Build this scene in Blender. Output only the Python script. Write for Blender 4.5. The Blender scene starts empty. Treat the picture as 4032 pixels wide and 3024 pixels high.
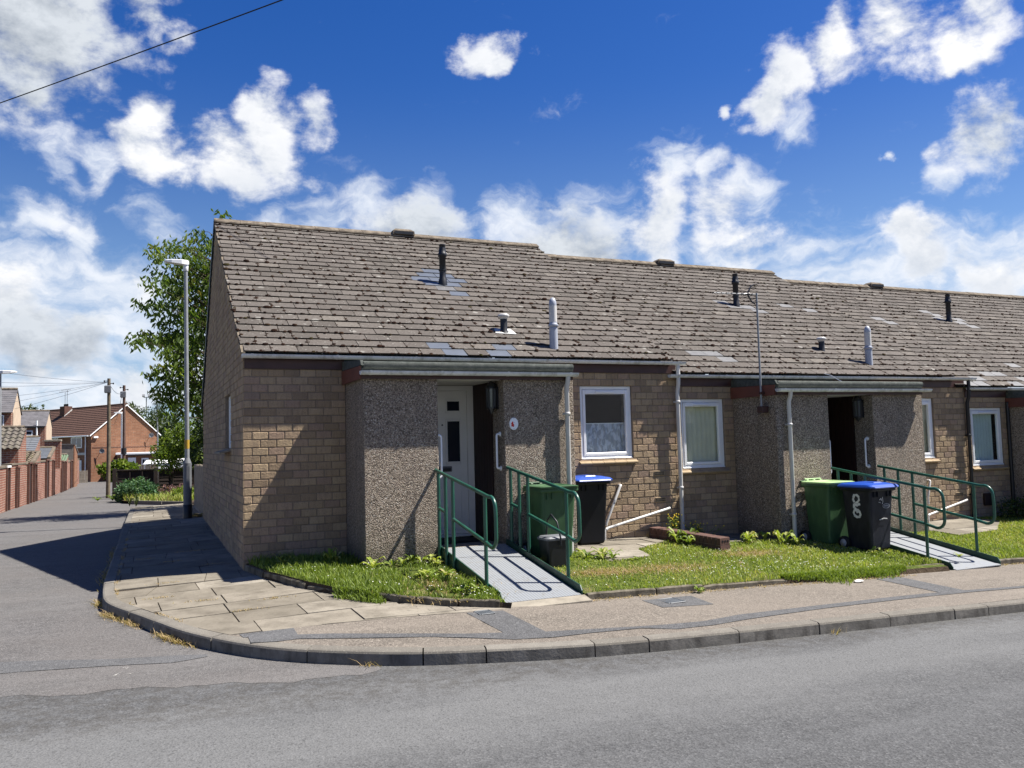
import bpy, math, random
import numpy as np
from mathutils import Vector, Matrix

S = bpy.context.scene
COL = S.collection
rng = random.Random(11)
R_ = math.radians
ORG = {}


# ------------------------------------------------------------------ helpers
def tag(o, label=None, cat=None, group=None, kind=None):
    if label: o['label'] = label
    if cat: o['category'] = cat
    if group: o['group'] = group
    if kind: o['kind'] = kind
    return o


def thing(name, loc, label, cat, group=None):
    o = bpy.data.objects.new(name, None)
    o.empty_display_size = .2
    COL.objects.link(o)
    o.location = loc
    ORG[o.name] = Vector(loc)
    return tag(o, label, cat, group)


def copy_thing(src, loc, rz, label, group=None):
    r = src.copy(); COL.objects.link(r)
    r.location = loc; r.rotation_euler = (0, 0, rz)
    r['label'] = label
    if group: r['group'] = group
    for ch in list(src.children):
        c = ch.copy(); COL.objects.link(c); c.parent = r
        for g in list(ch.children):
            d = g.copy(); COL.objects.link(d); d.parent = c
    return r


def V(*a): return Vector(a)


class MB:
    """collects faces, builds ONE mesh object"""
    def __init__(s):
        s.v = []; s.f = []; s.t = []; s.m = []; s.s = []

    def add(s, vs, fs, tone=.5, mi=0, smooth=False):
        b = len(s.v)
        s.v.extend([tuple(p) for p in vs])
        for f in fs:
            s.f.append([i + b for i in f]); s.t.append(tone); s.m.append(mi); s.s.append(smooth)

    def box(s, a, b, tone=.5, mi=0):
        x0, y0, z0 = a; x1, y1, z1 = b
        s.add([(x0, y0, z0), (x1, y0, z0), (x1, y1, z0), (x0, y1, z0), (x0, y0, z1), (x1, y0, z1), (x1, y1, z1), (x0, y1, z1)],
              [(3, 2, 1, 0), (4, 5, 6, 7), (0, 1, 5, 4), (1, 2, 6, 5), (2, 3, 7, 6), (3, 0, 4, 7)], tone, mi)

    def bbox(s, a, b, r=.01, tone=.5, mi=0):
        """box with chamfered edges"""
        x0, y0, z0 = [min(p, q) for p, q in zip(a, b)]; x1, y1, z1 = [max(p, q) for p, q in zip(a, b)]
        r = min(r, (x1 - x0) * .4, (y1 - y0) * .4, (z1 - z0) * .4)
        secs = []
        for z, i in ((z0, r), (z0 + r, 0), (z1 - r, 0), (z1, r)):
            X0, X1, Y0, Y1 = x0 + i, x1 - i, y0 + i, y1 - i
            c = r * .7
            secs.append([(X0 + c, Y0, z), (X1 - c, Y0, z), (X1, Y0 + c, z), (X1, Y1 - c, z), (X1 - c, Y1, z), (X0 + c, Y1, z), (X0, Y1 - c, z), (X0, Y0 + c, z)])
        s.loft(secs, tone, mi)

    def loft(s, secs, tone=.5, mi=0, smooth=False, caps=True):
        n = len(secs[0]); vs = [p for q in secs for p in q]; fs = []
        for k in range(len(secs) - 1):
            for i in range(n):
                j = (i + 1) % n
                fs.append((k * n + i, k * n + j, (k + 1) * n + j, (k + 1) * n + i))
        s.add(vs, fs, tone, mi, smooth)
        if caps:
            s.add(secs[0], [tuple(range(n - 1, -1, -1))], tone, mi)
            s.add(secs[-1], [tuple(range(n))], tone, mi)

    def tube(s, path, r, n=10, tone=.5, mi=0, caps=True, smooth=True):
        P = [Vector(p) for p in path]
        rs = r if isinstance(r, (list, tuple)) else [r] * len(P)
        secs = []; nrm = None
        for i, p in enumerate(P):
            if i == 0: d = P[1] - P[0]
            elif i == len(P) - 1: d = P[-1] - P[-2]
            else: d = (P[i] - P[i - 1]).normalized() + (P[i + 1] - P[i]).normalized()
            d.normalize()
            if nrm is None:
                u = V(0, 0, 1) if abs(d.z) < .9 else V(1, 0, 0)
                nrm = d.cross(u).normalized()
            nrm = (nrm - d * nrm.dot(d)).normalized()
            b = d.cross(nrm)
            secs.append([p + (nrm * math.cos(2 * math.pi * k / n) + b * math.sin(2 * math.pi * k / n)) * rs[i] for k in range(n)])
        s.loft(secs, tone, mi, smooth, caps)

    def lathe(s, c, prof, n=16, tone=.5, mi=0, smooth=True, axis='z'):
        secs = []
        for r, z in prof:
            q = []
            for k in range(n):
                a = 2 * math.pi * k / n
                if axis == 'z': q.append((c[0] + r * math.cos(a), c[1] + r * math.sin(a), c[2] + z))
                elif axis == 'x': q.append((c[0] + z, c[1] + r * math.cos(a), c[2] + r * math.sin(a)))
                else: q.append((c[0] + r * math.sin(a), c[1] + z, c[2] + r * math.cos(a)))
            secs.append(q)
        s.loft(secs, tone, mi, smooth)

    def prism(s, poly, d, tone=.5, mi=0):
        """extrude a 3D polygon by vector d"""
        n = len(poly); A = [Vector(p) for p in poly]; B = [p + Vector(d) for p in A]
        s.add(A + B, [tuple(range(n - 1, -1, -1)), tuple(range(n, 2 * n))] + [(i, (i + 1) % n, (i + 1) % n + n, i + n) for i in range(n)], tone, mi)

    def build(s, name, mats, parent=None, label=None, kind=None, origin=None):
        me = bpy.data.meshes.new(name)
        o = Vector((0, 0, 0))
        if parent is not None: o = ORG[parent.name]
        elif origin is not None: o = Vector(origin)
        vs = [(x - o.x, y - o.y, z - o.z) for x, y, z in s.v]
        me.from_pydata(vs, [], s.f)
        if not isinstance(mats, (list, tuple)): mats = [mats]
        for m in mats: me.materials.append(m)
        nf = len(me.polygons)
        me.polygons.foreach_set('material_index', s.m[:nf]); me.polygons.foreach_set('use_smooth', s.s[:nf])
        at = me.attributes.new('tone', 'FLOAT', 'FACE'); at.data.foreach_set('value', s.t[:nf])
        me.update()
        ob = bpy.data.objects.new(name, me)
        COL.objects.link(ob)
        if parent is not None:
            ob.parent = parent; ORG[ob.name] = o
        else:
            ob.location = o; ORG[ob.name] = o
        if label: ob['label'] = label
        if kind: ob['kind'] = kind
        return ob


def np_mesh(name, verts, faces, tones, mat, parent=None, smooth=False, nper=3):
    """fast mesh of equal-size polygons from arrays"""
    o = ORG[parent.name] if parent is not None else Vector((0, 0, 0))
    verts = np.asarray(verts, np.float32) - np.array(o[:], np.float32)
    me = bpy.data.meshes.new(name)
    me.vertices.add(len(verts)); me.vertices.foreach_set('co', verts.ravel())
    faces = np.asarray(faces, np.int32); nf = len(faces); k = faces.shape[1]
    me.loops.add(nf * k); me.loops.foreach_set('vertex_index', faces.ravel())
    me.polygons.add(nf)
    me.polygons.foreach_set('loop_start', np.arange(0, nf * k, k, dtype=np.int32))
    me.polygons.foreach_set('loop_total', np.full(nf, k, np.int32))
    me.polygons.foreach_set('use_smooth', np.full(nf, smooth, bool))
    me.materials.append(mat)
    at = me.attributes.new('tone', 'FLOAT', 'FACE'); at.data.foreach_set('value', np.asarray(tones, np.float32))
    me.update(calc_edges=True)
    ob = bpy.data.objects.new(name, me); COL.objects.link(ob)
    if parent is not None: ob.parent = parent
    ORG[ob.name] = o
    return ob


def arc(c, r, a0, a1, n, plane='yz', x=0):
    out = []
    for i in range(n + 1):
        a = R_(a0 + (a1 - a0) * i / n)
        out.append((c[0] + r * math.cos(a), c[1] + r * math.sin(a)))
    return out


def sstep(t):
    t = max(0., min(1., t)); return t * t * (3 - 2 * t)


# ------------------------------------------------------------------ materials
class NT:
    def __init__(s, name):
        s.mat = bpy.data.materials.new(name); s.mat.use_nodes = True
        s.nt = s.mat.node_tree; s.nt.nodes.clear()

    def n(s, typ, ins=None, **at):
        nd = s.nt.nodes.new('ShaderNode' + typ)
        for k, v in at.items(): setattr(nd, k, v)
        for k, v in (ins or {}).items():
            sk = nd.inputs[k]
            if isinstance(v, bpy.types.NodeSocket): s.nt.links.new(v, sk)
            elif isinstance(v, bpy.types.Node): s.nt.links.new(v.outputs[0], sk)
            else: sk.default_value = v
        return nd

    def coord(s, scale=(1, 1, 1), rot=(0, 0, 0), kind='Object'):
        tc = s.n('TexCoord')
        return s.n('Mapping', {'Vector': tc.outputs[kind], 'Scale': scale, 'Rotation': rot}).outputs[0]

    def noise(s, vec, scale, detail=4, rough=.55, dist=0):
        return s.n('TexNoise', {'Vector': vec, 'Scale': scale, 'Detail': detail, 'Roughness': rough, 'Distortion': dist}).outputs['Fac']

    def vor(s, vec, scale, out='Distance', feature='F1', rnd=1):
        return s.n('TexVoronoi', {'Vector': vec, 'Scale': scale, 'Randomness': rnd}, feature=feature).outputs[out]

    def ramp(s, fac, stops, interp='LINEAR'):
        nd = s.n('ValToRGB', {'Fac': fac}); cr = nd.color_ramp; cr.interpolation = interp
        while len(cr.elements) > 1: cr.elements.remove(cr.elements[-1])
        for i, (p, c) in enumerate(stops):
            e = cr.elements[0] if i == 0 else cr.elements.new(p)
            e.position = p; e.color = (*c, 1) if len(c) == 3 else c
        return nd.outputs[0]

    def mix(s, fac, a, b, blend='MIX'):
        nd = s.n('Mix', data_type='RGBA', blend_type=blend)
        for i, v in ((0, fac), (6, a), (7, b)):
            if isinstance(v, bpy.types.NodeSocket): s.nt.links.new(v, nd.inputs[i])
            elif i == 0: nd.inputs[i].default_value = v
            else: nd.inputs[i].default_value = (*v, 1)
        return nd.outputs[2]

    def math(s, op, a, b=0., c=None, clamp=False):
        ins = {0: a, 1: b}
        if c is not None: ins[2] = c
        return s.n('Math', ins, operation=op, use_clamp=clamp).outputs[0]

    def mr(s, v, a, b, c=0., d=1.):
        return s.n('MapRange', {'Value': v, 'From Min': a, 'From Max': b, 'To Min': c, 'To Max': d}).outputs[0]

    def tone(s):
        return s.n('Attribute', attribute_name='tone').outputs['Fac']

    def bump(s, h, strength=.3, dist=.01, nrm=None):
        ins = {'Height': h, 'Strength': strength, 'Distance': dist}
        if nrm is not None: ins['Normal'] = nrm
        return s.n('Bump', ins).outputs[0]

    def bsdf(s, col, rough=.8, nrm=None, spec=.3, metal=0., **kw):
        ins = {'Base Color': col if isinstance(col, bpy.types.NodeSocket) else (*col, 1), 'Roughness': rough, 'Metallic': metal, 'Specular IOR Level': spec}
        if nrm is not None: ins['Normal'] = nrm
        ins.update(kw)
        return s.n('BsdfPrincipled', ins)

    def out(s, sh):
        s.n('OutputMaterial', {'Surface': sh.outputs[0]}); return s.mat


def simple(name, col, rough=.5, spec=.4, var=.12, scale=6, bump=.0, bscale=60, metal=0., dirt=None):
    t = NT(name); c = t.coord()
    f = t.noise(c, scale, 5)
    a = tuple(x * (1 - var) for x in col); b = tuple(min(1, x * (1 + var)) for x in col)
    k = t.ramp(f, [(.3, a), (.7, b)])
    if dirt:
        f2 = t.noise(t.coord((1, 1, .35)), 9, 6, .65)
        k = t.mix(t.mr(f2, .48, .72), k, dirt)
    nr = t.bump(t.noise(c, bscale, 3), bump, .004) if bump else None
    return t.out(t.bsdf(k, rough, nr, spec, metal))


M = {}


def mats():
    # ---- buff metric brick: tone picks the brick, noise the face
    t = NT('buff_brick'); c = t.coord()
    k = t.ramp(t.tone(), [(0, (.245, .178, .115)), (.3, (.33, .242, .152)), (.6, (.405, .303, .188)), (.85, (.355, .248, .172)), (1, (.275, .2, .145))])
    st = t.noise(t.coord((14, 14, 3)), 1.6, 5, .7)
    k = t.mix(t.mr(st, .45, .75), k, t.mix(.45, k, (.13, .095, .08)))
    big = t.noise(c, 1.1, 3)
    k = t.mix(t.mr(big, .45, .7, 0, .3), k, (.2, .15, .12))
    sp = t.noise(c, 90, 2)
    k = t.mix(t.mr(sp, .55, .75, 0, .5), k, (.1, .08, .06))
    h = t.noise(c, 38, 6, .7)
    M['brick'] = t.out(t.bsdf(k, .92, t.bump(h, 1., .009), .15))
    t = NT('brick_mortar'); c = t.coord()
    k = t.ramp(t.noise(c, 30, 4), [(.3, (.17, .135, .1)), (.7, (.25, .2, .15))])
    M['mortar'] = t.out(t.bsdf(k, .95, t.bump(t.noise(c, 120, 3), .5, .004), .1))
    # ---- red brick used for far walls
    def redbrick(nm, base, alt, mort, sc=1.0, L=.23, H=.078):
        t = NT(nm)
        g = t.n('NewGeometry')
        sx = t.n('SeparateXYZ', {0: t.n('TexCoord').outputs['Object']})
        nx = t.n('SeparateXYZ', {0: g.outputs['Normal']})
        ax = t.math('ABSOLUTE', nx.outputs[0])
        u = t.n('Mix', {0: t.math('GREATER_THAN', ax, .7), 2: sx.outputs[0], 3: sx.outputs[1]}, data_type='FLOAT').outputs[0]
        cv = t.n('CombineXYZ', {0: u, 1: sx.outputs[2], 2: 0.})
        b = t.n('TexBrick', {'Vector': cv, 'Color1': (*base, 1), 'Color2': (*alt, 1), 'Mortar': (*mort, 1), 'Scale': 1., 'Mortar Size': .011, 'Brick Width': L, 'Row Height': H, 'Bias': -.1})
        c = t.coord()
        k = t.mix(t.mr(t.noise(c, 2.2, 5, .6), .42, .7, 0, .55), b.outputs[0], tuple(x * .55 for x in base))
        k = t.mix(t.mr(t.noise(c, 5, 6, .7), .6, .75, 0, .5), k, tuple(min(1, x * 1.3 + .05) for x in mort))
        M[nm] = t.out(t.bsdf(k, .92, t.bump(b.outputs[1], -.5, .008), .15))
    redbrick('red_brick', (.23, .085, .055), (.15, .055, .04), (.3, .245, .2))
    redbrick('orange_brick', (.23, .108, .062), (.17, .077, .046), (.2, .145, .105), L=.34, H=.13)
    redbrick('dark_brick', (.13, .06, .045), (.1, .045, .035), (.12, .09, .075))
    # ---- pebbledash
    t = NT('pebbledash'); c = t.coord()
    w = t.n('TexVoronoi', {'Vector': c, 'Scale': 78., 'Randomness': 1.})
    sc = t.n('SeparateColor', {0: w.outputs['Color']})
    k = t.ramp(sc.outputs[0], [(0, (.15, .118, .09)), (.25, (.315, .258, .202)), (.45, (.43, .35, .272)), (.62, (.52, .435, .34)), (.8, (.345, .27, .218)), (.93, (.63, .57, .49)), (1, (.7, .66, .6))], 'CONSTANT')
    k = t.mix(t.mr(w.outputs['Distance'], .35, .6, 0, .45), k, (.12, .1, .08))
    k = t.mix(t.mr(t.noise(t.coord((1, 1, .25)), 2.4, 5, .6), .42, .72, 0, .3), k, (.24, .2, .17))
    stn = t.noise(t.coord((2.2, 2.2, .22)), 2.0, 6, .65)
    k = t.mix(t.mr(stn, .5, .72, 0, .4), k, (.15, .13, .105))
    szp = t.n('SeparateXYZ', {0: c}).outputs[2]
    foot = t.math('MULTIPLY', t.mr(t.math('ADD', szp, t.math('MULTIPLY', t.noise(c, 5, 5, .7), .35)), .36, .56, 1, 0), .55)
    k = t.mix(foot, k, (.085, .08, .058))
    loss = t.mr(t.noise(c, 12, 4, .6), .66, .7)
    k = t.mix(t.math('MULTIPLY', loss, .7), k, (.17, .155, .135))
    h = t.math('SUBTRACT', 1., w.outputs['Distance'])
    h = t.math('ADD', h, t.math('MULTIPLY', sc.outputs[1], .7))
    M['pebble'] = t.out(t.bsdf(k, .9, t.bump(h, 1., .016), .2))
    # ---- roof tile with lichen
    t = NT('concrete_tile'); c = t.coord()
    k = t.ramp(t.tone(), [(0, (.067, .059, .051)), (.35, (.093, .082, .072)), (.7, (.11, .097, .085)), (.9, (.082, .071, .062)), (1, (.137, .122, .105))])
    k = t.mix(t.mr(t.noise(c, 1.3, 4), .4, .7, 0, .4), k, (.108, .094, .087))
    k = t.mix(t.mr(t.noise(c, 26, 6, .7), .48, .72, 0, .8), k, (.05, .042, .036))
    k = t.mix(t.mr(t.noise(c, 60, 3, .6), .58, .7, 0, .6), k, (.165, .155, .138))
    vv = t.n('TexVoronoi', {'Vector': t.n('VectorMath', {0: c, 1: t.n('VectorMath', {0: t.n('TexNoise', {'Vector': c, 'Scale': 22.}).outputs['Color'], 1: (.03, .03, .03)}, operation='MULTIPLY').outputs[0]}, operation='ADD').outputs[0], 'Scale': 6.5})
    cs = t.n('SeparateColor', {0: vv.outputs['Color']})
    th = t.mr(cs.outputs[0], .55, 1., 0., .33)
    lich = t.math('MULTIPLY', t.math('LESS_THAN', vv.outputs['Distance'], th), t.mr(cs.outputs[1], .2, .8, .1, .6))
    k = t.mix(lich, k, (.27, .26, .235))
    v2 = t.n('TexVoronoi', {'Vector': c, 'Scale': 31.}); c2 = t.n('SeparateColor', {0: v2.outputs['Color']})
    l2 = t.math('MULTIPLY', t.math('LESS_THAN', v2.outputs['Distance'], t.mr(c2.outputs[0], .75, 1., 0., .42)), .5)
    k = t.mix(l2, k, (.25, .24, .215))
    M['tile'] = t.out(t.bsdf(k, .93, t.bump(t.noise(c, 70, 5, .7), .5, .004), .15))
    M['tile_edge'] = simple('tile_butt_dark', (.03, .023, .019), 1., .05, .4, 20)  # near-black brown for the butts and side edges of the tiles
    M['slate'] = simple('new_slate', (.085, .097, .118), .42, .5, .12, 5)
    M['slate_grey'] = simple('weathered_slate', (.105, .104, .106), .6, .3, .2, 12)
    M['ridge'] = simple('ridge_concrete', (.15, .125, .095), .95, .1, .4, 9, .6, 50, dirt=(.075, .06, .05))
    # ---- moss
    t = NT('roof_moss'); c = t.coord()
    k = t.ramp(t.tone(), [(0, (.014, .008, .006)), (.5, (.026, .014, .01)), (.9, (.038, .022, .014)), (1, (.036, .034, .012))])
    M['moss'] = t.out(t.bsdf(k, 1., t.bump(t.noise(c, 160, 3), 1, .01), .05))
    M['upvc'] = simple('white_upvc', (.78, .79, .8), .28, .5, .03)
    M['door'] = simple('white_door', (.7, .69, .66), .35, .5, .03)
    M['pvc'] = simple('white_plastic_pipe', (.52, .51, .49), .35, .45, .05, 3, dirt=(.42, .4, .37))
    M['gutter'] = simple('weathered_gutter', (.6, .61, .61), .38, .45, .08, 3, dirt=(.3, .3, .27))
    M['pipegrey'] = simple('grey_vent_plastic', (.33, .35, .4), .4, .4, .1, 4)
    M['maroon'] = simple('maroon_fascia', (.05, .022, .019), .45, .4, .25, 4, .1, 40)
    M['maroon_end'] = simple('faded_red_fascia', (.13, .045, .031), .5, .4, .15, 4)
    M['darkfascia'] = simple('dark_painted_board', (.018, .03, .036), .5, .4, .3, 5)
    t = NT('felt_roofing'); c = t.coord()
    k = t.ramp(t.noise(c, 18, 6, .7), [(.3, (.04, .046, .041)), (.55, (.072, .079, .071)), (.8, (.12, .127, .114))])
    M['felt'] = t.out(t.bsdf(k, .9, t.bump(t.noise(c, 220, 2), .8, .006), .2))
    M['lead'] = simple('pale_flashing', (.46, .46, .44), .6, .4, .15, 9)
    t = NT('stained_timber'); c = t.coord((1, 14, 1.2))
    k = t.ramp(t.noise(c, 3, 5), [(.3, (.014, .008, .007)), (.7, (.035, .016, .013))])
    M['timber'] = t.out(t.bsdf(k, .6, None, .3))
    M['black'] = simple('black_plastic', (.013, .014, .017), .45, .4, .25, 8)
    M['iron'] = simple('black_iron', (.012, .013, .016), .35, .5, .2)
    M['lampglass'] = simple('lantern_glass', (.09, .1, .1), .1, .7, .05)
    M['rail'] = simple('green_rail_paint', (.013, .075, .048), .33, .5, .2, 7, dirt=(.03, .1, .07))
    M['steelgreen'] = simple('green_ramp_side', (.010, .046, .03), .45, .4, .3, 5, dirt=(.03, .06, .04))
    t = NT('ribbed_aluminium'); c = t.coord()
    sx = t.n('SeparateXYZ', {0: t.n('TexCoord').outputs['Object']})
    wv = t.math('SINE', t.math('MULTIPLY', sx.outputs[0], 2 * math.pi / .034))
    k = t.mix(t.mr(wv, -.6, .6), (.2, .212, .225), (.265, .28, .295))
    k = t.mix(t.mr(t.noise(c, 4, 6, .65), .5, .75, 0, .5), k, (.27, .27, .26))
    k = t.mix(t.mr(t.noise(c, 13, 6, .7), .56, .68, 0, .55), k, (.14, .125, .1))
    M['deck'] = t.out(t.bsdf(k, .5, t.bump(wv, .25, .003), .5, .25))
    # ---- ground surfaces
    def asphalt(nm, lo, mid, hi, streak, sc=1., warm=None, band=False):
        t = NT(nm); c = t.coord()
        v = t.n('TexVoronoi', {'Vector': c, 'Scale': 105. * sc}); cs = t.n('SeparateColor', {0: v.outputs['Color']})
        k = t.ramp(cs.outputs[0], [(0, lo), (.45, mid), (.8, mid), (1, hi)])
        n1 = t.noise(t.coord((.5, 1.6, 1), (0, 0, .12)), .55, 6, .62, .4)
        k = t.mix(t.mr(n1, .4, .66, 0, .95), k, t.mix(.65, k, streak))
        n2 = t.noise(c, 9, 8, .75)
        k = t.mix(t.mr(n2, .44, .64, 0, .6), k, tuple(x * .62 for x in mid))
        n3 = t.noise(t.coord((.35, 2.4, 1), (0, 0, -.06)), .8, 5, .6)
        k = t.mix(t.mr(n3, .52, .74, 0, .6), k, tuple(x * 1.45 for x in mid))
        if warm: k = t.mix(t.mr(t.noise(c, .8, 4), .4, .65, 0, .6), k, warm)
        if band:   # dusty, paler strip beside the kerb, tyre-darkened lane beyond, tar-filled cracks and oil spots
            sy = t.n('SeparateXYZ', {0: c}).outputs[1]
            yy = t.math('ADD', sy, t.math('MULTIPLY', t.math('SUBTRACT', t.noise(t.coord((.25, .8, 1)), 1.1, 6, .62), .5), 2.6))
            bd = t.math('MULTIPLY', t.mr(yy, -6.6, -5.7), t.mr(yy, -4.6, -5.3))
            k = t.mix(t.math('MULTIPLY', bd, .5, clamp=True), k, (.15, .15, .147))
            k = t.mix(t.mr(yy, -6.6, -8.6, 0, .35), k, (.066, .066, .067))
            cr = t.vor(t.n('VectorMath', {0: c, 1: t.n('VectorMath', {0: t.n('TexNoise', {'Vector': c, 'Scale': 1.5, 'Detail': 6.}).outputs['Color'], 1: (1.1, 1.1, 0)}, operation='MULTIPLY').outputs[0]}, operation='ADD').outputs[0], .38, 'Distance', 'DISTANCE_TO_EDGE')
            crk = t.math('MULTIPLY', t.mr(cr, .0, .006, 1, 0), t.mr(t.noise(c, .7, 3), .5, .58))
            k = t.mix(t.math('MULTIPLY', crk, .16), k, (.03, .03, .03))
            oil = t.mr(t.vor(c, 1.3), .05, .16, .45, 0)
            k = t.mix(t.math('MULTIPLY', oil, t.mr(t.noise(c, .9, 2), .45, .6)), k, (.04, .04, .04))
            dus = t.math('MULTIPLY', t.mr(sy, -5.25, -4.95), t.mr(t.noise(c, 9, 6, .7), .4, .65))
            k = t.mix(t.math('MULTIPLY', dus, .6), k, (.05, .045, .038))
        chip = t.noise(c, 46, 3, .6)
        k = t.mix(t.mr(chip, .56, .66, 0, .5), k, tuple(x * .42 for x in mid))
        k = t.mix(t.mr(chip, .44, .36, 0, .4), k, tuple(min(1, x * 1.7) for x in mid))
        pit = t.noise(c, 160, 2)
        k = t.mix(t.mr(pit, .62, .7, 0, .8), k, tuple(x * .45 for x in lo))
        h = t.math('ADD', v.outputs['Distance'], t.math('MULTIPLY', n2, .8))
        M[nm] = t.out(t.bsdf(k, .88, t.bump(h, .6, .006), .25))
    asphalt('asphalt', (.036, .036, .037), (.072, .073, .074), (.115, .115, .115), (.1, .1, .1), .7, band=True)
    asphalt('lane_asphalt', (.058, .056, .055), (.098, .093, .09), (.17, .162, .156), (.125, .122, .118), 1., (.105, .096, .09))
    asphalt('tarmac', (.066, .057, .048), (.142, .123, .102), (.28, .245, .205), (.185, .16, .133), .8, (.158, .135, .112))
    asphalt('tarmac_new', (.045, .045, .046), (.085, .085, .087), (.15, .15, .15), (.11, .11, .11), 1.1)
    t = NT('paving_slab'); c = t.coord()
    k = t.ramp(t.tone(), [(0, (.15, .132, .104)), (.4, (.182, .161, .128)), (.75, (.208, .184, .148)), (1, (.255, .23, .188))])
    k = t.mix(t.mr(t.noise(c, 3.5, 6, .65), .42, .68, 0, .7), k, (.09, .078, .06))
    k = t.mix(t.mr(t.noise(c, 34, 4, .7), .55, .75, 0, .65), k, (.068, .06, .047))
    k = t.mix(t.mr(t.vor(c, 90, 'Distance'), .0, .2, .25, 0), k, (.26, .235, .2))
    M['slab'] = t.out(t.bsdf(k, .92, t.bump(t.noise(c, 55, 5, .7), .6, .004), .2))
    t = NT('kerb_concrete'); c = t.coord()
    k = t.ramp(t.tone(), [(0, (.125, .115, .098)), (1, (.17, .157, .135))])
    k = t.mix(t.mr(t.noise(c, 5, 6, .7), .42, .7, 0, .7), k, (.1, .09, .078))
    k = t.mix(t.mr(t.vor(c, 55), .1, .35, .6, 0), k, (.26, .24, .2))
    M['kerb'] = t.out(t.bsdf(k, .93, t.bump(t.noise(c, 60, 5, .7), .5, .004), .2))
    M['kerbface'] = simple('kerb_face_shade_grime', (.155, .145, .127), .95, .1, .35, 6, .5, 50, dirt=(.07, .064, .056))  # upright kerb faces: grime patches, with the face's shade painted into the colour
    M['edging'] = simple('old_edging_concrete', (.13, .115, .088), .95, .1, .45, 7, .8, 40, dirt=(.055, .048, .035))
    t = NT('soil'); c = t.coord()
    k = t.ramp(t.noise(c, 16, 6, .7), [(.3, (.035, .026, .018)), (.6, (.075, .056, .038)), (.8, (.14, .11, .07))])
    M['soil'] = t.out(t.bsdf(k, 1., t.bump(t.noise(c, 40, 5), 1, .02), .05))
    t = NT('lawn_turf'); c = t.coord()
    k = t.ramp(t.noise(c, 12, 6, .7), [(.3, (.035, .055, .012)), (.5, (.075, .1, .022)), (.75, (.15, .145, .05))])
    bare = t.noise(c, 1.7, 4, .6)
    k = t.mix(t.mr(bare, .58, .7), k, (.19, .145, .085))
    M['turf'] = t.out(t.bsdf(k, 1., t.bump(t.noise(c, 60, 4), 1, .03), .05))

    def leaf(nm, stops, trans=.35, rough=.55):
        t = NT(nm)
        k = t.ramp(t.tone(), stops)
        d = t.bsdf(k, rough, None, .3)
        tr = t.n('BsdfTranslucent', {'Color': t.mix(1., k, (1.25, 1.3, .55), 'MULTIPLY')})
        M[nm] = t.out(t.n('MixShader', {0: trans, 1: d.outputs[0], 2: tr.outputs[0]}))
    leaf('grass', [(0, (.11, .165, .025)), (.4, (.215, .28, .045)), (.7, (.3, .335, .075)), (.9, (.38, .36, .12)), (1, (.48, .4, .21))])
    leaf('lush', [(0, (.075, .12, .02)), (.5, (.175, .24, .04)), (.9, (.29, .33, .075)), (1, (.4, .35, .15))])
    leaf('dry', [(0, (.28, .2, .1)), (.6, (.42, .31, .17)), (1, (.2, .18, .06))])
    leaf('cherry', [(0, (.03, .055, .01)), (.4, (.09, .145, .024)), (.8, (.16, .21, .038)), (1, (.2, .17, .045))], .5)
    leaf('bright', [(0, (.05, .085, .012)), (.5, (.10, .155, .018)), (1, (.18, .22, .03))], .4)
    leaf('dark_leaf', [(0, (.016, .032, .009)), (.5, (.032, .058, .016)), (1, (.06, .09, .025))], .3)
    leaf('olive', [(0, (.03, .045, .012)), (.5, (.055, .075, .022)), (1, (.1, .12, .04))], .3)
    leaf('fern', [(0, (.025, .07, .03)), (.6, (.06, .13, .055)), (1, (.12, .19, .08))], .3)
    leaf('purple', [(0, (.12, .05, .06)), (1, (.24, .14, .13))], .3)
    leaf('yellow', [(0, (.75, .55, .03)), (1, (.85, .7, .08))], .3)
    leaf('daisy', [(0, (.75, .75, .7)), (1, (.85, .85, .8))], .2)
    M['bark'] = simple('bark', (.075, .06, .045), .95, .1, .45, 8, 1., 30)
    M['pole'] = simple('creosoted_pole', (.135, .108, .075), .9, .15, .3, 6, .6, 40)
    M['pole_red'] = simple('reddish_pole', (.105, .065, .052), .9, .15, .3, 6, .6, 40)
    M['galv'] = simple('galvanised_steel', (.24, .25, .26), .5, .45, .15, 10, .1, 30, .2)
    M['lampgrey'] = simple('grey_lamp_paint', (.12, .125, .135), .5, .4, .15, 6)
    M['lamphead'] = simple('white_lamp_head', (.72, .72, .72), .35, .4, .05)
    M['yellow_band'] = simple('yellow_sticker', (.4, .25, .03), .5, .4, .1)
    M['fence_pale'] = simple('pale_fence_boards', (.28, .24, .19), .9, .15, .3, 7, .4, 30)
    M['fence_dark'] = simple('dark_fence_panels', (.028, .02, .017), .8, .25, .35, 6, .4, 30)
    M['greywood'] = simple('grey_weathered_wood', (.14, .13, .115), .9, .1, .2)
    M['bin_green'] = simple('green_bin_plastic', (.036, .084, .037), .48, .35, .14, 4, .15, 120, dirt=(.055, .12, .05))
    M['bin_lid_green'] = simple('pale_green_lid', (.3, .43, .2), .45, .4, .1, 4)
    M['bin_black'] = simple('black_bin_plastic', (.006, .0065, .009), .5, .25, .25, 3, .15, 120)
    M['bin_blue'] = simple('blue_bin_lid', (.013, .06, .33), .35, .5, .1, 4)
    M['rubber'] = simple('tyre_rubber', (.012, .012, .012), .7, .3, .1)
    M['wheelhub'] = simple('grey_hub', (.3, .3, .3), .5, .4, .1)
    M['whitepaint'] = simple('white_brush_paint', (.6, .6, .57), .6, .3, .25, 40)
    t = NT('chalky_paint'); c = t.coord()
    a = t.mr(t.noise(c, 38, 5, .7), .5, .66)
    M['chalk'] = t.out(t.n('MixShader', {0: a, 1: t.n('BsdfTransparent').outputs[0], 2: t.bsdf((.4, .39, .36), .9, None, .1).outputs[0]}))
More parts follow.
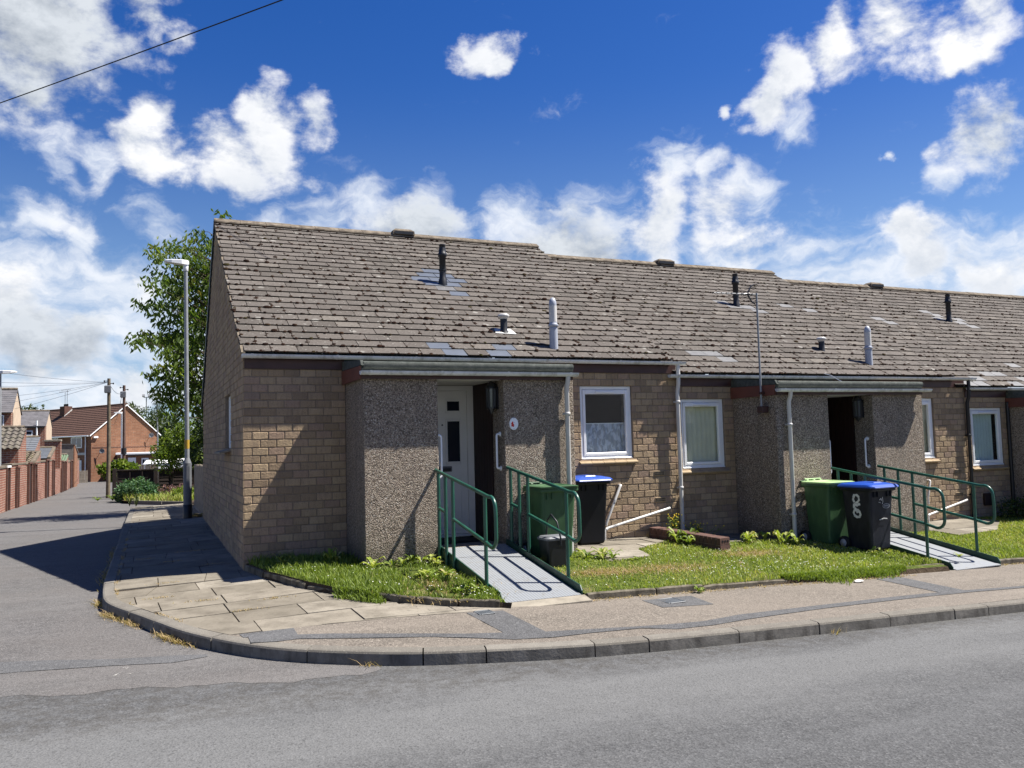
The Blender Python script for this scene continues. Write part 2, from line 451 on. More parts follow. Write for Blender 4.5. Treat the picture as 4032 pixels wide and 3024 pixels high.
    M['redpaint'] = simple('red_badge_paint', (.5, .03, .02), .5, .3, .1)
    M['sticker'] = simple('grey_emblem', (.3, .32, .36), .5, .4, .1)
    M['brown_brick'] = simple('brown_engineering_brick', (.11, .06, .048), .85, .2, .25, 9, .5, 50, dirt=(.06, .045, .04))
    M['sill'] = simple('clay_sill_tile', (.3, .225, .14), .8, .2, .15, 9, .3, 40)
    M['soffit'] = simple('porch_ceiling', (.5, .48, .43), .8, .2, .05)
    M['concrete'] = simple('pale_concrete', (.23, .205, .165), .9, .15, .2, 9, .5, 50)
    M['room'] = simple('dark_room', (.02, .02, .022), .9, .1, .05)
    M['render'] = simple('cream_render', (.42, .33, .25), .9, .15, .12, 3)
    M['render_grey'] = simple('grey_render', (.17, .155, .14), .9, .15, .25, 5)
    M['cover'] = simple('iron_cover', (.09, .1, .11), .5, .4, .2, 20)
    M['cable'] = simple('black_cable', (.01, .01, .012), .6, .3, .1)
    M['cable_grey'] = simple('grey_cable', (.06, .07, .09), .6, .3, .1)
    M['whiteroof'] = simple('white_sheet', (.75, .75, .74), .5, .3, .04)
    M['paper'] = simple('crumpled_paper', (.7, .68, .64), .8, .2, .1)
    t = NT('corrugated_green'); M['corr'] = None
    M['corr'] = simple('green_sheet', (.1, .14, .085), .6, .3, .2, 6)
    # tile roof of far houses
    def rows(nm, a, b, pitch):
        t = NT(nm); c = t.coord()
        sz = t.n('SeparateXYZ', {0: t.n('TexCoord').outputs['Object']}).outputs[2]
        fr = t.math('FRACT', t.math('MULTIPLY', sz, 1. / pitch))
        k = t.ramp(t.noise(c, 5, 6, .7), [(.3, a), (.7, b)])
        k = t.mix(t.mr(fr, .0, .22, .85, 0), k, tuple(x * .3 for x in a))
        M[nm] = t.out(t.bsdf(k, .9, t.bump(fr, .6, .03), .2))
    rows('brown_roof', (.13, .062, .04), (.17, .085, .055), .17)
    M['brown_tile'] = simple('brown_roof_tile', (.1, .056, .042), .9, .2, .2, 6)
    M['pantile'] = simple('grey_pantile', (.12, .105, .09), .9, .15, .4, 8, .5, 40, dirt=(.06, .06, .035))
    M['mosspan'] = simple('mossy_pantile', (.14, .11, .085), .9, .15, .5, 9, .5, 40, dirt=(.06, .08, .02))
    M['slate_blue'] = simple('blue_grey_slate', (.11, .12, .135), .6, .35, .15, 6)
    M['slate_dark'] = simple('dark_grey_slate', (.105, .1, .105), .7, .3, .25, 4)
    # glass: clear sheet that mirrors at grazing angles
    t = NT('window_glass')
    fr = t.n('Fresnel', {'IOR': 1.5})
    tr = t.n('BsdfTransparent', {'Color': (.95, .97, .96, 1)}); gl = t.n('BsdfGlossy', {'Color': (.9, .95, 1, 1), 'Roughness': .02})
    M['glass'] = t.out(t.n('MixShader', {0: t.math('MULTIPLY', fr.outputs[0], t.math('SUBTRACT', 1.6, t.math('MULTIPLY', t.n('NewGeometry').outputs['Backfacing'], 1.6)), clamp=True), 1: tr.outputs[0], 2: gl.outputs[0]}))
    t = NT('dark_glass'); M['darkglass'] = t.out(t.bsdf((.012, .016, .026), .06, None, .6))
    # lace: open net with flower shapes
    t = NT('lace_net'); c = t.coord()
    f = t.noise(t.coord((1, 1, .55)), 16, 2, .5, .6)
    mot = t.mr(f, .47, .56)
    a = t.math('ADD', t.math('MULTIPLY', mot, .32), .55)
    d = t.n('BsdfDiffuse', {'Color': (.75, .78, .85, 1)}); tr = t.n('BsdfTransparent')
    M['lace'] = t.out(t.n('MixShader', {0: a, 1: tr.outputs[0], 2: d.outputs[0]}))
    M['blind'] = simple('beige_vertical_blind', (.72, .7, .54), .8, .2, .05)
    M['blind_blue'] = simple('grey_blue_blind', (.55, .66, .66), .8, .2, .05)


mats()


# ------------------------------------------------------------------ levels
def R(x, y):
    """road level"""
    return -.345 - .029 * min(30, max(-2, x)) + .03 * sstep((y + 5) / 6)


def Ln(x, y):
    if y < 1: return R(x, y)
    if y < 8: return R(x, y) + (-.26 - R(x, y)) * sstep((y - 1) / 7)
    return -.26 - .015 * (y - 8)


KB = [(-1.58, 16.4), (-1.58, 8), (-1.58, 4), (-1.58, 1), (-1.58, .2), (-1.56, -.5), (-1.5, -1.07), (-1.37, -1.48), (-1.21, -1.84), (-1.0, -2.36), (-.805, -2.82), (-.535, -3.28),
      (-.27, -3.62), (.01, -3.88), (.44, -4.15), (.84, -4.34), (1.33, -4.48), (2.24, -4.66), (3.15, -4.73), (4.4, -4.755), (7.3, -4.765), (12, -4.77), (20, -4.78), (32, -4.8)]


def resample(pts, step):
    P = [Vector((*p, 0)) for p in pts]; out = []
    for i in range(len(P) - 1):
        a = P[max(0, i - 1)]; b = P[i]; c = P[i + 1]; d = P[min(len(P) - 1, i + 2)]
        n = max(1, int((c - b).length / step))
        for k in range(n):
            t = k / n; L = (c - b).length
            m0 = (c - a) / max(1e-6, (c - b).length + (b - a).length) * L; m1 = (d - b) / max(1e-6, (d - c).length + (c - b).length) * L
            h = 2 * t ** 3 - 3 * t ** 2 + 1, t ** 3 - 2 * t ** 2 + t, -2 * t ** 3 + 3 * t ** 2, t ** 3 - t ** 2
            out.append(b * h[0] + m0 * h[1] + c * h[2] + m1 * h[3])
    out.append(P[-1]); return out


KP = resample(KB, .1)
KN = []
for i, p in enumerate(KP):
    d = (KP[min(i + 1, len(KP) - 1)] - KP[max(0, i - 1)]).normalized()
    KN.append(V(-d.y, d.x, 0))          # to the pavement side
KIN = [p + n * .13 for p, n in zip(KP, KN)]
_kx = np.array([p.x for p in KP]); _ky = np.array([p.y for p in KP])


def P(x, y):
    """pavement level"""
    d = (_kx - x) ** 2 + (_ky - y) ** 2
    i = int(np.argmin(d))
    return Ln(_kx[i], _ky[i]) + .11 + .028 * min(2.2, math.sqrt(d[i]))


def G(x, y):
    """garden level"""
    t = min(1., max(0., -y / 3.1)) ** 2
    zb = -.03 - .03 * min(6, max(0, x - 3)) - .01 * max(0, x - 9)
    front = -.227 - .029 * (x - 3.1)
    return zb + (front - zb) * t


EDL = [(.0, .05), (.0, 0), (.147, -.72), (.487, -1.65), (.7, -2.03), (1.06, -2.47), (1.39, -2.73), (1.78, -2.97), (2.13, -3.14), (2.2, -3.2)]


def interp(pts, t, a=0, b=1):
    q = sorted(pts, key=lambda p: p[a])
    if t <= q[0][a]: return q[0][b]
    for u, v in zip(q, q[1:]):
        if t <= v[a]:
            return u[b] + (v[b] - u[b]) * (t - u[a]) / max(1e-9, v[a] - u[a])
    return q[-1][b]


def sheet(name, rows, zf, mat, nsub=6, dz=0., kind='structure', tone=.5):
    """rows: list of (y or x param points) -> pairs of (ptA, ptB)"""
    mb = MB(); vs = []
    for a, b in rows:
        for k in range(nsub + 1):
            x = a[0] + (b[0] - a[0]) * k / nsub; y = a[1] + (b[1] - a[1]) * k / nsub
            vs.append((x, y, zf(x, y) + dz))
    fs = []
    w = nsub + 1
    for i in range(len(rows) - 1):
        for k in range(nsub):
            fs.append((i * w + k, i * w + k + 1, (i + 1) * w + k + 1, (i + 1) * w + k))
    mb.add(vs, fs, tone, 0, True)
    return mb.build(name, mat, kind=kind)


def clip_poly(poly, conv):
    out = poly
    n = len(conv)
    for i in range(n):
        a = conv[i]; b = conv[(i + 1) % n]
        def side(p): return (b[0] - a[0]) * (p[1] - a[1]) - (b[1] - a[1]) * (p[0] - a[0])
        res = []
        for j in range(len(out)):
            p = out[j]; q = out[(j + 1) % len(out)]
            sp, sq = side(p), side(q)
            if sp >= 0: res.append(p)
            if (sp >= 0) != (sq >= 0):
                t = sp / (sp - sq); res.append((p[0] + (q[0] - p[0]) * t, p[1] + (q[1] - p[1]) * t))
        out = res
        if len(out) < 3: return []
    return out


def area(p):
    return .5 * sum(p[i][0] * p[(i + 1) % len(p)][1] - p[(i + 1) % len(p)][0] * p[i][1] for i in range(len(p)))


def slabs(mb, region, rows, zf, gap=.007, crack=.25, thick=.03):
    """rows: list of convex quads (ccw)"""
    for q in rows:
        parts = [q]
        if rng.random() < crack:
            cx = sum(p[0] for p in q) / 4; cy = sum(p[1] for p in q) / 4
            a = rng.uniform(0, math.pi); dx, dy = math.cos(a), math.sin(a)
            ox, oy = rng.uniform(-.1, .1), rng.uniform(-.08, .08)
            big = 5
            h1 = [(cx + ox - dx * big, cy + oy - dy * big), (cx + ox + dx * big, cy + oy + dy * big), (cx + ox + dx * big - dy * big, cy + oy + dy * big + dx * big), (cx + ox - dx * big - dy * big, cy + oy - dy * big + dx * big)]
            h2 = [(cx + ox + dx * big, cy + oy + dy * big), (cx + ox - dx * big, cy + oy - dy * big), (cx + ox - dx * big + dy * big, cy + oy - dy * big - dx * big), (cx + ox + dx * big + dy * big, cy + oy + dy * big - dx * big)]
            parts = [clip_poly(q, h1), clip_poly(q, h2)]
        tn = rng.random(); tz = rng.uniform(-.004, .004); ta, tb = rng.uniform(-.006, .006), rng.uniform(-.006, .006)
        for pc in parts:
            if len(pc) < 3: continue
            cx = sum(p[0] for p in pc) / len(pc); cy = sum(p[1] for p in pc) / len(pc)
            # shrink towards the centre by the joint width
            sh = []
            for p in pc:
                d = math.hypot(p[0] - cx, p[1] - cy); k = max(.5, 1 - gap * 1.3 / max(d, .02))
                sh.append((cx + (p[0] - cx) * k, cy + (p[1] - cy) * k))
            r = clip_poly(region, sh)
            if len(r) < 3 or abs(area(r)) < .004: continue
            if area(r) < 0: r = r[::-1]
            tz2 = tz + rng.uniform(-.002, .002)
            top = [(x, y, zf(x, y) + tz2 + ta * (x - cx) + tb * (y - cy)) for x, y in r]
            bot = [(x, y, z - thick) for x, y, z in top]
            n = len(top)
            mb.add(top + bot, [tuple(range(n))] + [(i, i + n, (i + 1) % n + n, (i + 1) % n) for i in range(n)], min(1, max(0, tn + rng.uniform(-.12, .12))))


def setting():
    # open country far around, below everything
    mb = MB(); n = 48
    mb.add([(900 * math.cos(2 * math.pi * k / n), 900 * math.sin(2 * math.pi * k / n), -1.75) for k in range(n)], [tuple(range(n))])
    mb.build('ground', M['turf'], kind='structure')
    # main road
    xs = [-60, -40, -25, -15, -10, -7, -5] + [-4 + .4 * i for i in range(45)] + [15, 18, 22, 26, 30, 36, 45, 60]
    sheet('road', [((x, -45), (x, -3.0)) for x in xs], R, M['asphalt'], 60)
    zone = [(-14, -3.4), (-8, -3.6), (-4, -3.82), (-2.04, -4.03), (-1.63, -4.15), (-1.1, -4.18), (-.78, -4.25), (-.08, -4.43), (.38, -4.44), (.7, -4.3), (1.2, -4.1), (3, -4)]
    cols = [-14, -12, -10, -8, -7, -6, -5.5] + [-5 + .1 * i for i in range(57)]
    rows = []
    ys = [0, .08, .2] + [.5 + .5 * i for i in range(8)]
    mbx = []
    for x in cols:
        y0 = interp(zone, x) + .03 * math.sin(x * 9) + .02 * math.sin(x * 23 + 1)
        mbx.append(((x, y0), (x, 2.0)))
    sheet('lane', mbx, Ln, M['lane_asphalt'], 24, .002)
    yy = [2.0, 3, 4, 6, 8, 10, 12, 14, 15, 16, 16.4, 17, 18, 20, 24, 28, 34, 40, 48, 56, 66, 75]
    sheet('lane', [((-14, y), (-1.5 if y < 16.3 else 4, y)) for y in yy], Ln, M['lane_asphalt'], 10, .002)
    # old trench reinstatement across the lane mouth
    up = [(-4.6, -2.45), (-3.2, -2.7), (-2.19, -2.95), (-1.9, -3.03), (-1.35, -3.21), (-.9, -3.28), (-.63, -3.34)]
    lo = [(-4.6, -2.85), (-3.2, -3.08), (-2.14, -3.34), (-1.9, -3.37), (-1.35, -3.43), (-.9, -3.52), (-.63, -3.42)]
    sheet('trench_patch', [((a[0], a[1]), (b[0], b[1])) for a, b in zip(up, lo)], Ln, M['tarmac_new'], 3, .006)
    mb = MB()
    for a, b, w in (((-1.32, -3.76), (-1.22, -3.54), .009), ((-1.34, -3.77), (-1.19, -3.74), .009), ((-1.3, -3.55), (-1.22, -3.53), .007)):
        d = Vector((b[0] - a[0], b[1] - a[1], 0)).normalized(); nn = V(-d.y, d.x, 0) * w
        q = [(a[0] - nn.x, a[1] - nn.y), (b[0] - nn.x, b[1] - nn.y), (b[0] + nn.x, b[1] + nn.y), (a[0] + nn.x, a[1] + nn.y)]
        mb.add([(x, y, Ln(x, y) + .0065) for x, y in q], [(0, 1, 2, 3)])
    mb.build('paint_marks', M['chalk'], kind='structure')
    # kerb: stones with open joints
    mb = MB(); i = 0; lens = [9, 9, 9, 9, 9, 9, 6, 9, 9, 5, 9, 6, 5, 9, 9]
    li = 0
    while i < len(KP) - 2:
        ln = 3 if 120 < i + 0 < 0 else (9 if rng.random() < .75 else 5)
        j = min(i + ln, len(KP) - 1)
        secs = []
        dzz = rng.uniform(-.004, .004); sh = rng.uniform(-.004, .004)
        ids = list(range(i, j + 1))
        for q, k in enumerate(ids):
            p, n = KP[k], KN[k]
            off = 0
            t = (KP[min(k + 1, len(KP) - 1)] - KP[max(k - 1, 0)]).normalized()
            e = .006 if q == 0 else (-.006 if q == len(ids) - 1 else 0)
            z = Ln(p.x, p.y); b = p + t * e + n * sh
            zt = z + .11 + dzz
            prof = [(0., z - .06), (.002, z + .03), (.004, zt - .022), (.012, zt - .007), (.03, zt), (.13, zt + .004), (.13, z - .06)]
            secs.append([(b.x + n.x * o, b.y + n.y * o, zz) for o, zz in prof])
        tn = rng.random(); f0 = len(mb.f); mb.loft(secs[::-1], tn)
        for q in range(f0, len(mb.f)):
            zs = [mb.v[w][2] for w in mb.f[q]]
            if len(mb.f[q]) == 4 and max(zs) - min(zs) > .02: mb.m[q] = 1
        i = j
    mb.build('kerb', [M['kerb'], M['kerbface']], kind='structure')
    # bed under the slabs and slabs themselves
    kin = [(p.x, p.y) for p in KIN]
    left = [p for p in kin if p[1] > -3.3 and p[0] < 0]
    def xl(y): return interp([(p[1], p[0]) for p in left], y)
    def xr(y): return 0.0 if 0 <= y < 8.45 else (.06 if y >= 8.45 else interp([(p[1], p[0]) for p in EDL], y))
    ys = [16.3 - .3 * k for k in range(int((16.3 + 3.2) / .3) + 1)] + [-3.2]
    sheet('pavement_bed', [((xl(y) - .02, y), (xr(y) + .02, y)) for y in ys], P, M['soil'], 6, -.011)
    ysr = [16.3, 12, 8.45, 8.44] + [8 - .2 * k for k in range(40)]
    ysf = [y for y in ysr if y > 0.02] + [.02 - .13 * k for k in range(25)]
    ysf = [y for y in ysf if y > -3.19] + [-3.19]
    region = [(xl(y), y) for y in ysf] + [(xr(y), y) for y in reversed(ysf)]
    mb = MB(); rows = []
    y = 16.3; r = 0
    while y > -3.5:
        h = .62 if y > 0 else .46
        x = -1.9 - (r % 2) * .42
        rot = 0 if y > -.2 else R_(3.5)
        while x < 2.3:
            w = rng.choice([.62, .92, .92]) if y > 0 else rng.choice([.62, .78, .92])
            q = [(x, y - h), (x + w, y - h), (x + w, y), (x, y)]
            if rot:
                q = [(px * math.cos(rot) - py * math.sin(rot), px * math.sin(rot) + py * math.cos(rot)) for px, py in q]
            rows.append(q); x += w
        y -= h; r += 1
    slabs(mb, region, rows, P, .0055, .55)
    mb.build('pavement', M['slab'], kind='structure')
    # tarmac footway along the road
    def ky(x): return interp([(p[0], p[1]) for p in kin if p[0] > -.75 and p[1] < -2.6], x)
    def back(x): return -3.2 if x < 2.0 else (-3.02 if x < 3.1 else -2.86)
    xs = [-.47, -.4, -.2] + [0 + .2 * i for i in range(60)] + [12.5, 14, 17, 20, 25, 31]
    sheet('footway', [((x, ky(x) - .02), (x, max(ky(x) - .02, back(x)))) for x in xs], P, M['tarmac'], 8, -.001)

    def patch(nm, pts_a, pts_b, mat, dz):
        sheet(nm, list(zip(pts_a, pts_b)), P, mat, 4, dz)
    xa = [-.3, -.1, .1, .37, .75, 1.14, 1.45, 1.77, 2.12, 2.5, 3.0, 3.28, 3.7, 4.2, 5.2, 6.3, 6.87, 7.5, 8.1, 10, 13]
    ta = [-3.34, -3.4, -3.46, -3.54, -3.7, -3.86, -3.98, -4.07, -4.165, -4.22, -4.29, -4.32, -4.33, -4.22, -4.16, -4.1, -4.085, -4.1, -4.14, -4.2, -4.26]
    tb = [-3.55, -3.6, -3.6, -3.71, -3.85, -3.97, -4.13, -4.31, -4.37, -4.35, -4.36, -4.5, -4.49, -4.4, -4.29, -4.23, -4.21, -4.21, -4.23, -4.28, -4.34]
    patch('tarmac_patch', [(x, y) for x, y in zip(xa, ta)], [(x, y) for x, y in zip(xa, tb)], M['tarmac_new'], .004)
    patch('tarmac_patch', [(1.73, -3.24), (2.1, -3.27)], [(1.77, -4.075), (2.13, -4.17)], M['tarmac_new'], .003)
    patch('tarmac_patch', [(3.67, -3.31), (4.31, -3.28)], [(3.68, -3.68), (4.27, -3.73)], M['tarmac_new'], .003)
    patch('tarmac_patch', [(7.1, -3.2), (7.5, -3.2)], [(7.1, -4.09), (7.5, -4.105)], M['tarmac_new'], .003)
    patch('tarmac_patch', [(-.36, -3.22), (.1, -3.22)], [(-.34, -3.34), (.1, -3.46)], M['tarmac_new'], .003)
    # two small iron covers
    for c, w, h, lb in (((1.895, -3.29), .075, .085, 'small black stopcock cover in the dark patch below the ramp'), ((3.95, -3.43), .1, .12, 'grey ribbed iron cover in a dark square of the footway')):
        o = thing('access_cover', (c[0], c[1], P(*c)), lb, 'cover')
        z = P(*c)
        mb = MB()
        for sx in (-1, 1):
            mb.bbox((c[0] + sx * w - .008, c[1] - h, z + .001), (c[0] + sx * w + .008, c[1] + h, z + .010), .003)
            mb.bbox((c[0] - w + .009, c[1] + sx * h - .008, z + .001), (c[0] + w - .009, c[1] + sx * h + .008, z + .010), .003)
        mb.build('frame', M['cover'], o)
        mb = MB(); mb.box((c[0] - w + .009, c[1] - h + .009, z + .001), (c[0] + w - .009, c[1] + h - .009, z + .006))
        for k in range(6):
            yy = c[1] - h + .02 + k * (2 * h - .04) / 5
            mb.box((c[0] - w + .02, yy - .005, z + .0061), (c[0] + w - .02, yy + .005, z + .0085))
        mb.build('lid', M['cover'], o)
    # garden soil / turf sheets
    def Gp(x, y): return G(x, y)
    ysg = [.06 - .1 * k for k in range(32)]
    sheet('garden_lawn', [((interp([(p[1], p[0]) for p in EDL], y) + .03, y), (2.21, y)) for y in ysg], G, M['turf'], 14)
    sheet('garden_lawn', [((x, .05), (x, -3.05)) for x in [3.14 + .12 * i for i in range(46)]], G, M['turf'], 16)
    sheet('garden_lawn', [((x, .02), (x, -2.93)) for x in [9.6 + .2 * i for i in range(30)] + [17, 21, 26]], G, M['turf'], 16)
    # earth edge behind the edging stones
    mb = MB(); E = [p for p in EDL if p[1] <= 0]
    for a, b in zip(E, E[1:]):
        mb.add([(a[0] + .03, a[1], G(*a) + .002), (b[0] + .03, b[1], G(*b) + .002), (b[0] + .005, b[1] - .005, P(*b) - .03), (a[0] + .005, a[1] - .005, P(*a) - .03)], [(0, 1, 2, 3)])
    q = [3.14 + .2 * i for i in range(28)]
    for a, b in zip(q, q[1:]):
        mb.add([(a, -3.05, G(a, -3.05) + .002), (b, -3.05, G(b, -3.05) + .002), (b, -3.09, P(b, -3.09) - .03), (a, -3.09, P(a, -3.09) - .03)], [(0, 1, 2, 3)])
    q = [9.6 + .2 * i for i in range(40)]
    for a, b in zip(q, q[1:]):
        mb.add([(a, -2.93, G(a, -2.93) + .002), (b, -2.93, G(b, -2.93) + .002), (b, -2.97, P(b, -2.97) - .03), (a, -2.97, P(a, -2.97) - .03)], [(0, 1, 2, 3)])
    mb.build('garden_edge_soil', M['soil'], kind='structure')
    sheet('garden_ground', [((x, 8.3), (x, 16.35)) for x in (.05, 3, 10, 30)], lambda x, y: -.16, M['soil'], 4)
    # patio flags by the first bungalow, strip by the second
    reg = [(4.2, -.01), (4.2, -1.75), (4.9, -1.6), (5.05, -1.05), (5.86, -.55), (5.84, -.01)]
    mb = MB(); rows = []
    for r in range(5):
        for cidx in range(6):
            x = 4.05 + cidx * .6 - (r % 2) * .25; y = -2.05 + r * .46
            rows.append([(x, y), (x + .6, y), (x + .6, y + .46), (x, y + .46)])
    slabs(mb, reg, rows, lambda x, y: G(x, y) + .012, .006, .1)
    reg = [(6.15, -.02), (6.25, -.85), (7.54, -.95), (7.54, -.02)]
    rows = [[(6.1 + i * .46, -1.0 + j * .5), (6.56 + i * .46, -1.0 + j * .5), (6.56 + i * .46, -.5 + j * .5), (6.1 + i * .46, -.5 + j * .5)] for i in range(4) for j in range(2)]
    slabs(mb, reg, rows, lambda x, y: G(x, y) + .01, .006, .1)
    reg = [(10.75, -.02), (10.75, -1.5), (11.9, -1.3), (12.95, -.6), (12.95, -.02)]
    rows = [[(10.6 + i * .6, -2.0 + j * .5), (11.2 + i * .6, -2.0 + j * .5), (11.2 + i * .6, -1.5 + j * .5), (10.6 + i * .6, -1.5 + j * .5)] for i in range(4) for j in range(4)]
    slabs(mb, reg, rows, lambda x, y: G(x, y) + .012, .006, .1)
    mb.build('patio', M['slab'], kind='structure')


setting()


# ------------------------------------------------------------------ bungalows
TN = V(0, -.5135, .8581)          # roof normal
TS = V(0, .8581, .5135)           # up the slope
RPITCH = .5985
RL = 4.845 / .8581                # slope length
NROW = 26


def bricks(mb, o, u, n, width, z0, rows, opens=(), top=None, L=.2, H=.1, phase=0, u0=0., corner=False):
    """individually laid bricks on a wall face; o origin, u along, n outward"""
    o = Vector(o); u = Vector(u); n = Vector(n); j = .0048; c = .006; pr = .007
    for i in range(rows):
        za, zb = z0 + i * H + j, z0 + (i + 1) * H - j
        x = -((i + phase) % 2) * L / 2 - L
        if corner: mb.box((o.x - .0073, o.y - .0071, o.z + za), (o.x + .004, o.y + .003, o.z + zb), .35)
        while x < width:
            a, b = max(x + j, u0), min(x + L - j, width)
            if -.01 < a - u0 < .03: a = u0
            x += L
            segs = [(a, b)]
            for (oa, ob, oc, od) in opens:
                if zb > oc + .02 and za < od - .02:
                    ns = []
                    for p, q in segs:
                        if q <= oa or p >= ob: ns.append((p, q)); continue
                        if p < oa: ns.append((p, oa))
                        if q > ob: ns.append((ob, q))
                    segs = ns
            for p, q in segs:
                if q - p < .025: continue
                zp = zq = zb
                if top:
                    zp = min(zb, top(p)); zq = min(zb, top(q))
                    if zp < za + .012 or zq < za + .012: continue
                d = pr + rng.uniform(-.002, .003)
                w = rng.uniform(-.0015, .0015)
                def pt(s, z, dd): return o + u * s + V(0, 0, z) + n * dd
                out = [pt(p, za, 0), pt(q, za, 0), pt(q, zq, 0), pt(p, zp, 0)]
                inn = [pt(p + c, za + c, d + w), pt(q - c, za + c, d - w), pt(q - c, zq - c, d - w), pt(p + c, zp - c, d + w)]
                t = rng.random()
                mb.add(out + inn, [(4, 5, 6, 7), (0, 1, 5, 4), (1, 2, 6, 5), (2, 3, 7, 6), (3, 0, 4, 7)], t)


def wall_face(mb, o, u, n, x0, x1, z0, z1, opens, th=.12, mi=1):
    """mortar backing with real openings (axis-aligned boxes between openings)"""
    o = Vector(o); u = Vector(u); n = Vector(n)
    xs = sorted({x0, x1} | {a for q in opens for a in q[:2]}); zs = sorted({z0, z1} | {a for q in opens for a in q[2:]})
    for a, b in zip(xs, xs[1:]):
        for c, d in zip(zs, zs[1:]):
            if any(a >= q[0] - 1e-6 and b <= q[1] + 1e-6 and c >= q[2] - 1e-6 and d <= q[3] + 1e-6 for q in opens): continue
            p = [o + u * a + V(0, 0, c), o + u * b + V(0, 0, c), o + u * b + V(0, 0, d), o + u * a + V(0, 0, d)]
            mb.prism(p, -n * th, .5, mi)


def window(root, x0, x1, z0, z1, y, inside, sill_label=None):
    """front-facing window in the wall plane y"""
    f = MB(); e = .002
    Y0, Y1 = y + .03, y + .09
    w = .052
    f.bbox((x0 + e, Y0, z0 + e), (x0 + w, Y1, z1 - e), .006); f.bbox((x1 - w, Y0, z0 + e), (x1 - e, Y1, z1 - e), .006)
    f.bbox((x0 + w, Y0 + .001, z1 - w), (x1 - w, Y1, z1 - e), .006); f.bbox((x0 + w, Y0 + .001, z0 + e), (x1 - w, Y1, z0 + w), .006)
    f.bbox((x0 + .01, Y0 - .025, z0 + e + .001), (x1 - .01, Y0 - .001, z0 + .022), .005)
    fr = f.build('window_frame', M['upvc'], root)
    s = MB(); a0, a1, c0, c1 = x0 + w + .003, x1 - w - .003, z0 + w + .003, z1 - w - .003; w2 = .045
    S0 = Y0 - .008
    s.bbox((a0, S0, c0), (a0 + w2, Y1 - .01, c1), .007); s.bbox((a1 - w2, S0, c0), (a1, Y1 - .01, c1), .007)
    s.bbox((a0 + w2, S0 + .001, c1 - w2 * 1.5), (a1 - w2, Y1 - .01, c1), .007); s.bbox((a0 + w2, S0 + .001, c0), (a1 - w2, Y1 - .01, c0 + w2), .007)
    s.build('sash', M['upvc'], fr)
    v = MB(); v.bbox((x0 + .3 * (x1 - x0), S0 - .016, c1 - .052), (x0 + .66 * (x1 - x0), S0 - .0005, c1 - .02), .006)
    v.build('trickle_vent', M['upvc'], fr)
    g = MB(); g.box((a0 + w2 - .004, Y0 + .02, c0 + w2 - .004), (a1 - w2 + .004, Y0 + .026, c1 - w2 * 1.5 + .004))
    g.build('pane', M['glass'], fr)
    # brick tile sill, sloping
    sl = MB(); n = max(4, int((x1 - x0 + .06) / .16)); xw = (x1 - x0 + .1) / n
    for k in range(n):
        xa = x0 - .05 + k * xw + .003; xb = xa + xw - .006
        sec = [(y + .028, z0 - .004), (y + .028, z0 - .03), (y - .055, z0 - .075), (y - .062, z0 - .06), (y - .06, z0 - .048)]
        sl.prism([(xa, p, q) for p, q in sec], (xb - xa, 0, 0), rng.random())
    sl.build('window_sill', M['sill'], root)
    # what hangs inside
    b = MB(); yb = Y1 + .035
    ins0, ins1, iz0, iz1 = x0 + .02, x1 - .02, z0 + .02, z1 - .02
    if inside == 'lace':
        n = 60; vs = []; zt = c0 + w2 + .44 * (c1 - c0)
        for k in range(n + 1):
            x = ins0 + (ins1 - ins0) * k / n
            yy = yb + .018 * math.sin(k * 1.1) + .008 * math.sin(k * 2.3)
            vs += [(x, yy, iz0), (x, yb + .3 * (yy - yb), zt)]
        b.add(vs, [(2 * k, 2 * k + 2, 2 * k + 3, 2 * k + 1) for k in range(n)], .5, 0, True)
        b.build('net_curtain', M['lace'], root)
        r = MB(); r.tube([(ins0, yb, zt + .002), (ins1, yb, zt + .002)], .007, 8); r.build('curtain_rod', M['upvc'], root)
    elif inside:
        n = 9; w_ = (ins1 - ins0) / n
        hi = ins1 if inside != 'blind_blue' else ins1 - .12
        for k in range(n):
            xa = ins0 + k * (hi - ins0) / n
            xb = xa + (hi - ins0) / n * 1.06
            vs = []
            for q in range(5):
                t = q / 4; x = xa + (xb - xa) * t; yy = yb + .004 * math.sin(math.pi * t) + .005 * t
                vs += [(x, yy, iz0), (x, yy, iz1)]
            b.add(vs, [(2 * q, 2 * q + 2, 2 * q + 3, 2 * q + 1) for q in range(4)], rng.random(), 0, True)
        b.build('vertical_blind', M[inside], root)


def gutter(root, x0, x1, y, z, name='gutter'):
    g = MB(); r = .05; n = 9; secs = []
    for x in (x0, x1):
        q = [(x, y + r * math.cos(math.pi + math.pi * k / n), z + r * math.sin(math.pi + math.pi * k / n)) for k in range(n + 1)]
        q += [(x, y + (r - .006) * math.cos(math.pi + math.pi * k / n), z + (r - .006) * math.sin(math.pi + math.pi * k / n)) for k in range(n, -1, -1)]
        secs.append(q)
    g.loft(secs, .5, 0, False, True)
    for x in (x0 + .002, x1 - .008):
        g.prism([(x, y + (r - .007) * math.cos(math.pi + math.pi * k / n), z + (r - .007) * math.sin(math.pi + math.pi * k / n)) for k in range(n + 1)], (.006, 0, 0))
    go = g.build(name, M['gutter'], root)
    k = max(2, int((x1 - x0) / .95))
    for i in range(k + 1):
        x = x0 + .12 + (x1 - x0 - .24) * i / k
        b = MB(); secs = []
        for xx in (x - .014, x + .014):
            q = [(xx, y + (r + .006) * math.cos(math.pi + math.pi * t / 8), z + .004 + (r + .006) * math.sin(math.pi + math.pi * t / 8)) for t in range(9)]
            q += [(xx, y + (r + .0005) * math.cos(math.pi + math.pi * t / 8), z + .004 + (r + .0005) * math.sin(math.pi + math.pi * t / 8)) for t in range(8, -1, -1)]
            secs.append(q)
        b.loft(secs)
        b.build('gutter_bracket', M['gutter'], go)
    return go


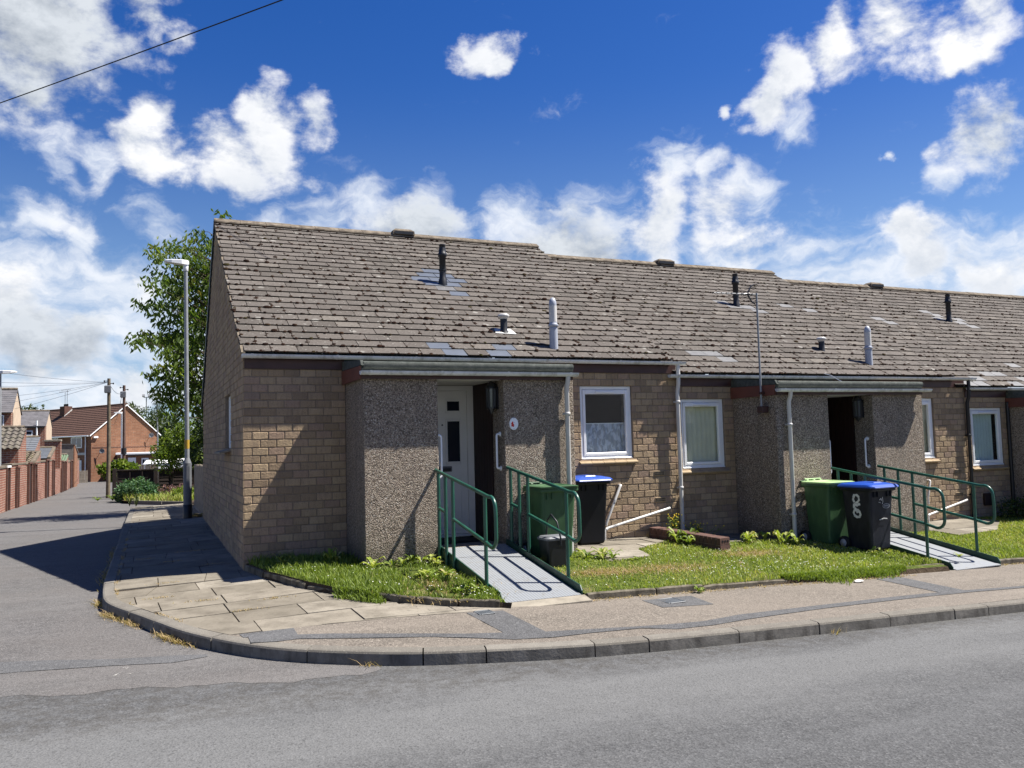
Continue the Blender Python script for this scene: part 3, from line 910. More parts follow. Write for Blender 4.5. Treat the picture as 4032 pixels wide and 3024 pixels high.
def downpipe(root, path, mat='pvc', r=.032, clips=()):
    p = MB(); p.tube(path, r, 12)
    o = p.build('downpipe', M[mat], root)
    for z in clips:
        c = MB(); x, y = path[-1][0], path[-1][1]
        c.lathe((x, y, z), [(r + .001, -.02), (r + .009, -.018), (r + .009, .018), (r + .001, .02)], 12)
        c.box((x - .05, y + r + .002, z - .012), (x + .05, y + r + .012, z + .012))
        c.build('pipe_clip', M[mat], o)
    return o


def roof(root, oy, oz, x0, x1, new, grey, low_x0=None):
    """single-lap concrete tiles, each one laid; new/grey: points of replaced slates"""
    O = V(0, -.075 + oy, 2.60 + oz); e = RL / NROW; w = .333
    mb = MB(); ms = MB()
    def at(x, s, h): return V(x, 0, 0) + O + TS * s + TN * h
    for i in range(NROW):
        xa0 = x0 if not (low_x0 is not None and i < 2) else low_x0
        x = math.floor((xa0 - 1) / w) * w + (i % 2) * w * .5 + rng.uniform(-.01, .01)
        s0 = i * e; s1 = min(s0 + e + .035, RL + .0)
        while x < x1:
            a, b = max(x + .0045, xa0), min(x + w - .0045, x1)
            x += w
            if b - a < .03: continue
            cx, cs = (a + b) / 2, s0 + e / 2
            py = O.y + TS.y * cs
            mi = 0
            for px, pyy in new:
                if a - .01 <= px <= b + .01 and abs(py - pyy) < e * .43: mi = 1
            for px, pyy in grey:
                if a - .01 <= px <= b + .01 and abs(py - pyy) < e * .43: mi = 2
            h0 = .025 + rng.uniform(-.002, .003) - (.006 if mi else 0); h1 = .005; th = .016 if not mi else .006
            tl, tr_ = rng.uniform(-.0025, .0025), rng.uniform(-.0025, .0025)
            ds = rng.uniform(-.004, .004)
            if rng.random() < .02 and not mi: ds -= rng.uniform(.01, .03)
            vs = [at(a, s0 + ds, h0 - th + tl), at(b, s0 + ds, h0 - th + tr_), at(b, s1, h1 - .004), at(a, s1, h1 - .004), at(a, s0 + ds, h0 + tl), at(b, s0 + ds, h0 + tr_), at(b, s1, h1 + .002), at(a, s1, h1 + .002)]
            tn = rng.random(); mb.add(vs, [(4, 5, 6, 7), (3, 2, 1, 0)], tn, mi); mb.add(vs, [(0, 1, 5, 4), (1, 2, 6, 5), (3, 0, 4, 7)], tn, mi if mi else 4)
            # moss cushions on the butts and at the joints
            if mi == 0:
                dens = 2.1 + 2.2 * (1 - i / NROW) + .5 * sstep((cx - 2) / 5)
                dens *= .35 + 1.3 * (.5 + .5 * math.sin(cx * 1.7 + i * .6) * math.sin(cx * .63 - i * .31 + 1))
                for _ in range(int(dens) + (rng.random() < dens % 1)):
                    if rng.random() < .55: mx, s_, = rng.uniform(a, b), s0 + rng.uniform(-.012, .014)
                    else: mx, s_ = rng.choice([a, b]) + rng.uniform(-.012, .012), s0 + rng.uniform(.0, e * .85)
                    h_ = h0 + (h1 - h0) * max(0, (s_ - s0) / e)
                    rx = rng.uniform(.01, .034) * (1.6 if rng.random() < .13 else 1); ry = rx * rng.uniform(.45, .8); rz = rng.uniform(.4, .75) * ry
                    k = 6; ph = rng.random() * 6
                    rr = [rng.uniform(.75, 1.2) for _ in range(k)]
                    ring = [at(mx + rx * rr[q] * math.cos(ph + 6.283 * q / k), s_ + ry * rr[q] * math.sin(ph + 6.283 * q / k), h_ - .004) for q in range(k)]
                    rin = [at(mx + .72 * rx * rr[q] * math.cos(ph + 6.283 * q / k), s_ + .72 * ry * rr[q] * math.sin(ph + 6.283 * q / k), h_ + rz * .75) for q in range(k)]
                    ms.add(ring + rin + [at(mx, s_, h_ + rz)], [(q, (q + 1) % k, (q + 1) % k + k, q + k) for q in range(k)] + [(q + k, (q + 1) % k + k, 2 * k) for q in range(k)], rng.random(), 0, True)
    # boarding under the tiles, rear slope
    lx = x0 + .002
    mb.add([at(lx, .0, -.012), at(x1, .0, -.012), at(x1, RL, -.012), at(lx, RL, -.012)], [(0, 1, 2, 3)], .3, 3)
    ry, rz = O.y + TS.y * RL, O.z + TS.z * RL
    rear = [(lx, ry, rz - .02), (x1, ry, rz - .02), (x1, 8.6 + oy, 2.40 + oz), (lx, 8.6 + oy, 2.40 + oz)]
    mb.prism(rear, (0, .03, .04), .4, 0)
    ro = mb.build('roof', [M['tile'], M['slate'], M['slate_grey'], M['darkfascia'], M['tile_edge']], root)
    ms.build('moss', M['moss'], ro, kind='stuff')
    # ridge: half-round-topped concrete angle pieces
    rg = MB(); x = x0
    while x < x1 - .02:
        b = min(x + .45, x1); dz = rng.uniform(-.004, .004)
        sec = [(-.15, -.078), (-.145, -.052), (-.03, .022), (0, .032), (.03, .022), (.145, -.052), (.15, -.078)]
        rg.prism([(x + .002, ry + p, rz + .035 + q + dz) for p, q in sec][::-1], (b - x - .004, 0, 0), rng.random())
        x = b
    rg.build('ridge_tiles', M['ridge'], ro)
    return ro


def flue_black(root, x, y, z, h):
    f = MB(); r = .056
    f.lathe((x, y, z - .08), [(r * 1.45, -.04), (r * 1.45, .04), (r * 1.25, .17), (r, .2), (r, h - .12), (r * 1.32, h - .115), (r * 1.34, h - .06), (r * 1.1, h - .045), (r * 1.1, h + .0), (r * .95, h + .03), (r * .95, h + .075), (r * 1.02, h + .077), (r * .9, h + .1)], 16)
    f.lathe((x, y, z - .08), [(r * 1.22, h * .47), (r * 1.22, h * .5)], 16)
    return f.build('flue_pipe', M['black'], root)


def vent_white(root, x, y, z, h):
    r = .058; f = MB()
    f.lathe((x, y, z - .06), [(r * 1.12, 0), (r * 1.1, h * .45), (r * 1.1, h * .46), (r, h * .47), (r, h * .9), (r * 1.02, h * .91), (r * .95, h * .97), (r * .6, h * 1.03), (.005, h * 1.05)], 16, .5, 0)
    o = f.build('flue_pipe', M['pipegrey'], root, 'grey and white capped flue pipe near the eaves')
    b = MB(); b.lathe((x, y, z - .06), [(r * 1.03, h * .58), (r * 1.03, h * .89)], 16); b.build('white_sleeve', M['pvc'], o)
    c = MB(); c.lathe((x, y, z - .06), [(r * 1.12, h * .49), (r * 1.45, h * .51), (r * 1.1, h * .55)], 16); c.build('storm_collar', M['pipegrey'], o)


def vent_short(root, x, y, z):
    f = MB(); f.lathe((x, y, z - .06), [(.1, -.02), (.075, .06), (.054, .1), (.054, .29)], 14)
    o = f.build('soil_vent', M['black'], root)
    c = MB(); c.lathe((x, y, z - .06), [(.058, .27), (.062, .29), (.088, .302), (.09, .33), (.06, .352), (.01, .358)], 14); c.build('vent_cap', M['pvc'], o)
    b = MB(); p = [V(x - .17, y, z) + TS * -.08 + TN * .02, V(x + .17, y, z) + TS * -.1 + TN * .02, V(x + .14, y, z) + TS * .1 + TN * .02, V(x - .13, y, z) + TS * .1 + TN * .02]
    b.prism(p, TN * .008); b.build('flashing', M['lead'], o)


def ridge_vent(root, x, oy, oz):
    y = 4.77 + oy; z = 5.5 + oz; m = MB()
    secs = []
    for q, (hw, hy, dz) in enumerate(((.22, .16, .0), (.215, .155, .075), (.15, .09, .125))):
        secs.append([(x - hw, y - hy, z + dz), (x + hw, y - hy, z + dz), (x + hw, y + hy, z + dz), (x - hw, y + hy, z + dz)])
    m.loft(secs); o = m.build('ridge_vent', M['ridge'], root)
    g = MB(); g.box((x - .19, y - .166, z + .008), (x + .19, y - .161, z + .062)); g.build('vent_grille', M['black'], o)


def lantern(root, x, y, z):
    """half lantern on the right-hand porch reveal; x is the wall plane, lamp hangs to -x"""
    cx = x - .085; m = MB()
    m.box((x - .02, y - .05, z - .17), (x - .001, y + .05, z + .12))
    m.lathe((cx, y, z), [(.012, .2), (.03, .185), (.075, .13), (.082, .1), (.07, .098)], 8, smooth=False)
    m.lathe((cx, y, z), [(.062, -.17), (.07, -.16), (.07, -.145), (.03, -.2), (.01, -.23)], 8, smooth=False)
    for k in range(8):
        a = 2 * math.pi * k / 8
        m.tube([(cx + .06 * math.cos(a), y + .06 * math.sin(a), z - .15), (cx + .068 * math.cos(a), y + .068 * math.sin(a), z + .1)], .0095, 5)
    m.tube([(x - .01, y, z + .15), (cx, y, z + .19)], .01, 6)
    o = m.build('porch_lantern', M['iron'], root)
    g = MB(); g.lathe((cx, y, z), [(.054, -.145), (.061, .098)], 8, smooth=False); g.build('lantern_glass', M['lampglass'], o)


def grab_rail(root, x, y0, y1, z0, z1, vert_x=None):
    """white moulded D-rail"""
    m = MB()
    if vert_x is None:      # on the reveal facing -x
        d = .055
        path = [(x - .002, y0, z1), (x - d + .02, y0, z1), (x - d + .006, y0, z1 - .006), (x - d, y0, z1 - .02), (x - d, y0, z0 + .02), (x - d + .006, y0, z0 + .006), (x - d + .02, y0, z0), (x - .002, y0, z0)]
        for z in (z0, z1): m.lathe((x, y0, z), [(.032, -.014), (.032, -.001)], 14, axis='x')
        m.tube(path, .015, 10)
    return m.build('grab_rail', M['upvc'], root)


def bungalow(k, label, sp):
    ox, oy, oz = sp['o']
    root = thing('bungalow', (ox, oy, oz - .12), label, 'bungalow', 'terraced bungalows stepping down the street')
    W0, W1 = sp['wall']                     # wall extent in x
    F = oy
    zb = oz - .3
    # ---- front brickwork
    mb = MB(); opens = [(a - W0, b - W0, c - oz, d - oz) for a, b, c, d, _ in sp['windows']]
    runs = sp['runs']
    for ri, (a, b) in enumerate(runs):
        op = [(q[0] + W0 - a, q[1] + W0 - a, q[2], q[3]) for q in opens if q[0] + W0 >= a - .01 and q[1] + W0 <= b + .01]
        wm = mb if ri == 0 else MB()
        bricks(wm, (a, F, oz), (1, 0, 0), (0, -1, 0), b - a, -.4, 29, op, corner=a == 0)
        wall_face(wm, (a, F, oz), (1, 0, 0), (0, -1, 0), (.003 if a == 0 else 0), b - a, -.45, 2.56, op)
        if ri: wm.build('brick_wall', [M['brick'], M['mortar']], root)
    # vertical soldier bricks over the windows
    for a, b, c, d, _ in sp['windows']:
        pass
    # ---- side wall (left): whole gable for the end house, a narrow return for the others
    if k == 0:
        def top(u_):
            return 2.57 + RPITCH * u_ if u_ < 4.77 else 5.44 - (u_ - 4.77) * .845
        gop = [(1.72, 2.70, 1.4, 2.2)]
        # u runs from the rear to the front so that faces look outwards: use y = u
        bricks(mb, (0, 0, 0), (0, 1, 0), (-1, 0, 0), 8.35, -.4, 60, gop, top, phase=1)
        ys = [.003, 1.72, 2.70, 4.77, 8.35]
        for a, b in zip(ys, ys[1:]):
            if a == 1.72:
                mb.prism([(0, a, -.5), (0, b, -.5), (0, b, 1.4), (0, a, 1.4)], (.12, 0, 0), .5, 1)
                mb.prism([(0, a, 2.2), (0, b, 2.2), (0, b, top(b)), (0, a, top(a))], (.12, 0, 0), .5, 1)
            else:
                mb.prism([(0, a, -.5), (0, b, -.5), (0, b, top(b)), (0, a, top(a))], (.12, 0, 0), .5, 1)
    # rear wall and inner dark partition
    mb.build('brick_wall', [M['brick'], M['mortar']], root)
    rw = MB(); rw.box((W0 + .13, 8.25 + oy, oz - .5), (W1 - .01, 8.35 + oy, oz + 2.45)); rw.build('rear_wall', M['mortar'], root)
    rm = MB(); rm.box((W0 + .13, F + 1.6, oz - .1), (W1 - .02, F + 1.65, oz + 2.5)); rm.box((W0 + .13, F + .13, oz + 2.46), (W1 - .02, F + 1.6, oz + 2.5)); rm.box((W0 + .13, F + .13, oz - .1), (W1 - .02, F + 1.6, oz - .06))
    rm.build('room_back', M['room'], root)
    for a, b, c, d, ins in sp['windows']: window(root, a, b, c, d, F, ins)
    # ---- porch
    pa, pb, qa, qb = sp['porch']; D = 1.0; ps = MB(); th = .11
    fz = oz - .35
    def pbx(a, b): ps.bbox(a, b, .012)
    pbx((pa, F - D, fz), (qa, F - D + .4, oz + 2.42)); ps.box((pa + .001, F - D + .401, fz), (pa + .14, F - .001, oz + 2.42))
    ps.box((qa - .06, F - D + .401, fz), (qa - .001, F + .1, oz + 2.42))
    pbx((qb, F - D, fz), (pb, F - D + .4, oz + 2.42)); ps.box((pb - .14, F - D + .401, fz), (pb - .001, F - .001, oz + 2.42))
    ps.box((qa + .001, F - D + .02, oz + 2.225), (qb - .001, F - D + .12, oz + 2.42))
    ps.build('porch_wall', M['pebble'], root)
    tm = MB(); tm.box((qb + .004, F - D + .41, oz - .02), (qb + .08, F + .16, oz + 2.2))
    for i in range(7): 
        yy = F - D + .42 + i * .1
        tm.box((qb - .004, yy, oz - .0), (qb + .004, yy + .094, oz + 2.2))
    tm.build('timber_cladding', M['timber'], root)
    cl = MB(); cl.box((qa - .05, F - D + .121, oz + 2.205), (qb + .05, F + .3, oz + 2.224)); cl.build('porch_ceiling', M['soffit'], root)
    fl = MB(); fl.box((qa + .001, F - D + .02, oz - .2), (qb - .001, F + .11, oz + .075)); fl.build('porch_floor', M['concrete'], root)
    mt = MB(); mt.bbox((qa + .06, F - .45, oz + .076), (qb - .12, F + .04, oz + .098), .008); mt.build('door_mat', M['rubber'], root)
    # porch roof: felted slab, boards, gutter
    g0, g1 = pa - .03, sp['porch_roof'][1]
    pf = MB()
    pf.prism([(g0, F - 1.06, oz + 2.30), (g0, F - 1.04, oz + 2.395), (g0, F - .98, oz + 2.40), (g0, F - .02, oz + 2.445), (g0, F - .02, oz + 2.30)], (g1 - g0, 0, 0))
    secs = []
    for x in (g0 + .02, g1):
        secs.append([(x, F - 1.05 + .045 * math.cos(a), oz + 2.365 + .05 * math.sin(a)) for a in [2 * math.pi * t / 10 for t in range(10)]])
    pf.loft(secs, .5, 0, True)
    pf.prism([(g0 - .015, F - 1.1, oz + 2.36), (g0 - .015, F - 1.05, oz + 2.425), (g0 - .015, F - .02, oz + 2.50), (g0 - .015, F - .02, oz + 2.38)], (.035, 0, 0))
    pf.build('porch_roof', M['felt'], root)
    e = MB(); e.prism([(g0 - .02, F - 1.04, oz + 2.20), (g0 - .02, F - 1.04, oz + 2.355), (g0 - .02, F - .011, oz + 2.375), (g0 - .02, F - .011, oz + 2.195)], (.019, 0, 0)); e.build('porch_fascia', M['maroon_end'], root, 'faded red end board of the porch roof')
    e = MB(); e.box((g0, F - 1.062, oz + 2.2), (g1, F - 1.041, oz + 2.3)); e.build('porch_fascia', M['maroon'], root)
    gutter(root, g0 - .03, sp['porch_roof'][2], F - 1.115, oz + 2.29)
    # dark upstand board between porch roof and main gutter
    e = MB(); e.box((pa - .02, F - .05, oz + 2.40), (pa + 2.1, F - .029, oz + 2.53)); e.build('upstand_board', M['darkfascia'], root)
    # ---- door
    fr = MB(); Yd = F + .10; za, zt = oz + .1, oz + 2.2
    if sp['door'] == 'white':
        dm, fm = M['door'], M['door']
    else:
        dm, fm = M['timber'], M['timber']
    fr.bbox((qa + .002, Yd, za), (qa + .06, Yd + .07, zt), .006); fr.bbox((qb - .1, Yd, za), (qb - .004, Yd + .07, zt), .006)
    fr.bbox((qa + .06, Yd + .001, zt - .07), (qb - .1, Yd + .07, zt), .006); fr.bbox((qa + .06, Yd - .05, za), (qb - .1, Yd + .07, za + .03), .006)
    fr.build('door_frame', fm, root)
    d = MB(); da, db = qa + .063, qb - .103; d.box((da, Yd + .02, za + .1), (db, Yd + .06, zt - .073))
    d.bbox((da, Yd + .005, za + .032), (db, Yd + .055, za + .098), .01)
    cx0, cx1 = db - .32, db - .08
    rz = oz
    def ring(a, b, c, e_, w=.03, dd=.014):
        d.bbox((a, Yd + .02 - dd, c), (a + w, Yd + .021, e_), .006); d.bbox((b - w, Yd + .02 - dd, c), (b, Yd + .021, e_), .006)
        d.bbox((a + w, Yd + .021 - dd, c), (b - w, Yd + .021, c + w), .006); d.bbox((a + w, Yd + .021 - dd, e_ - w), (b - w, Yd + .021, e_), .006)
    for xs_ in ((da + .07, da + .31), (cx0, cx1)):
        ring(xs_[0], xs_[1], rz + 1.82, rz + 2.01); ring(xs_[0], xs_[1], rz + 1.11, rz + 1.73); ring(xs_[0], xs_[1], rz + .33, rz + .92, .022, .008)
    do = d.build('front_door', dm, root)
    if sp['door'] == 'white':
        for xs_ in ((da + .07, da + .31), (cx0, cx1)):
            for c, e_ in ((1.845, 1.985), (1.135, 1.705)):
                p = MB(); p.box((xs_[0] + .028, Yd + .012, rz + c), (xs_[1] - .028, Yd + .0195, rz + e_)); p.build('door_glass', M['darkglass'], do)
        p = MB(); p.bbox((da + .22, Yd + .004, rz + 1.0), (da + .5, Yd + .0195, rz + 1.075), .006); p.build('letterbox', M['lampgrey'], do)
        p = MB(); p.box((da + .24, Yd + .001, rz + 1.01), (da + .48, Yd + .0038, rz + 1.05)); p.build('letter_flap', M['black'], do)
        p = MB(); p.lathe((da + .37, Yd + .0195, rz + 1.65), [(.012, -.008), (.012, 0)], 10, axis='y'); p.build('spyhole', M['iron'], do)
    lantern(root, qb, F - .78 if k == 0 else F - .77, oz + (2.0 if k == 0 else 2.01))
    grab_rail(root, qb, F - .86, 0, oz + 1.055, oz + 1.5)
    m = MB(); x = qa + .035
    m.tube([(qa - .0, F - .93, oz + 1.5), (x - .01, F - .93, oz + 1.5), (x + .012, F - .93, oz + 1.492), (x + .022, F - .93, oz + 1.47), (x + .022, F - .93, oz + 1.0), (x + .01, F - .93, oz + .975), (qa, F - .93, oz + .97)], .015, 10)
    m.build('grab_rail', M['upvc'], root)
    # ---- roof, fascia, gutters
    ra, rb = sp['roof']
    ro = roof(root, oy, oz, ra, rb, sp['new'], sp['grey'], sp.get('low'))
    fa = MB(); fa.box((sp['fascia'][0], F - .028, oz + 2.40), (sp['fascia'][1], F - .0085, oz + 2.565)); fa.build('fascia_board', M['maroon'], root)
    gutter(root, sp['gutter'][0], sp['gutter'][1], F - .118, oz + 2.572)
    if k == 0:
        ve = MB()
        for i in range(30):
            a = i / 30 * RL; b = (i + 1) / 30 * RL
            O = V(0, -.075, 2.60)
            ve.prism([V(-.034, 0, 0) + O + TS * a + TN * -.035, V(-.034, 0, 0) + O + TS * b + TN * -.035, V(-.034, 0, 0) + O + TS * b + TN * .004, V(-.034, 0, 0) + O + TS * a + TN * .004], (.05, 0, 0), rng.random())
        ve.build('verge_strip', M['ridge'], ro)
        bg = MB(); bg.prism([(-.035, 4.77, 5.40), (-.035, 8.62, 2.28), (-.035, 8.62, 2.44), (-.035, 4.77, 5.52)], (.05, 0, 0)); bg.build('bargeboard', M['darkfascia'], ro)
        # gable window
        w = MB(); X0, X1 = .05, .1
        w.bbox((X0, 1.722, 1.402), (X1, 1.775, 2.198), .005); w.bbox((X0, 2.645, 1.402), (X1, 2.698, 2.198), .005)
        w.bbox((X0 + .001, 1.775, 2.14), (X1, 2.645, 2.198), .005); w.bbox((X0 + .001, 1.775, 1.402), (X1, 2.645, 1.46), .005)
        wo = w.build('window_frame', M['upvc'], root)
        g = MB(); g.box((.07, 1.77, 1.455), (.076, 2.65, 2.145)); g.build('pane', M['glass'], wo)
        g = MB(); g.box((.3, 1.5, 1.2), (.32, 2.9, 2.3)); g.build('vertical_blind', M['blind'], root)
        g = MB(); g.prism([(.048, 1.68, 1.398), (-.16, 1.68, 1.35), (-.16, 1.68, 1.325), (.048, 1.68, 1.37)], (0, 1.06, 0)); g.build('window_sill', M['concrete'], root)
    for f in sp['flues']:
        if f[0] == 'b': flue_black(root, *f[1:])
        elif f[0] == 'w': vent_white(root, *f[1:])
        elif f[0] == 's': vent_short(root, *f[1:])
        elif f[0] == 'r': ridge_vent(root, f[1], oy, oz)
    for pth, mat, cl in sp['pipes']: downpipe(root, pth, mat, .032, cl)
    for pth in sp['waste']:
        p = MB(); p.tube(pth, .021, 10)
        for q in (0, -1):
            pass
        o = p.build('waste_pipe', M['pvc'], root)
        c = MB(); a, b = Vector(pth[-3]), Vector(pth[-2]); mid = a.lerp(b, .4); d_ = (b - a).normalized() * .02
        c.tube([mid - d_, mid + d_], .026, 10); c.build('pipe_joint', M['pvc'], o)
    for x, z in sp['vents']:
        a = MB(); a.bbox((x - .095, F - .016, z - .038), (x + .095, F - .002, z + .038), .004, .5, 0)
        ao = a.build('air_brick', M['sill'], root)
        s_ = MB()
        for i in range(7):
            for j in range(2):
                s_.box((x - .085 + i * .025, F - .0185, z - .028 + j * .03), (x - .085 + i * .025 + .016, F - .0165, z - .028 + j * .03 + .022))
        s_.build('vent_holes', M['black'], ao)
    return root


def dxy(p, d): return [(a + d[0], b + d[1]) for a, b in p]


patch1 = [(3.38, 2.95), (3.55, 2.95), (3.25, 2.75), (3.5, 2.78), (3.75, 2.66), (3.9, 2.55), (3.15, 2.6), (3.4, 2.58), (3.65, 2.5), (3.3, 2.42), (3.75, 2.35), (3.55, 2.15), (3.42, 2.18)]
B1 = dict(o=(0, 0, 0), wall=(0, 6.49), runs=[(0, 1.284), (4.15, 6.49)], windows=[(4.79, 5.685, 1.1, 2.2, 'lace')],
          porch=(1.285, 4.15, 2.23, 3.13), porch_roof=(1.25, 4.12, 4.16), door='white', roof=(-.03, 6.42), fascia=(.01, 6.49), gutter=(-.03, 6.6),
          new=patch1 + [(2.6, .28), (2.72, .25), (2.68, -.02), (3.7, .12), (3.6, -.02)], grey=[(3.55, 2.22)],
          flues=[('b', 3.51, 2.427, 4.10, .68), ('s', 3.885, .701, 3.06), ('w', 4.485, .21, 2.77, .8), ('r', 3.48)],
          pipes=[([(4.02, -1.115, 2.26), (4.02, -1.10, 2.18), (4.02, -1.06, 2.1), (4.02, -1.06, -.1)], 'pvc', (1.75, .5)),
                 ([(6.472, -.118, 2.56), (6.472, -.118, 2.28), (6.472, -.112, 2.22), (6.472, -.085, 2.14), (6.472, -.08, 2.08), (6.472, -.08, -.15)], 'pvc', (1.95, .62))],
          waste=[[(5.41, .0, .70), (5.41, -.05, .70), (5.39, -.062, .68), (5.14, -.062, .16), (5.13, -.062, .12)], [(6.27, .0, .315), (6.27, -.05, .315), (6.25, -.062, .31), (5.16, -.062, .08), (5.1, -.075, .05), (5.09, -.08, -.1)]],
          vents=[(6.13, .854), (6.137, .449)])
z2, z3 = -.2, -.385
B2 = dict(o=(6.24, 0, z2), wall=(6.5, 12.97), runs=[(6.5, 7.6), (10.66, 12.97)], windows=[(6.58, 7.41, z2 + 1.1, z2 + 2.2, 'blind'), (11.27, 12.155, z2 + 1.1, z2 + 2.2, 'blind')],
          porch=(7.6, 10.69, 8.64, 9.575), porch_roof=(7.57, 10.63, 10.75), door='dark', roof=(6.425, 12.71), fascia=(6.51, 12.97), gutter=(6.31, 13.15),
          new=[], grey=[(9.75, 2.8), (10.0, 2.6), (9.85, 2.6), (10.2, 2.42), (7.5, .6), (7.7, .42), (11.4, 2.9), (11.7, 2.7)],
          flues=[('b', 9.915, 2.667, 4.0, .69), ('s', 10.33, .808, 2.89), ('w', 10.97, .322, 2.6, .77), ('r', 9.6)],
          pipes=[([(7.80, -1.115, z2 + 2.26), (7.80, -1.10, z2 + 2.18), (7.80, -1.06, z2 + 2.1), (7.80, -1.06, -.3)], 'pvc', (1.55, .2))],
          waste=[[(11.89, 0, .5), (11.89, -.05, .5), (11.885, -.062, .48), (11.81, -.062, .2), (11.81, -.062, .08)], [(12.83, 0, .105), (12.83, -.05, .105), (12.81, -.062, .1), (11.82, -.062, -.11), (11.78, -.07, -.13), (11.77, -.08, -.28)]],
          vents=[(12.69, .639), (12.695, .214)])
B3 = dict(o=(12.5, 0, z3), wall=(12.98, 25), runs=[(12.98, 14.16), (17.2, 25)], windows=[(13.12, 14.0, z3 + 1.1, z3 + 2.2, 'blind_blue')],
          porch=(14.16, 17.2, 15.3, 16.2), porch_roof=(14.13, 17.2, 17.3), door='dark', roof=(12.715, 25), fascia=(12.99, 25), gutter=(12.96, 25),
          new=[], grey=[(13.9, 2.8), (14.15, 2.6), (16.16, 3.4), (16.4, 3.2), (16.3, 2.95), (16.5, 2.85), (16.9, 3.05), (16.9, 2.6), (14.32, .42), (14.6, .3), (14.9, .25), (13.5, .0), (13.3, .02), (14.58, .07), (13.65, .2), (15.6, .77)],
          flues=[('b', 16.32, 2.851, 3.93, .68), ('r', 16.03)],
          pipes=[([(12.975, -.118, z2 + 2.55), (12.975, -.118, z2 + 2.3), (12.975, -.1, z2 + 2.2), (12.975, -.065, z2 + 2.1), (12.975, -.06, -.3)], 'black', (1.3, .2)),
                 ([(14.12, -.04, z3 + 2.3), (14.12, -.04, z3 + .6), (14.1, -.04, -.3)], 'black', ())],
          waste=[], vents=[])
b1 = bungalow(0, 'end bungalow nearest the lane with white door and bare brick gable', B1)
b2 = bungalow(1, 'middle bungalow of the terrace with dark door and TV aerial mast', B2)
b3 = bungalow(2, 'third bungalow down the terrace, cut off at the right edge', B3)
# house plaque with a worn red picture on the right-hand porch pier
m = MB(); m.lathe((3.262, -1.0, 1.628), [(.0615, -.009), (.063, -.004), (.063, 0)], 28, axis='y')
m.v = [(x, y, 1.628 + (z - 1.628) * 1.28) for x, y, z in m.v]
pl = m.build('door_plaque', M['upvc'], b1, 'oval white plaque with a worn red picture')
m = MB()
for px, pz, r in ((3.238, 1.63, .016), (3.246, 1.612, .017), (3.235, 1.605, .013), (3.252, 1.6, .012), (3.243, 1.648, .01), (3.257, 1.616, .008)):
    m.lathe((px, -1.0101 - r * .02, pz), [(r, 0), (r * .98, .0005)], 9, axis='y')
m.build('plaque_picture', M['redpaint'], pl)
m = MB()
for px, pz, r in ((3.262, 1.694, .005), (3.262, 1.562, .005), (3.268, 1.642, .004), (3.255, 1.65, .003)):
    m.lathe((px, -1.0102, pz), [(r, 0), (r, .0006)], 8, axis='y')
m.build('screw', M['lampgrey'], pl)
# aerial mast on the side of the second porch
m = MB(); m.tube([(7.5, -.80, 1.75), (7.5, -.80, 3.59)], .016, 8); am = m.build('aerial_mast', M['galv'], b2)
m = MB(); m.bbox((7.46, -.86, 1.74), (7.585, -.74, 1.84), .006); m.build('mast_bracket', M['maroon'], am)
m = MB(); m.bbox((7.475, -.83, 2.02), (7.585, -.775, 2.06), .004); m.build('mast_bracket', M['maroon'], am)
m = MB(); m.tube([(6.7, -.80, 3.555), (7.53, -.80, 3.57)], .008, 6)
for i in range(8):
    x = 6.73 + i * .09
    m.tube([(x, -.89, 3.56), (x, -.71, 3.56)], .004, 5)
m.build('aerial', M['galv'], am)
m = MB()
for s_ in (-1, 1):
    m.tube([(7.32, -.80, 3.57), (7.4, -.80, 3.57 + s_ * .12), (7.46, -.80, 3.57 + s_ * .15)], .012, 6)
    for q in range(3): m.tube([(7.34 + q * .05, -.94, 3.57 + s_ * (.04 + .05 * q)), (7.34 + q * .05, -.66, 3.57 + s_ * (.04 + .05 * q))], .004, 5)
m.tube([(7.25, -.80, 3.555), (7.36, -.80, 3.57)], .02, 6)
m.build('aerial_reflector', M['iron'], am)
m = MB(); m.tube([(9.45, -.12, 2.42), (9.52, -.2, 2.38), (9.5, -.4, 2.28), (9.35, -.65, 2.23), (9.3, -.85, 2.22)], .006, 6); m.build('loose_cable', M['pipegrey'], b2)
m = MB(); m.bbox((13.32, -.05, -.03), (13.6, -.002, .2), .01); m.build('meter_box', M['timber'], b3)
# the row across the road, which the windows mirror
root = thing('bungalow', (20, -22, -.6), 'bungalow row across the road, mirrored in the window panes', 'bungalow')
m = MB(); m.box((5, -30, -.9), (46, -22, 1.9)); m.build('brick_wall', M['dark_brick'], root)
m = MB(); L_ = 5.4
for i in range(24):
    y0, y1 = -21.5 - 4.5 * i / 24, -21.5 - 4.5 * (i + 1) / 24 - .03; za, zb_ = 2.0 + 3.0 * i / 24, 2.0 + 3.0 * (i + 1) / 24
    m.prism([(4.5, y0, za + .05), (46.5, y0, za + .05), (46.5, y1, zb_ + .02), (4.5, y1, zb_ + .02)], (0, 0, -.03), rng.random())
m.prism([(4.5, -26, 4.98), (46.5, -26, 4.98), (46.5, -30.5, 2.0), (4.5, -30.5, 2.0)], (0, 0, -.05))
m.build('roof', M['slate_dark'], root)
m = MB(); m.box((4.5, -21.6, 1.78), (46.5, -21.45, 1.98)); m.build('fascia_board', M['black'], root)


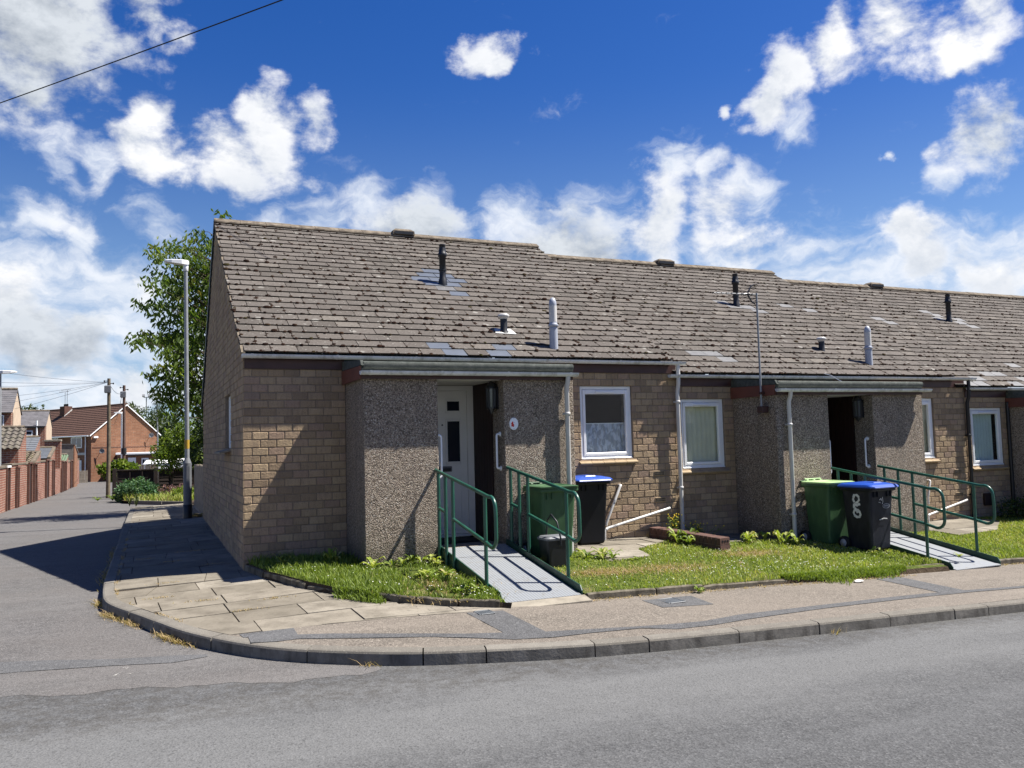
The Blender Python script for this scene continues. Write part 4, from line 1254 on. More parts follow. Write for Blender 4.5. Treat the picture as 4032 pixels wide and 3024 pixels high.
# ------------------------------------------------------------------ ramps
def ramp(loc, label):
    root = thing('access_ramp', loc, label, 'ramp', 'green railed access ramps')
    X0, Y0, Z0 = loc                      # left edge, porch front line, threshold level 0
    def pt(x, y, z): return (X0 + x, Y0 + y, Z0 + z)
    xr = .93
    sl = lambda y: .095 + (y) * (.32 / 2.02)
    d = MB()
    for a, b in ((0, -.42), (-.43, -2.03)):
        d.prism([pt(.035, a, sl(a)), pt(xr - .035, a, sl(a)), pt(xr - .035, b, sl(b)), pt(.035, b, sl(b))], (0, 0, -.012))
    d.build('ramp_deck', M['deck'], root)
    t = MB(); t.bbox(pt(.02, -.0, .05), pt(xr - .02, .03, .098), .004); t.build('threshold_strip', M['concrete'], root)
    t = MB(); t.prism([pt(.0, -2.035, sl(-2.035) - .002), pt(xr, -2.035, sl(-2.035) - .002), pt(xr, -2.2, sl(-2.03) - .035), pt(0, -2.2, sl(-2.03) - .035)], (0, 0, -.06)); t.build('toe_slab', M['concrete'], root)
    for x in (0, xr - .012):
        s_ = MB(); s_.prism([pt(x, .02, sl(0) + .06), pt(x, .02, sl(0) - .09), pt(x, -1.9, sl(-1.95) - .06), pt(x, -2.0, sl(-2.0) - .03), pt(x, -2.0, sl(-2.0) + .03), pt(x, -1.96, sl(-1.95) + .075)], (.012, 0, 0))
        s_.build('side_plate', M['steelgreen'], root)
    r = .0205
    for x in (-.02, xr + .02):
        def q(y, z): return pt(x, y, z)
        path = [q(.02, 1.07), q(-1.55, .855), q(-1.72, .83)]
        for yy, zz in arc((-1.80, .70), .13, 78, 180, 6): path.append(q(yy + .0, zz))
        path[-1] = q(-1.93, .70); path.insert(-1, q(-1.915, .765)) if False else None
        path += [q(-1.935, .62), q(-1.935, .42)]
        for yy, zz in arc((-1.82, .42), .115, 190, 275, 6): path.append(q(yy, zz))
        path += [q(-1.64, .345), q(-.62, .51)]
        h = MB(); h.tube(path, r, 10); ho = h.build('handrail', M['rail'], root)
        for yp, low in ((-.1, 1), (-.36, 1), (-.62, 1), (-1.64, 1)):
            zt = 1.07 - (.02 - yp) * .1369; zbt = sl(yp) - .18
            p = MB(); p.tube([q(yp, zt), q(yp, zbt)], r, 10); p.build('rail_post', M['rail'], ho)
        p = MB(); p.tube([q(-.1, .605), q(-.36, .57)], r * .95, 10); p.build('short_rail', M['rail'], ho)
    return root


r1 = ramp((2.205, -1.0, 0), 'ramp with green rails up to the white front door')
r2 = copy_thing(r1, (8.635, -1.05, -.207), 0, 'ramp with green rails beside the bin with painted marks, up to the dark doorway', 'green railed access ramps')


for c in list(r2.children):
    if c.name.startswith('toe_slab'): bpy.data.objects.remove(c)


# ------------------------------------------------------------------ wheelie bins
def rrect(cx, cy, hw, hd, r, z, n=3):
    out = []
    for sx, sy, a0 in ((1, 1, 0), (-1, 1, 90), (-1, -1, 180), (1, -1, 270)):
        for k in range(n + 1):
            a = R_(a0 + 90 * k / n)
            out.append((cx + sx * (hw - r) + r * math.cos(a), cy + sy * (hd - r) + r * math.sin(a), z))
    return out


def wheelie_bin(label, body, lidm, dished):
    root = thing('wheelie_bin', (0, 0, 0), label, 'wheelie bin', 'wheelie bins outside the bungalows')
    b = MB()
    secs = [rrect(0, .0, .185, .185, .03, .015), rrect(0, 0, .2, .2, .035, .04), rrect(0, 0, .215, .215, .035, .35), rrect(0, -.005, .24, .245, .035, .84), rrect(0, -.005, .243, .25, .035, .855)]
    b.loft(secs, .5, 0, False)
    b.loft([rrect(0, -.01, .262, .272, .03, .845), rrect(0, -.01, .27, .28, .035, .86), rrect(0, -.01, .27, .28, .035, .885), rrect(0, -.01, .262, .27, .03, .892)])
    for x in (-.17, -.1, .1, .17): b.bbox((x - .006, -.27, .76), (x + .006, -.235, .846), .003)      # comb ribs under the rim
    b.bbox((-.2, .17, .0), (.2, .25, .16), .02)
    bo = b.build('bin_body', M[body], root)
    h = MB(); h.tube([(-.2, .27, .9), (-.2, .325, .915), (.2, .325, .915), (.2, .27, .9)], .014, 8); h.build('bin_handle', M[body], bo)
    l = MB()
    if dished:
        l.loft([rrect(0, -.02, .268, .278, .04, .8925), rrect(0, -.02, .27, .282, .04, .915), rrect(0, -.02, .24, .25, .04, .925), rrect(0, -.02, .2, .2, .05, .905), rrect(0, -.02, .1, .1, .05, .9)])
        l.tube([(-.16, .285, .945), (.16, .285, .945)], .013, 8)
        for x in (-.13, 0, .13): l.bbox((x - .02, .24, .905), (x + .02, .292, .94), .006)
    else:
        l.loft([rrect(0, -.02, .29, .31, .045, .893), rrect(0, -.02, .293, .313, .045, .912), rrect(0, -.01, .275, .285, .06, .935), rrect(0, .0, .2, .2, .08, .955), rrect(0, .01, .08, .08, .05, .962)])
        l.bbox((-.09, -.2, .935), (.09, .1, .967), .02)
        for x in (-.14, .14): l.bbox((x - .025, .22, .905), (x + .025, .315, .945), .01)
        l.bbox((-.25, -.345, .885), (.25, -.30, .91), .01)
    l.build('bin_lid', M[lidm], root)
    for sx in (-1, 1):
        w = MB(); w.lathe((sx * .235, .235, .095), [(.06, -.026), (.093, -.024), (.096, 0), (.093, .024), (.06, .026)], 20, axis='x'); wo = w.build('bin_wheel', M['rubber'], root)
        u = MB(); u.lathe((sx * .235 + sx * .0265, .235, .095), [(.058, -.004), (.05, .004), (.02, .002), (.018, .01), (.005, .011)] if sx > 0 else [(.005, -.011), (.018, -.01), (.02, -.002), (.05, -.004), (.058, .004)], 16, axis='x'); u.build('wheel_hub', M['wheelhub'], wo)
    return root


g1 = wheelie_bin('green wheelie bin standing behind the right rail of the ramp to the white door', 'bin_green', 'bin_green', True)
g1.location = (3.62, -1.28, G(3.62, -1.28) - .01); g1.rotation_euler = (0, 0, R_(1))
g2 = copy_thing(g1, (8.21, -1.33, G(8.2, -1.35) - .01), R_(1), 'green wheelie bin with a pale lid behind the black bin with painted marks')
for c in g2.children:
    if c.name.startswith('bin_lid'):
        c.data = c.data.copy(); c.data.materials[0] = M['bin_lid_green']
k1 = wheelie_bin('black wheelie bin with a clean front and blue lid under the lace-curtained window', 'bin_black', 'bin_blue', False)
k1.location = (4.61, -.40, G(4.6, -.4) + .008); k1.rotation_euler = (0, 0, R_(-3))
k2 = copy_thing(k1, (8.37, -1.93, G(8.35, -1.95) - .005), R_(4), 'black wheelie bin with a blue lid and white painted marks on its side')
# brush-painted number and emblem, children of that bin
body2 = [c for c in k2.children if c.name.startswith('bin_body')][0]
ORG[body2.name] = Vector((0, 0, 0))
M['bin_navy'] = simple('navy_black_plastic', (.0075, .0095, .017), .5, .3, .3, 3, .15, 120, dirt=(.022, .025, .033))
body2.data = body2.data.copy(); body2.data.materials[0] = M['bin_navy']


def on_side(y, z):      # point on the left side face of a bin (local)
    t = (z - .04) / .8
    return (-(.2 + .04 * t) - .0035, y, z)


m = MB()
for pts in ([(.035, .755), (.02, .785), (-.02, .79), (-.05, .765), (-.055, .72), (-.03, .69), (.0, .675), (.035, .65), (.04, .61), (.01, .585)], [(.035, .755), (.045, .72), (.03, .69)],
            [(.03, .655), (-.02, .64)], [(-.035, .655), (-.06, .66)],
            [(.0, .58), (.04, .565), (.055, .53), (.04, .495), (.0, .475), (-.04, .48), (-.06, .515), (-.05, .55), (-.02, .575), (.005, .58)], [(.0, .545), (-.03, .56)]):
    P3 = [Vector(on_side(a, b)) for a, b in pts]
    for a, b in zip(P3, P3[1:]):
        d = (b - a).normalized(); n_ = V(1, 0, 0).cross(d) * rng.uniform(.013, .019)
        m.prism([a - n_ - d * .008, b - n_ + d * .008, b + n_ + d * .008, a + n_ - d * .008], (-.0015, 0, 0))
m.build('painted_number', M['whitepaint'], body2)
m = MB()
def fr_pt(x, z): return (x, -(.2 + .05 * (z - .04) / .8) - .012, z)
ring_o = [fr_pt(.08 + .075 * math.cos(a), .63 + .034 * math.sin(a)) for a in [2 * math.pi * k / 20 for k in range(20)]]
ring_i = [fr_pt(.08 + .066 * math.cos(a), .63 + .027 * math.sin(a)) for a in [2 * math.pi * k / 20 for k in range(20)]]
m.add(ring_o + ring_i, [(k, (k + 1) % 20, (k + 1) % 20 + 20, k + 20) for k in range(20)])
for k in range(6):
    x = .035 + k * .016
    m.add([fr_pt(x, .62), fr_pt(x + .01, .62), fr_pt(x + .01, .64 + .006 * (k % 2)), fr_pt(x, .64 + .006 * (k % 2))], [(0, 1, 2, 3)])
m.build('emblem', M['sticker'], body2)
m = MB()
for pts, w in (([(-.06, .72), (-.03, .74), (-.02, .71)], .006), ([(.0, .76), (.01, .69), (-.005, .66)], .004), ([(-.08, .69), (-.04, .68)], .004), ([(-.06, .44), (.03, .46), (.1, .45)], .006)):
    P3 = [Vector(fr_pt(a, b)) for a, b in pts]
    for a, b in zip(P3, P3[1:]):
        d = (b - a).normalized(); n_ = V(0, 1, 0).cross(d) * w
        m.prism([a - n_, b - n_, b + n_, a + n_], (0, -.001, 0))
m.build('scuff_marks', M['whitepaint'], body2)

# food caddy
root = thing('food_caddy', (3.42, -1.77, G(3.42, -1.77) - .02), 'small black food caddy with its handle up, in front of a green bin', 'food caddy')
m = MB(); z = G(3.42, -1.77) - .02
m.loft([rrect(3.42, -1.77, .115, .105, .025, z), rrect(3.42, -1.77, .125, .115, .03, z + .02), rrect(3.42, -1.77, .155, .14, .03, z + .33)])
m.build('caddy_body', M['black'], root)
m = MB(); m.loft([rrect(3.42, -1.77, .165, .15, .03, z + .331), rrect(3.42, -1.77, .168, .153, .03, z + .355), rrect(3.42, -1.77, .14, .125, .03, z + .375), rrect(3.42, -1.77, .05, .04, .02, z + .383)]); m.build('caddy_lid', M['lampgrey'], root)
m = MB(); m.tube([(3.43, -1.935, z + .27), (3.425, -1.94, z + .36), (3.40, -1.9, z + .55), (3.385, -1.78, z + .63), (3.39, -1.66, z + .55), (3.40, -1.60, z + .36), (3.40, -1.6, z + .27)], .011, 8); m.build('caddy_handle', M['black'], root)


# ------------------------------------------------------------------ garden pieces
def stone(ax, ay, bx, by, zt, h, th, lb, name='edging_stone', tilt=0):
    o = thing(name, ((ax + bx) / 2, (ay + by) / 2, zt - h), lb, 'edging stone', 'concrete edging stones round the gardens')
    d = V(bx - ax, by - ay, 0); n = V(-d.y, d.x, 0).normalized() * th; mb = MB(); N = 8; secs = []
    for k in range(N + 1):
        t = k / N; p = V(ax, ay, 0) + d * t; j = rng.uniform(-.004, .004); w = rng.uniform(-.003, .003)
        z = zt + tilt * (t - .5) + j
        if k in (0, N): z -= .006
        secs.append([(p.x + w, p.y + w, zt - h), (p.x + n.x * 1.0, p.y + n.y, zt - h), (p.x + n.x, p.y + n.y, z - .01), (p.x + n.x * .8, p.y + n.y * .8, z), (p.x + n.x * .2, p.y + n.y * .2, z), (p.x + w, p.y + w, z - .012)])
    mb.loft(secs, rng.random())
    ob = mb.build(name, M['edging'], None, lb, None, ((ax + bx) / 2, (ay + by) / 2, zt - h))
    bpy.data.objects.remove(o)
    return tag(ob, lb, 'edging stone', 'concrete edging stones round the gardens')


el = [(.0, -.03), (.14, -.66), (.155, -.7), (.47, -1.6), (.49, -1.65), (.78, -2.12), (1.02, -2.42), (1.37, -2.72), (1.39, -2.735), (1.74, -2.95), (1.76, -2.965), (2.12, -3.14)]
lbs = ['edging stone set against the corner of the brick gable', 'second edging stone from the gable corner', 'low edging stone where the left lawn starts to spill over', 'edging stone half buried in clover at the left lawn', 'edging stone between the clover and the last stone before the ramp', 'edging stone ending at the left foot of the ramp to the white door']
for i in range(6):
    a, b = el[2 * i], el[2 * i + 1]
    zt = P((a[0] + b[0]) / 2, (a[1] + b[1]) / 2) + (.075 if i not in (2,) else .05)
    stone(*a, *b, zt, .16, .05, lbs[i], tilt=P(*b) - P(*a))
er = [(3.15, -3.09, 3.98, -3.1), (4.0, -3.1, 4.62, -3.07), (4.63, -3.09, 5.83, -3.07), (7.8, -2.93, 8.6, -2.95), (9.62, -2.96, 10.8, -2.99)]
lbs = ['edging stone starting at the right foot of the ramp to the white door', 'middle edging stone along the front of the right lawn', 'edging stone ending where clover spills over the footway', 'short edging stone left of the ramp by the black bin', 'edging stone at the right frame edge beyond the second ramp']
for i, (ax, ay, bx, by) in enumerate(er):
    stone(ax, ay, bx, by, P((ax + bx) / 2, ay) + (.07 if i != 2 else .055), .16, .06, lbs[i], tilt=P(bx, by) - P(ax, ay))

# low brown brick wall between the two gardens
root = thing('garden_wall', (6.0, -.8, -.3), 'low brown brick wall running from the bungalow to the lawn', 'low wall')
mb = MB(); y = -.42; a = R_(2)
A = V(5.84, -.12, 0); Bq = V(6.09, -1.5, 0); d = (Bq - A); L = d.length; d.normalize(); n_ = V(-d.y, d.x, 0)
N = int(L / .075)
for k in range(N):
    p0 = A + d * (k * L / N + .004); p1 = A + d * ((k + 1) * L / N - .004); t = k / N
    zt = .055 - .05 * t; q = rng.uniform(-.002, .002)
    secs = [[(p0.x, p0.y, zt - .1), (p1.x, p1.y, zt - .1), (p1.x + n_.x * .19, p1.y + n_.y * .19, zt - .1), (p0.x + n_.x * .19, p0.y + n_.y * .19, zt - .1)]]
    secs.append([(x, y_, zt - .006 + q) for x, y_, _ in secs[0]])
    cx = sum(p[0] for p in secs[0]) / 4; cy = sum(p[1] for p in secs[0]) / 4
    secs.append([(cx + (x - cx) * .9, cy + (y_ - cy) * .9, zt + q) for x, y_, _ in secs[0]])
    mb.loft(secs, rng.random())
mb.prism([A + V(0, 0, -.045) + n_ * .004, A + V(0, 0, -.045) + n_ * .186, Bq - d * .01 + V(0, 0, -.095) + n_ * .186, Bq - d * .01 + V(0, 0, -.095) + n_ * .004], (0, 0, -.02), .2, 1)
for r in range(3):
    for k in range(7):
        u0 = k * .22 - (r % 2) * .11; u1 = min(u0 + .212, L); u0 = max(u0, 0)
        if u1 - u0 < .03: continue
        p0 = A + d * u0; p1 = A + d * u1; zt = .055 - .05 * u0 / L - .108 - r * .075
        sec = [(p0.x, p0.y), (p1.x, p1.y), (p1.x + n_.x * .19, p1.y + n_.y * .19), (p0.x + n_.x * .19, p0.y + n_.y * .19)]
        mb.loft([[(x, y_, zt - .066) for x, y_ in sec], [(x, y_, zt) for x, y_ in sec]], rng.random())
mb.prism([A + n_ * .006 + d * .01 - V(0, 0, .06), A + n_ * .184 + d * .01 - V(0, 0, .06), Bq + n_ * .184 - d * .01 - V(0, 0, .11), Bq + n_ * .006 - d * .01 - V(0, 0, .11)], (0, 0, -.3), .2, 1)
bw = mb.build('wall_bricks', [M['brown_brick'], M['mortar']], root)
h = MB()
for k in range(3):
    c = Bq + n_ * (.045 + .05 * k) + V(0, 0, -.045)
    h.lathe((c.x, c.y, c.z), [(.016, -.0015), (.016, .002)], 12, axis='y')
h.build('brick_holes', M['room'], root)


# ------------------------------------------------------------------ grass, flowers, weeds
def blades(name, pts, hfun, mat, w=.006, kind='stuff', parent=None):
    """pts: (x,y,z,h,tone,lean)"""
    n = len(pts); pts = np.array(pts)
    ang = np.random.RandomState(len(pts)).uniform(0, 6.283, n); rs = np.random.RandomState(len(pts) + 1)
    lean = pts[:, 5] * pts[:, 3]; la = rs.uniform(0, 6.283, n)
    bx, by, bz, h = pts[:, 0], pts[:, 1], pts[:, 2], pts[:, 3]
    dx, dy = np.cos(ang) * w, np.sin(ang) * w
    v = np.zeros((n, 5, 3))
    v[:, 0] = np.stack([bx - dx, by - dy, bz], 1); v[:, 1] = np.stack([bx + dx, by + dy, bz], 1)
    mx, my = bx + np.cos(la) * lean * .35, by + np.sin(la) * lean * .35
    v[:, 2] = np.stack([mx + dx * .8, my + dy * .8, bz + h * .6], 1); v[:, 3] = np.stack([mx - dx * .8, my - dy * .8, bz + h * .6], 1)
    v[:, 4] = np.stack([bx + np.cos(la) * lean, by + np.sin(la) * lean, bz + h], 1)
    idx = np.arange(n)[:, None] * 5
    f = np.concatenate([idx + np.array([[0, 1, 2]]), idx + np.array([[0, 2, 3]]), idx + np.array([[3, 2, 4]])])
    tn = np.tile(pts[:, 4], 3)
    ob = np_mesh(name, v.reshape(-1, 3), f, tn, M[mat], parent)
    if kind: ob['kind'] = kind
    return ob


def nz(x, y, s=1.0):
    return .5 + .25 * (math.sin(x * 3.1 * s + 1.3 * math.sin(y * 2.3 * s)) + math.sin(y * 3.7 * s + 1.7 * math.sin(x * 1.9 * s + 2)))


def in_patio(x, y):
    if 4.2 < x < 5.86 and y > -1.76:
        lim = interp([(4.2, -1.75), (4.9, -1.6), (5.05, -1.05), (5.86, -.55)], x)
        if y > lim: return True
    if 6.15 < x < 7.6 and y > -.88: return True
    if 10.7 < x < 12.97 and y > interp([(10.75, -1.5), (11.9, -1.3), (12.95, -.6)], x): return True
    return False


pts = []
# left garden: lush
for _ in range(15000):
    y = rng.uniform(-3.12, -.02); x = rng.uniform(interp([(p[1], p[0]) for p in EDL], y) + .03, 2.2)
    if x > 1.28 and y > -1.02: continue
    lush = nz(x, y, 1.3) * .6 + .4 * sstep((1.75 - x) * 2) + .25 * sstep((-.9 - y))
    if rng.random() > .25 + lush: continue
    if x > 1.3 and nz(x * 1.7, y * 2, 2) < .55 and rng.random() < .85: continue
    h = rng.uniform(.03, .085) * (1.25 if lush > .7 else .8)
    if y > -.5: h *= 1.4
    pts.append((x, y, G(x, y) - .005, h, min(1, max(0, rng.gauss(.42, .2))), rng.uniform(.2, .8)))
for _ in range(2600):       # clover creeping over the gap between two edging stones
    t = rng.random(); x = .74 + .34 * t + rng.gauss(0, .03); y = -2.08 - .38 * t - abs(rng.gauss(0, .07)); x -= .02
    pts.append((x, y, P(x, y) + max(0, .07 - 1.0 * max(0, (-2.08 - .38 * t) - y)), rng.uniform(.025, .06), min(1, max(0, rng.gauss(.35, .2))), rng.uniform(.4, 1.1)))
blades('lush_grass', pts, None, 'lush', .005)
pts = []
for _ in range(62000):
    x = 3.15 + rng.random() ** .8 * 11.5; y = rng.uniform(-3.1, -.03)
    front = -3.06 if x < 5.83 else (-3.05 if x < 7.8 else -2.92)
    if 8.62 < x < 9.6: continue
    if y < front or in_patio(x, y): continue
    if 3.1 < x < 4.17 and y > -1.02: continue
    if 7.58 < x < 10.71 and y > -1.02: continue
    if 5.82 < x < 6.3 and y > -1.56 and 5.84 + .18 * -y < x < 6.04 + .18 * -y: continue
    # worn patches
    bare = max(1.1 * math.exp(-(((x - 4.65) / .46) ** 2 + ((y + 2.3) / .2) ** 2)), .9 * math.exp(-(((x - 6.3) / .38) ** 2 + ((y + 1.8) / .16) ** 2)), .7 * math.exp(-(((x - 3.8) / .3) ** 2 + ((y + 2.3) / .12) ** 2)))
    if rng.random() < bare * 1.1: continue
    edge = 1.5 if y < front + .16 or (5.8 < x < 7.7 and y < -2.7) else 1
    h = rng.uniform(.018, .045) * edge * (1.1 if x > 5 else 1)
    yel = nz(x, y, .9)
    pts.append((x, y, G(x, y) - .004, h, min(1, max(0, rng.gauss(.36 + .3 * yel + .3 * bare, .2))), rng.uniform(.3, 1.1)))
# clover spilling over the footway
for _ in range(5000):
    x = rng.uniform(5.8, 7.8); e = .05 + .2 * math.sin(math.pi * (x - 5.8) / 2.0) * (.7 + .3 * math.sin(x * 7)); y = -3.0 - abs(rng.gauss(0, .5)) * e
    t = min(1, max(0, (-3.02 - y) / .2))
    z = G(x, max(y, -3.05)) * (1 - t) + P(x, y) * t
    pts.append((x, y, z, rng.uniform(.025, .07), min(1, max(0, rng.gauss(.18, .15))), rng.uniform(.3, 1.)))
blades('lawn_grass', pts, None, 'grass', .0055)
# straw at the worn patches, dry tufts along edges and in the gutter
pts = []
for _ in range(3600):
    cx, cy, sx, sy = rng.choice([(4.65, -2.3, .4, .13), (6.3, -1.8, .3, .12), (3.8, -2.3, .25, .1), (1.75, -2.4, .25, .3)])
    x, y = rng.gauss(cx, sx), rng.gauss(cy, sy)
    if y < -3.05: continue
    pts.append((x, y, G(x, y), rng.uniform(.012, .04), rng.random() * .8, rng.uniform(1, 3)))
for _ in range(1300):
    x = rng.uniform(3.1, 13); y = (-3.12 if x < 5.83 else (-3.15 if x < 7.8 else -2.97)) - abs(rng.gauss(0, .03))
    pts.append((x, y, P(x, y), rng.uniform(.006, .03), rng.random() * .8, rng.uniform(1, 4)))
for _ in range(900):      # joint line behind the lane kerb
    y = rng.uniform(-2.6, 6); x = interp([(p.y, p.x) for p in KIN if p.y > -3.1 and p.x < 0], y) + rng.gauss(.02, .012)
    if nz(x, y, 2) < .45: continue
    pts.append((x, y, P(x, y) - .004, rng.uniform(.008, .03), rng.random() * .8, rng.uniform(.5, 2)))
clusters = [(-.86, -2.72, .16, 420), (-1.22, -1.8, .1, 180), (-1.42, -1.35, .12, 220), (-1.56, -.6, .12, 120), (.5, -4.2, .06, 18), (-1.6, 1.6, .5, 200), (-1.6, 4, .6, 150), (4.9, -4.76, .06, 14)]
for cx, cy, s_, n in clusters:
    for _ in range(n):
        k = min(range(len(KP)), key=lambda i: (KP[i].x - cx) ** 2 + (KP[i].y - cy) ** 2)
        t = (KP[min(k + 1, len(KP) - 1)] - KP[k - 1]).normalized()
        p = KP[k] + t * rng.gauss(0, s_) - KN[k] * (abs(rng.gauss(0, .035)) + .004)
        pts.append((p.x, p.y, Ln(p.x, p.y), rng.uniform(.01, .07), rng.random(), rng.uniform(.6, 2.5)))
for _ in range(500):     # slab joints
    x, y = rng.uniform(-1.4, .6), rng.uniform(-3, 3)
    cx, cy = rng.choice([(-.9, -.3), (-1.0, -1.2), (-.6, -1.6), (-.35, .9), (-.8, 1.6), (-.5, 2.6), (.1, -1.9), (-.2, -2.3), (-1.1, 2.2)])
    x, y = rng.gauss(cx, .1), rng.gauss(cy, .02)
    pts.append((x, y, P(x, y), rng.uniform(.006, .022), rng.random() * .9, rng.uniform(.6, 2.)))
blades('dry_grass', pts, None, 'dry', .0035)
# daisies: countable only in number, all alike
mb = MB(); n = 0
while n < 230:
    x, y = rng.uniform(3.3, 8.4), rng.uniform(-3.0, -1.1)
    dens = math.exp(-(((x - 6.1) / .9) ** 2 + ((y + 2.5) / .3) ** 2)) + .8 * math.exp(-(((x - 5.3) / .4) ** 2 + ((y + 2.6) / .18) ** 2)) + .14 + .7 * math.exp(-(((x - 6.9) / .6) ** 2 + ((y + 2.85) / .15) ** 2))
    if rng.random() > dens or in_patio(x, y): continue
    z = G(x, y) + rng.uniform(.03, .05); r = rng.uniform(.0055, .0095); k = 6
    mb.add([(x + r * math.cos(6.283 * q / k), y + r * math.sin(6.283 * q / k), z) for q in range(k)] + [(x, y, z + .003)], [(q, (q + 1) % k, k) for q in range(k)], rng.random()); n += 1
for _ in range(70):
    y = rng.uniform(-3.0, -.9); x = rng.uniform(interp([(p[1], p[0]) for p in EDL], y) + .1, 2.1); z = G(x, y) + rng.uniform(.05, .08); r = .008; k = 6
    mb.add([(x + r * math.cos(6.283 * q / k), y + r * math.sin(6.283 * q / k), z) for q in range(k)] + [(x, y, z + .003)], [(q, (q + 1) % k, k) for q in range(k)], rng.random())
mb.build('daisies', M['daisy'], kind='stuff')


def rosette(mb, x, y, z, n, L, mi=0, up=.5):
    """dandelion/dock like leaf rosette"""
    for k in range(n):
        a = 6.283 * k / n + rng.uniform(-.4, .4); l = L * rng.uniform(.6, 1.1); u = up * rng.uniform(.5, 1.4)
        d = V(math.cos(a), math.sin(a), 0); s_ = V(-d.y, d.x, 0)
        w = l * rng.uniform(.13, .2)
        p = [V(x, y, z), V(x, y, z) + d * l * .35 + V(0, 0, l * u * .6), V(x, y, z) + d * l * .75 + V(0, 0, l * u * .8), V(x, y, z) + d * l + V(0, 0, l * u * .6)]
        f = V(0, 0, w * .35)
        vs = [p[0], p[1] - s_ * w + f, p[1], p[1] + s_ * w + f, p[2] - s_ * w * .9 + f, p[2], p[2] + s_ * w * .9 + f, p[3]]
        mb.add(vs, [(0, 2, 1), (0, 3, 2), (1, 2, 5, 4), (2, 3, 6, 5), (4, 5, 7), (5, 6, 7)], rng.random(), mi)


def weed(x, y, z, n, L, lb, mat='lush', up=.5, grp='leafy weeds in the gardens', k=3, spread=.08):
    mb = MB()
    for _ in range(k): rosette(mb, x + rng.gauss(0, spread), y + rng.gauss(0, spread), z, n, L, 0, up)
    o = mb.build('weed_plant', M[mat], None, None, None, (x, y, z))
    return tag(o, lb, 'weed', grp)


weed(1.34, -1.12, G(1.34, -1.12), 7, .15, 'broad leafed weed at the left foot of the pebbledash pier', 'grass', .9, k=2, spread=.05)
weed(1.75, -1.14, G(1.75, -1.14), 8, .12, 'leafy weeds under the middle of the left pebbledash pier', 'lush', .9, k=4, spread=.09)
weed(2.05, -1.18, G(2.0, -1.2), 8, .13, 'dandelion leaves where the pebbledash pier meets the left ramp rail', 'grass', .8, k=4, spread=.07)
weed(.45, -.35, G(.45, -.35), 8, .11, 'long bright leaves at the foot of the brick wall near the gable corner', 'grass', 1.0, k=4, spread=.14)
weed(.95, -.7, G(.95, -.7), 10, .11, 'spiky grass tuft in front of the brick wall', 'grass', 1.8, k=3, spread=.07)
weed(1.85, -1.9, G(1.85, -1.9), 8, .14, 'dock leaves on bare soil left of the ramp', 'grass', .5, k=6, spread=.09)
weed(2.0, -2.65, G(2.0, -2.65), 8, .11, 'leafy weed by the last left rail post', 'lush', .7, k=4, spread=.08)
weed(4.2, -1.62, G(4.2, -1.62), 8, .15, 'leafy weed growing at the foot of the porch downpipe', 'lush', .8, k=4, spread=.09)
weed(4.62, -1.72, G(4.62, -1.72), 7, .08, 'small weed at the lawn edge of the patio', 'lush', .5, k=2, spread=.08)
weed(5.95, -.85, G(5.95, -.85), 9, .18, 'leafy weed climbing over the low brown brick wall', 'lush', 1.2, k=5, spread=.09)
weed(8.15, -2.25, G(8.15, -2.25), 7, .1, 'weed at the foot of the black bin with painted marks', 'grass', 1., k=2, spread=.1)
weed(4.5, -3.15, P(4.5, -3.15), 7, .09, 'small weed growing in front of the middle edging stone', 'lush', .9, k=2, spread=.02)
weed(7.3, -1.15, G(7.3, -1.15), 10, .14, 'row of tall leaves along the shaded side of the second porch', 'grass', 1.2, k=8, spread=.2)
weed(9.0, -2.85, G(9.0, -2.85) + .04, 8, .07, 'weed creeping over the toe of the second ramp', 'grass', .8, k=2, spread=.02)


def flower_plant(x, y, z, h, lb):
    root = thing('flowering_plant', (x, y, z), lb, 'flower', 'yellow flowers by the low wall')
    s_ = MB(); f = MB(); l = MB()
    for k in range(26):
        a = rng.uniform(0, 6.283); r = abs(rng.gauss(0, .12)); hh = h * rng.uniform(.5, 1)
        tip = (x + r * math.cos(a) * 1.3, y + r * math.sin(a), z + hh)
        s_.tube([(x + r * .4 * math.cos(a), y + r * .4 * math.sin(a), z), tip], .003, 4)
        f = MB(); f.lathe(tip, [(.003, -.006), (.013, .004), (.004, .012)], 6, rng.random()); f.build('flower_head', M['yellow'], root)
        for q in range(7):
            t = rng.uniform(.15, .9); c = Vector((x + r * math.cos(a) * (.4 + .9 * t), y + r * math.sin(a) * (.4 + .6 * t), z + hh * t))
            b = rng.uniform(0, 6.283); d = V(math.cos(b), math.sin(b), rng.uniform(-.2, .5)) * rng.uniform(.03, .06); w = V(-d.y, d.x, 0) * .3
            l.add([c, c + d * .5 - w, c + d, c + d * .5 + w], [(0, 1, 2, 3)], rng.random())
    s_.build('stems', M['lush'], root); l.build('leaves', M['lush'], root)


flower_plant(6.2, -.25, -.11, .36, 'taller yellow flowering plant at the house end of the low brown wall')
flower_plant(6.62, -.3, -.13, .24, 'lower yellow flowering plant right of the white downpipe')


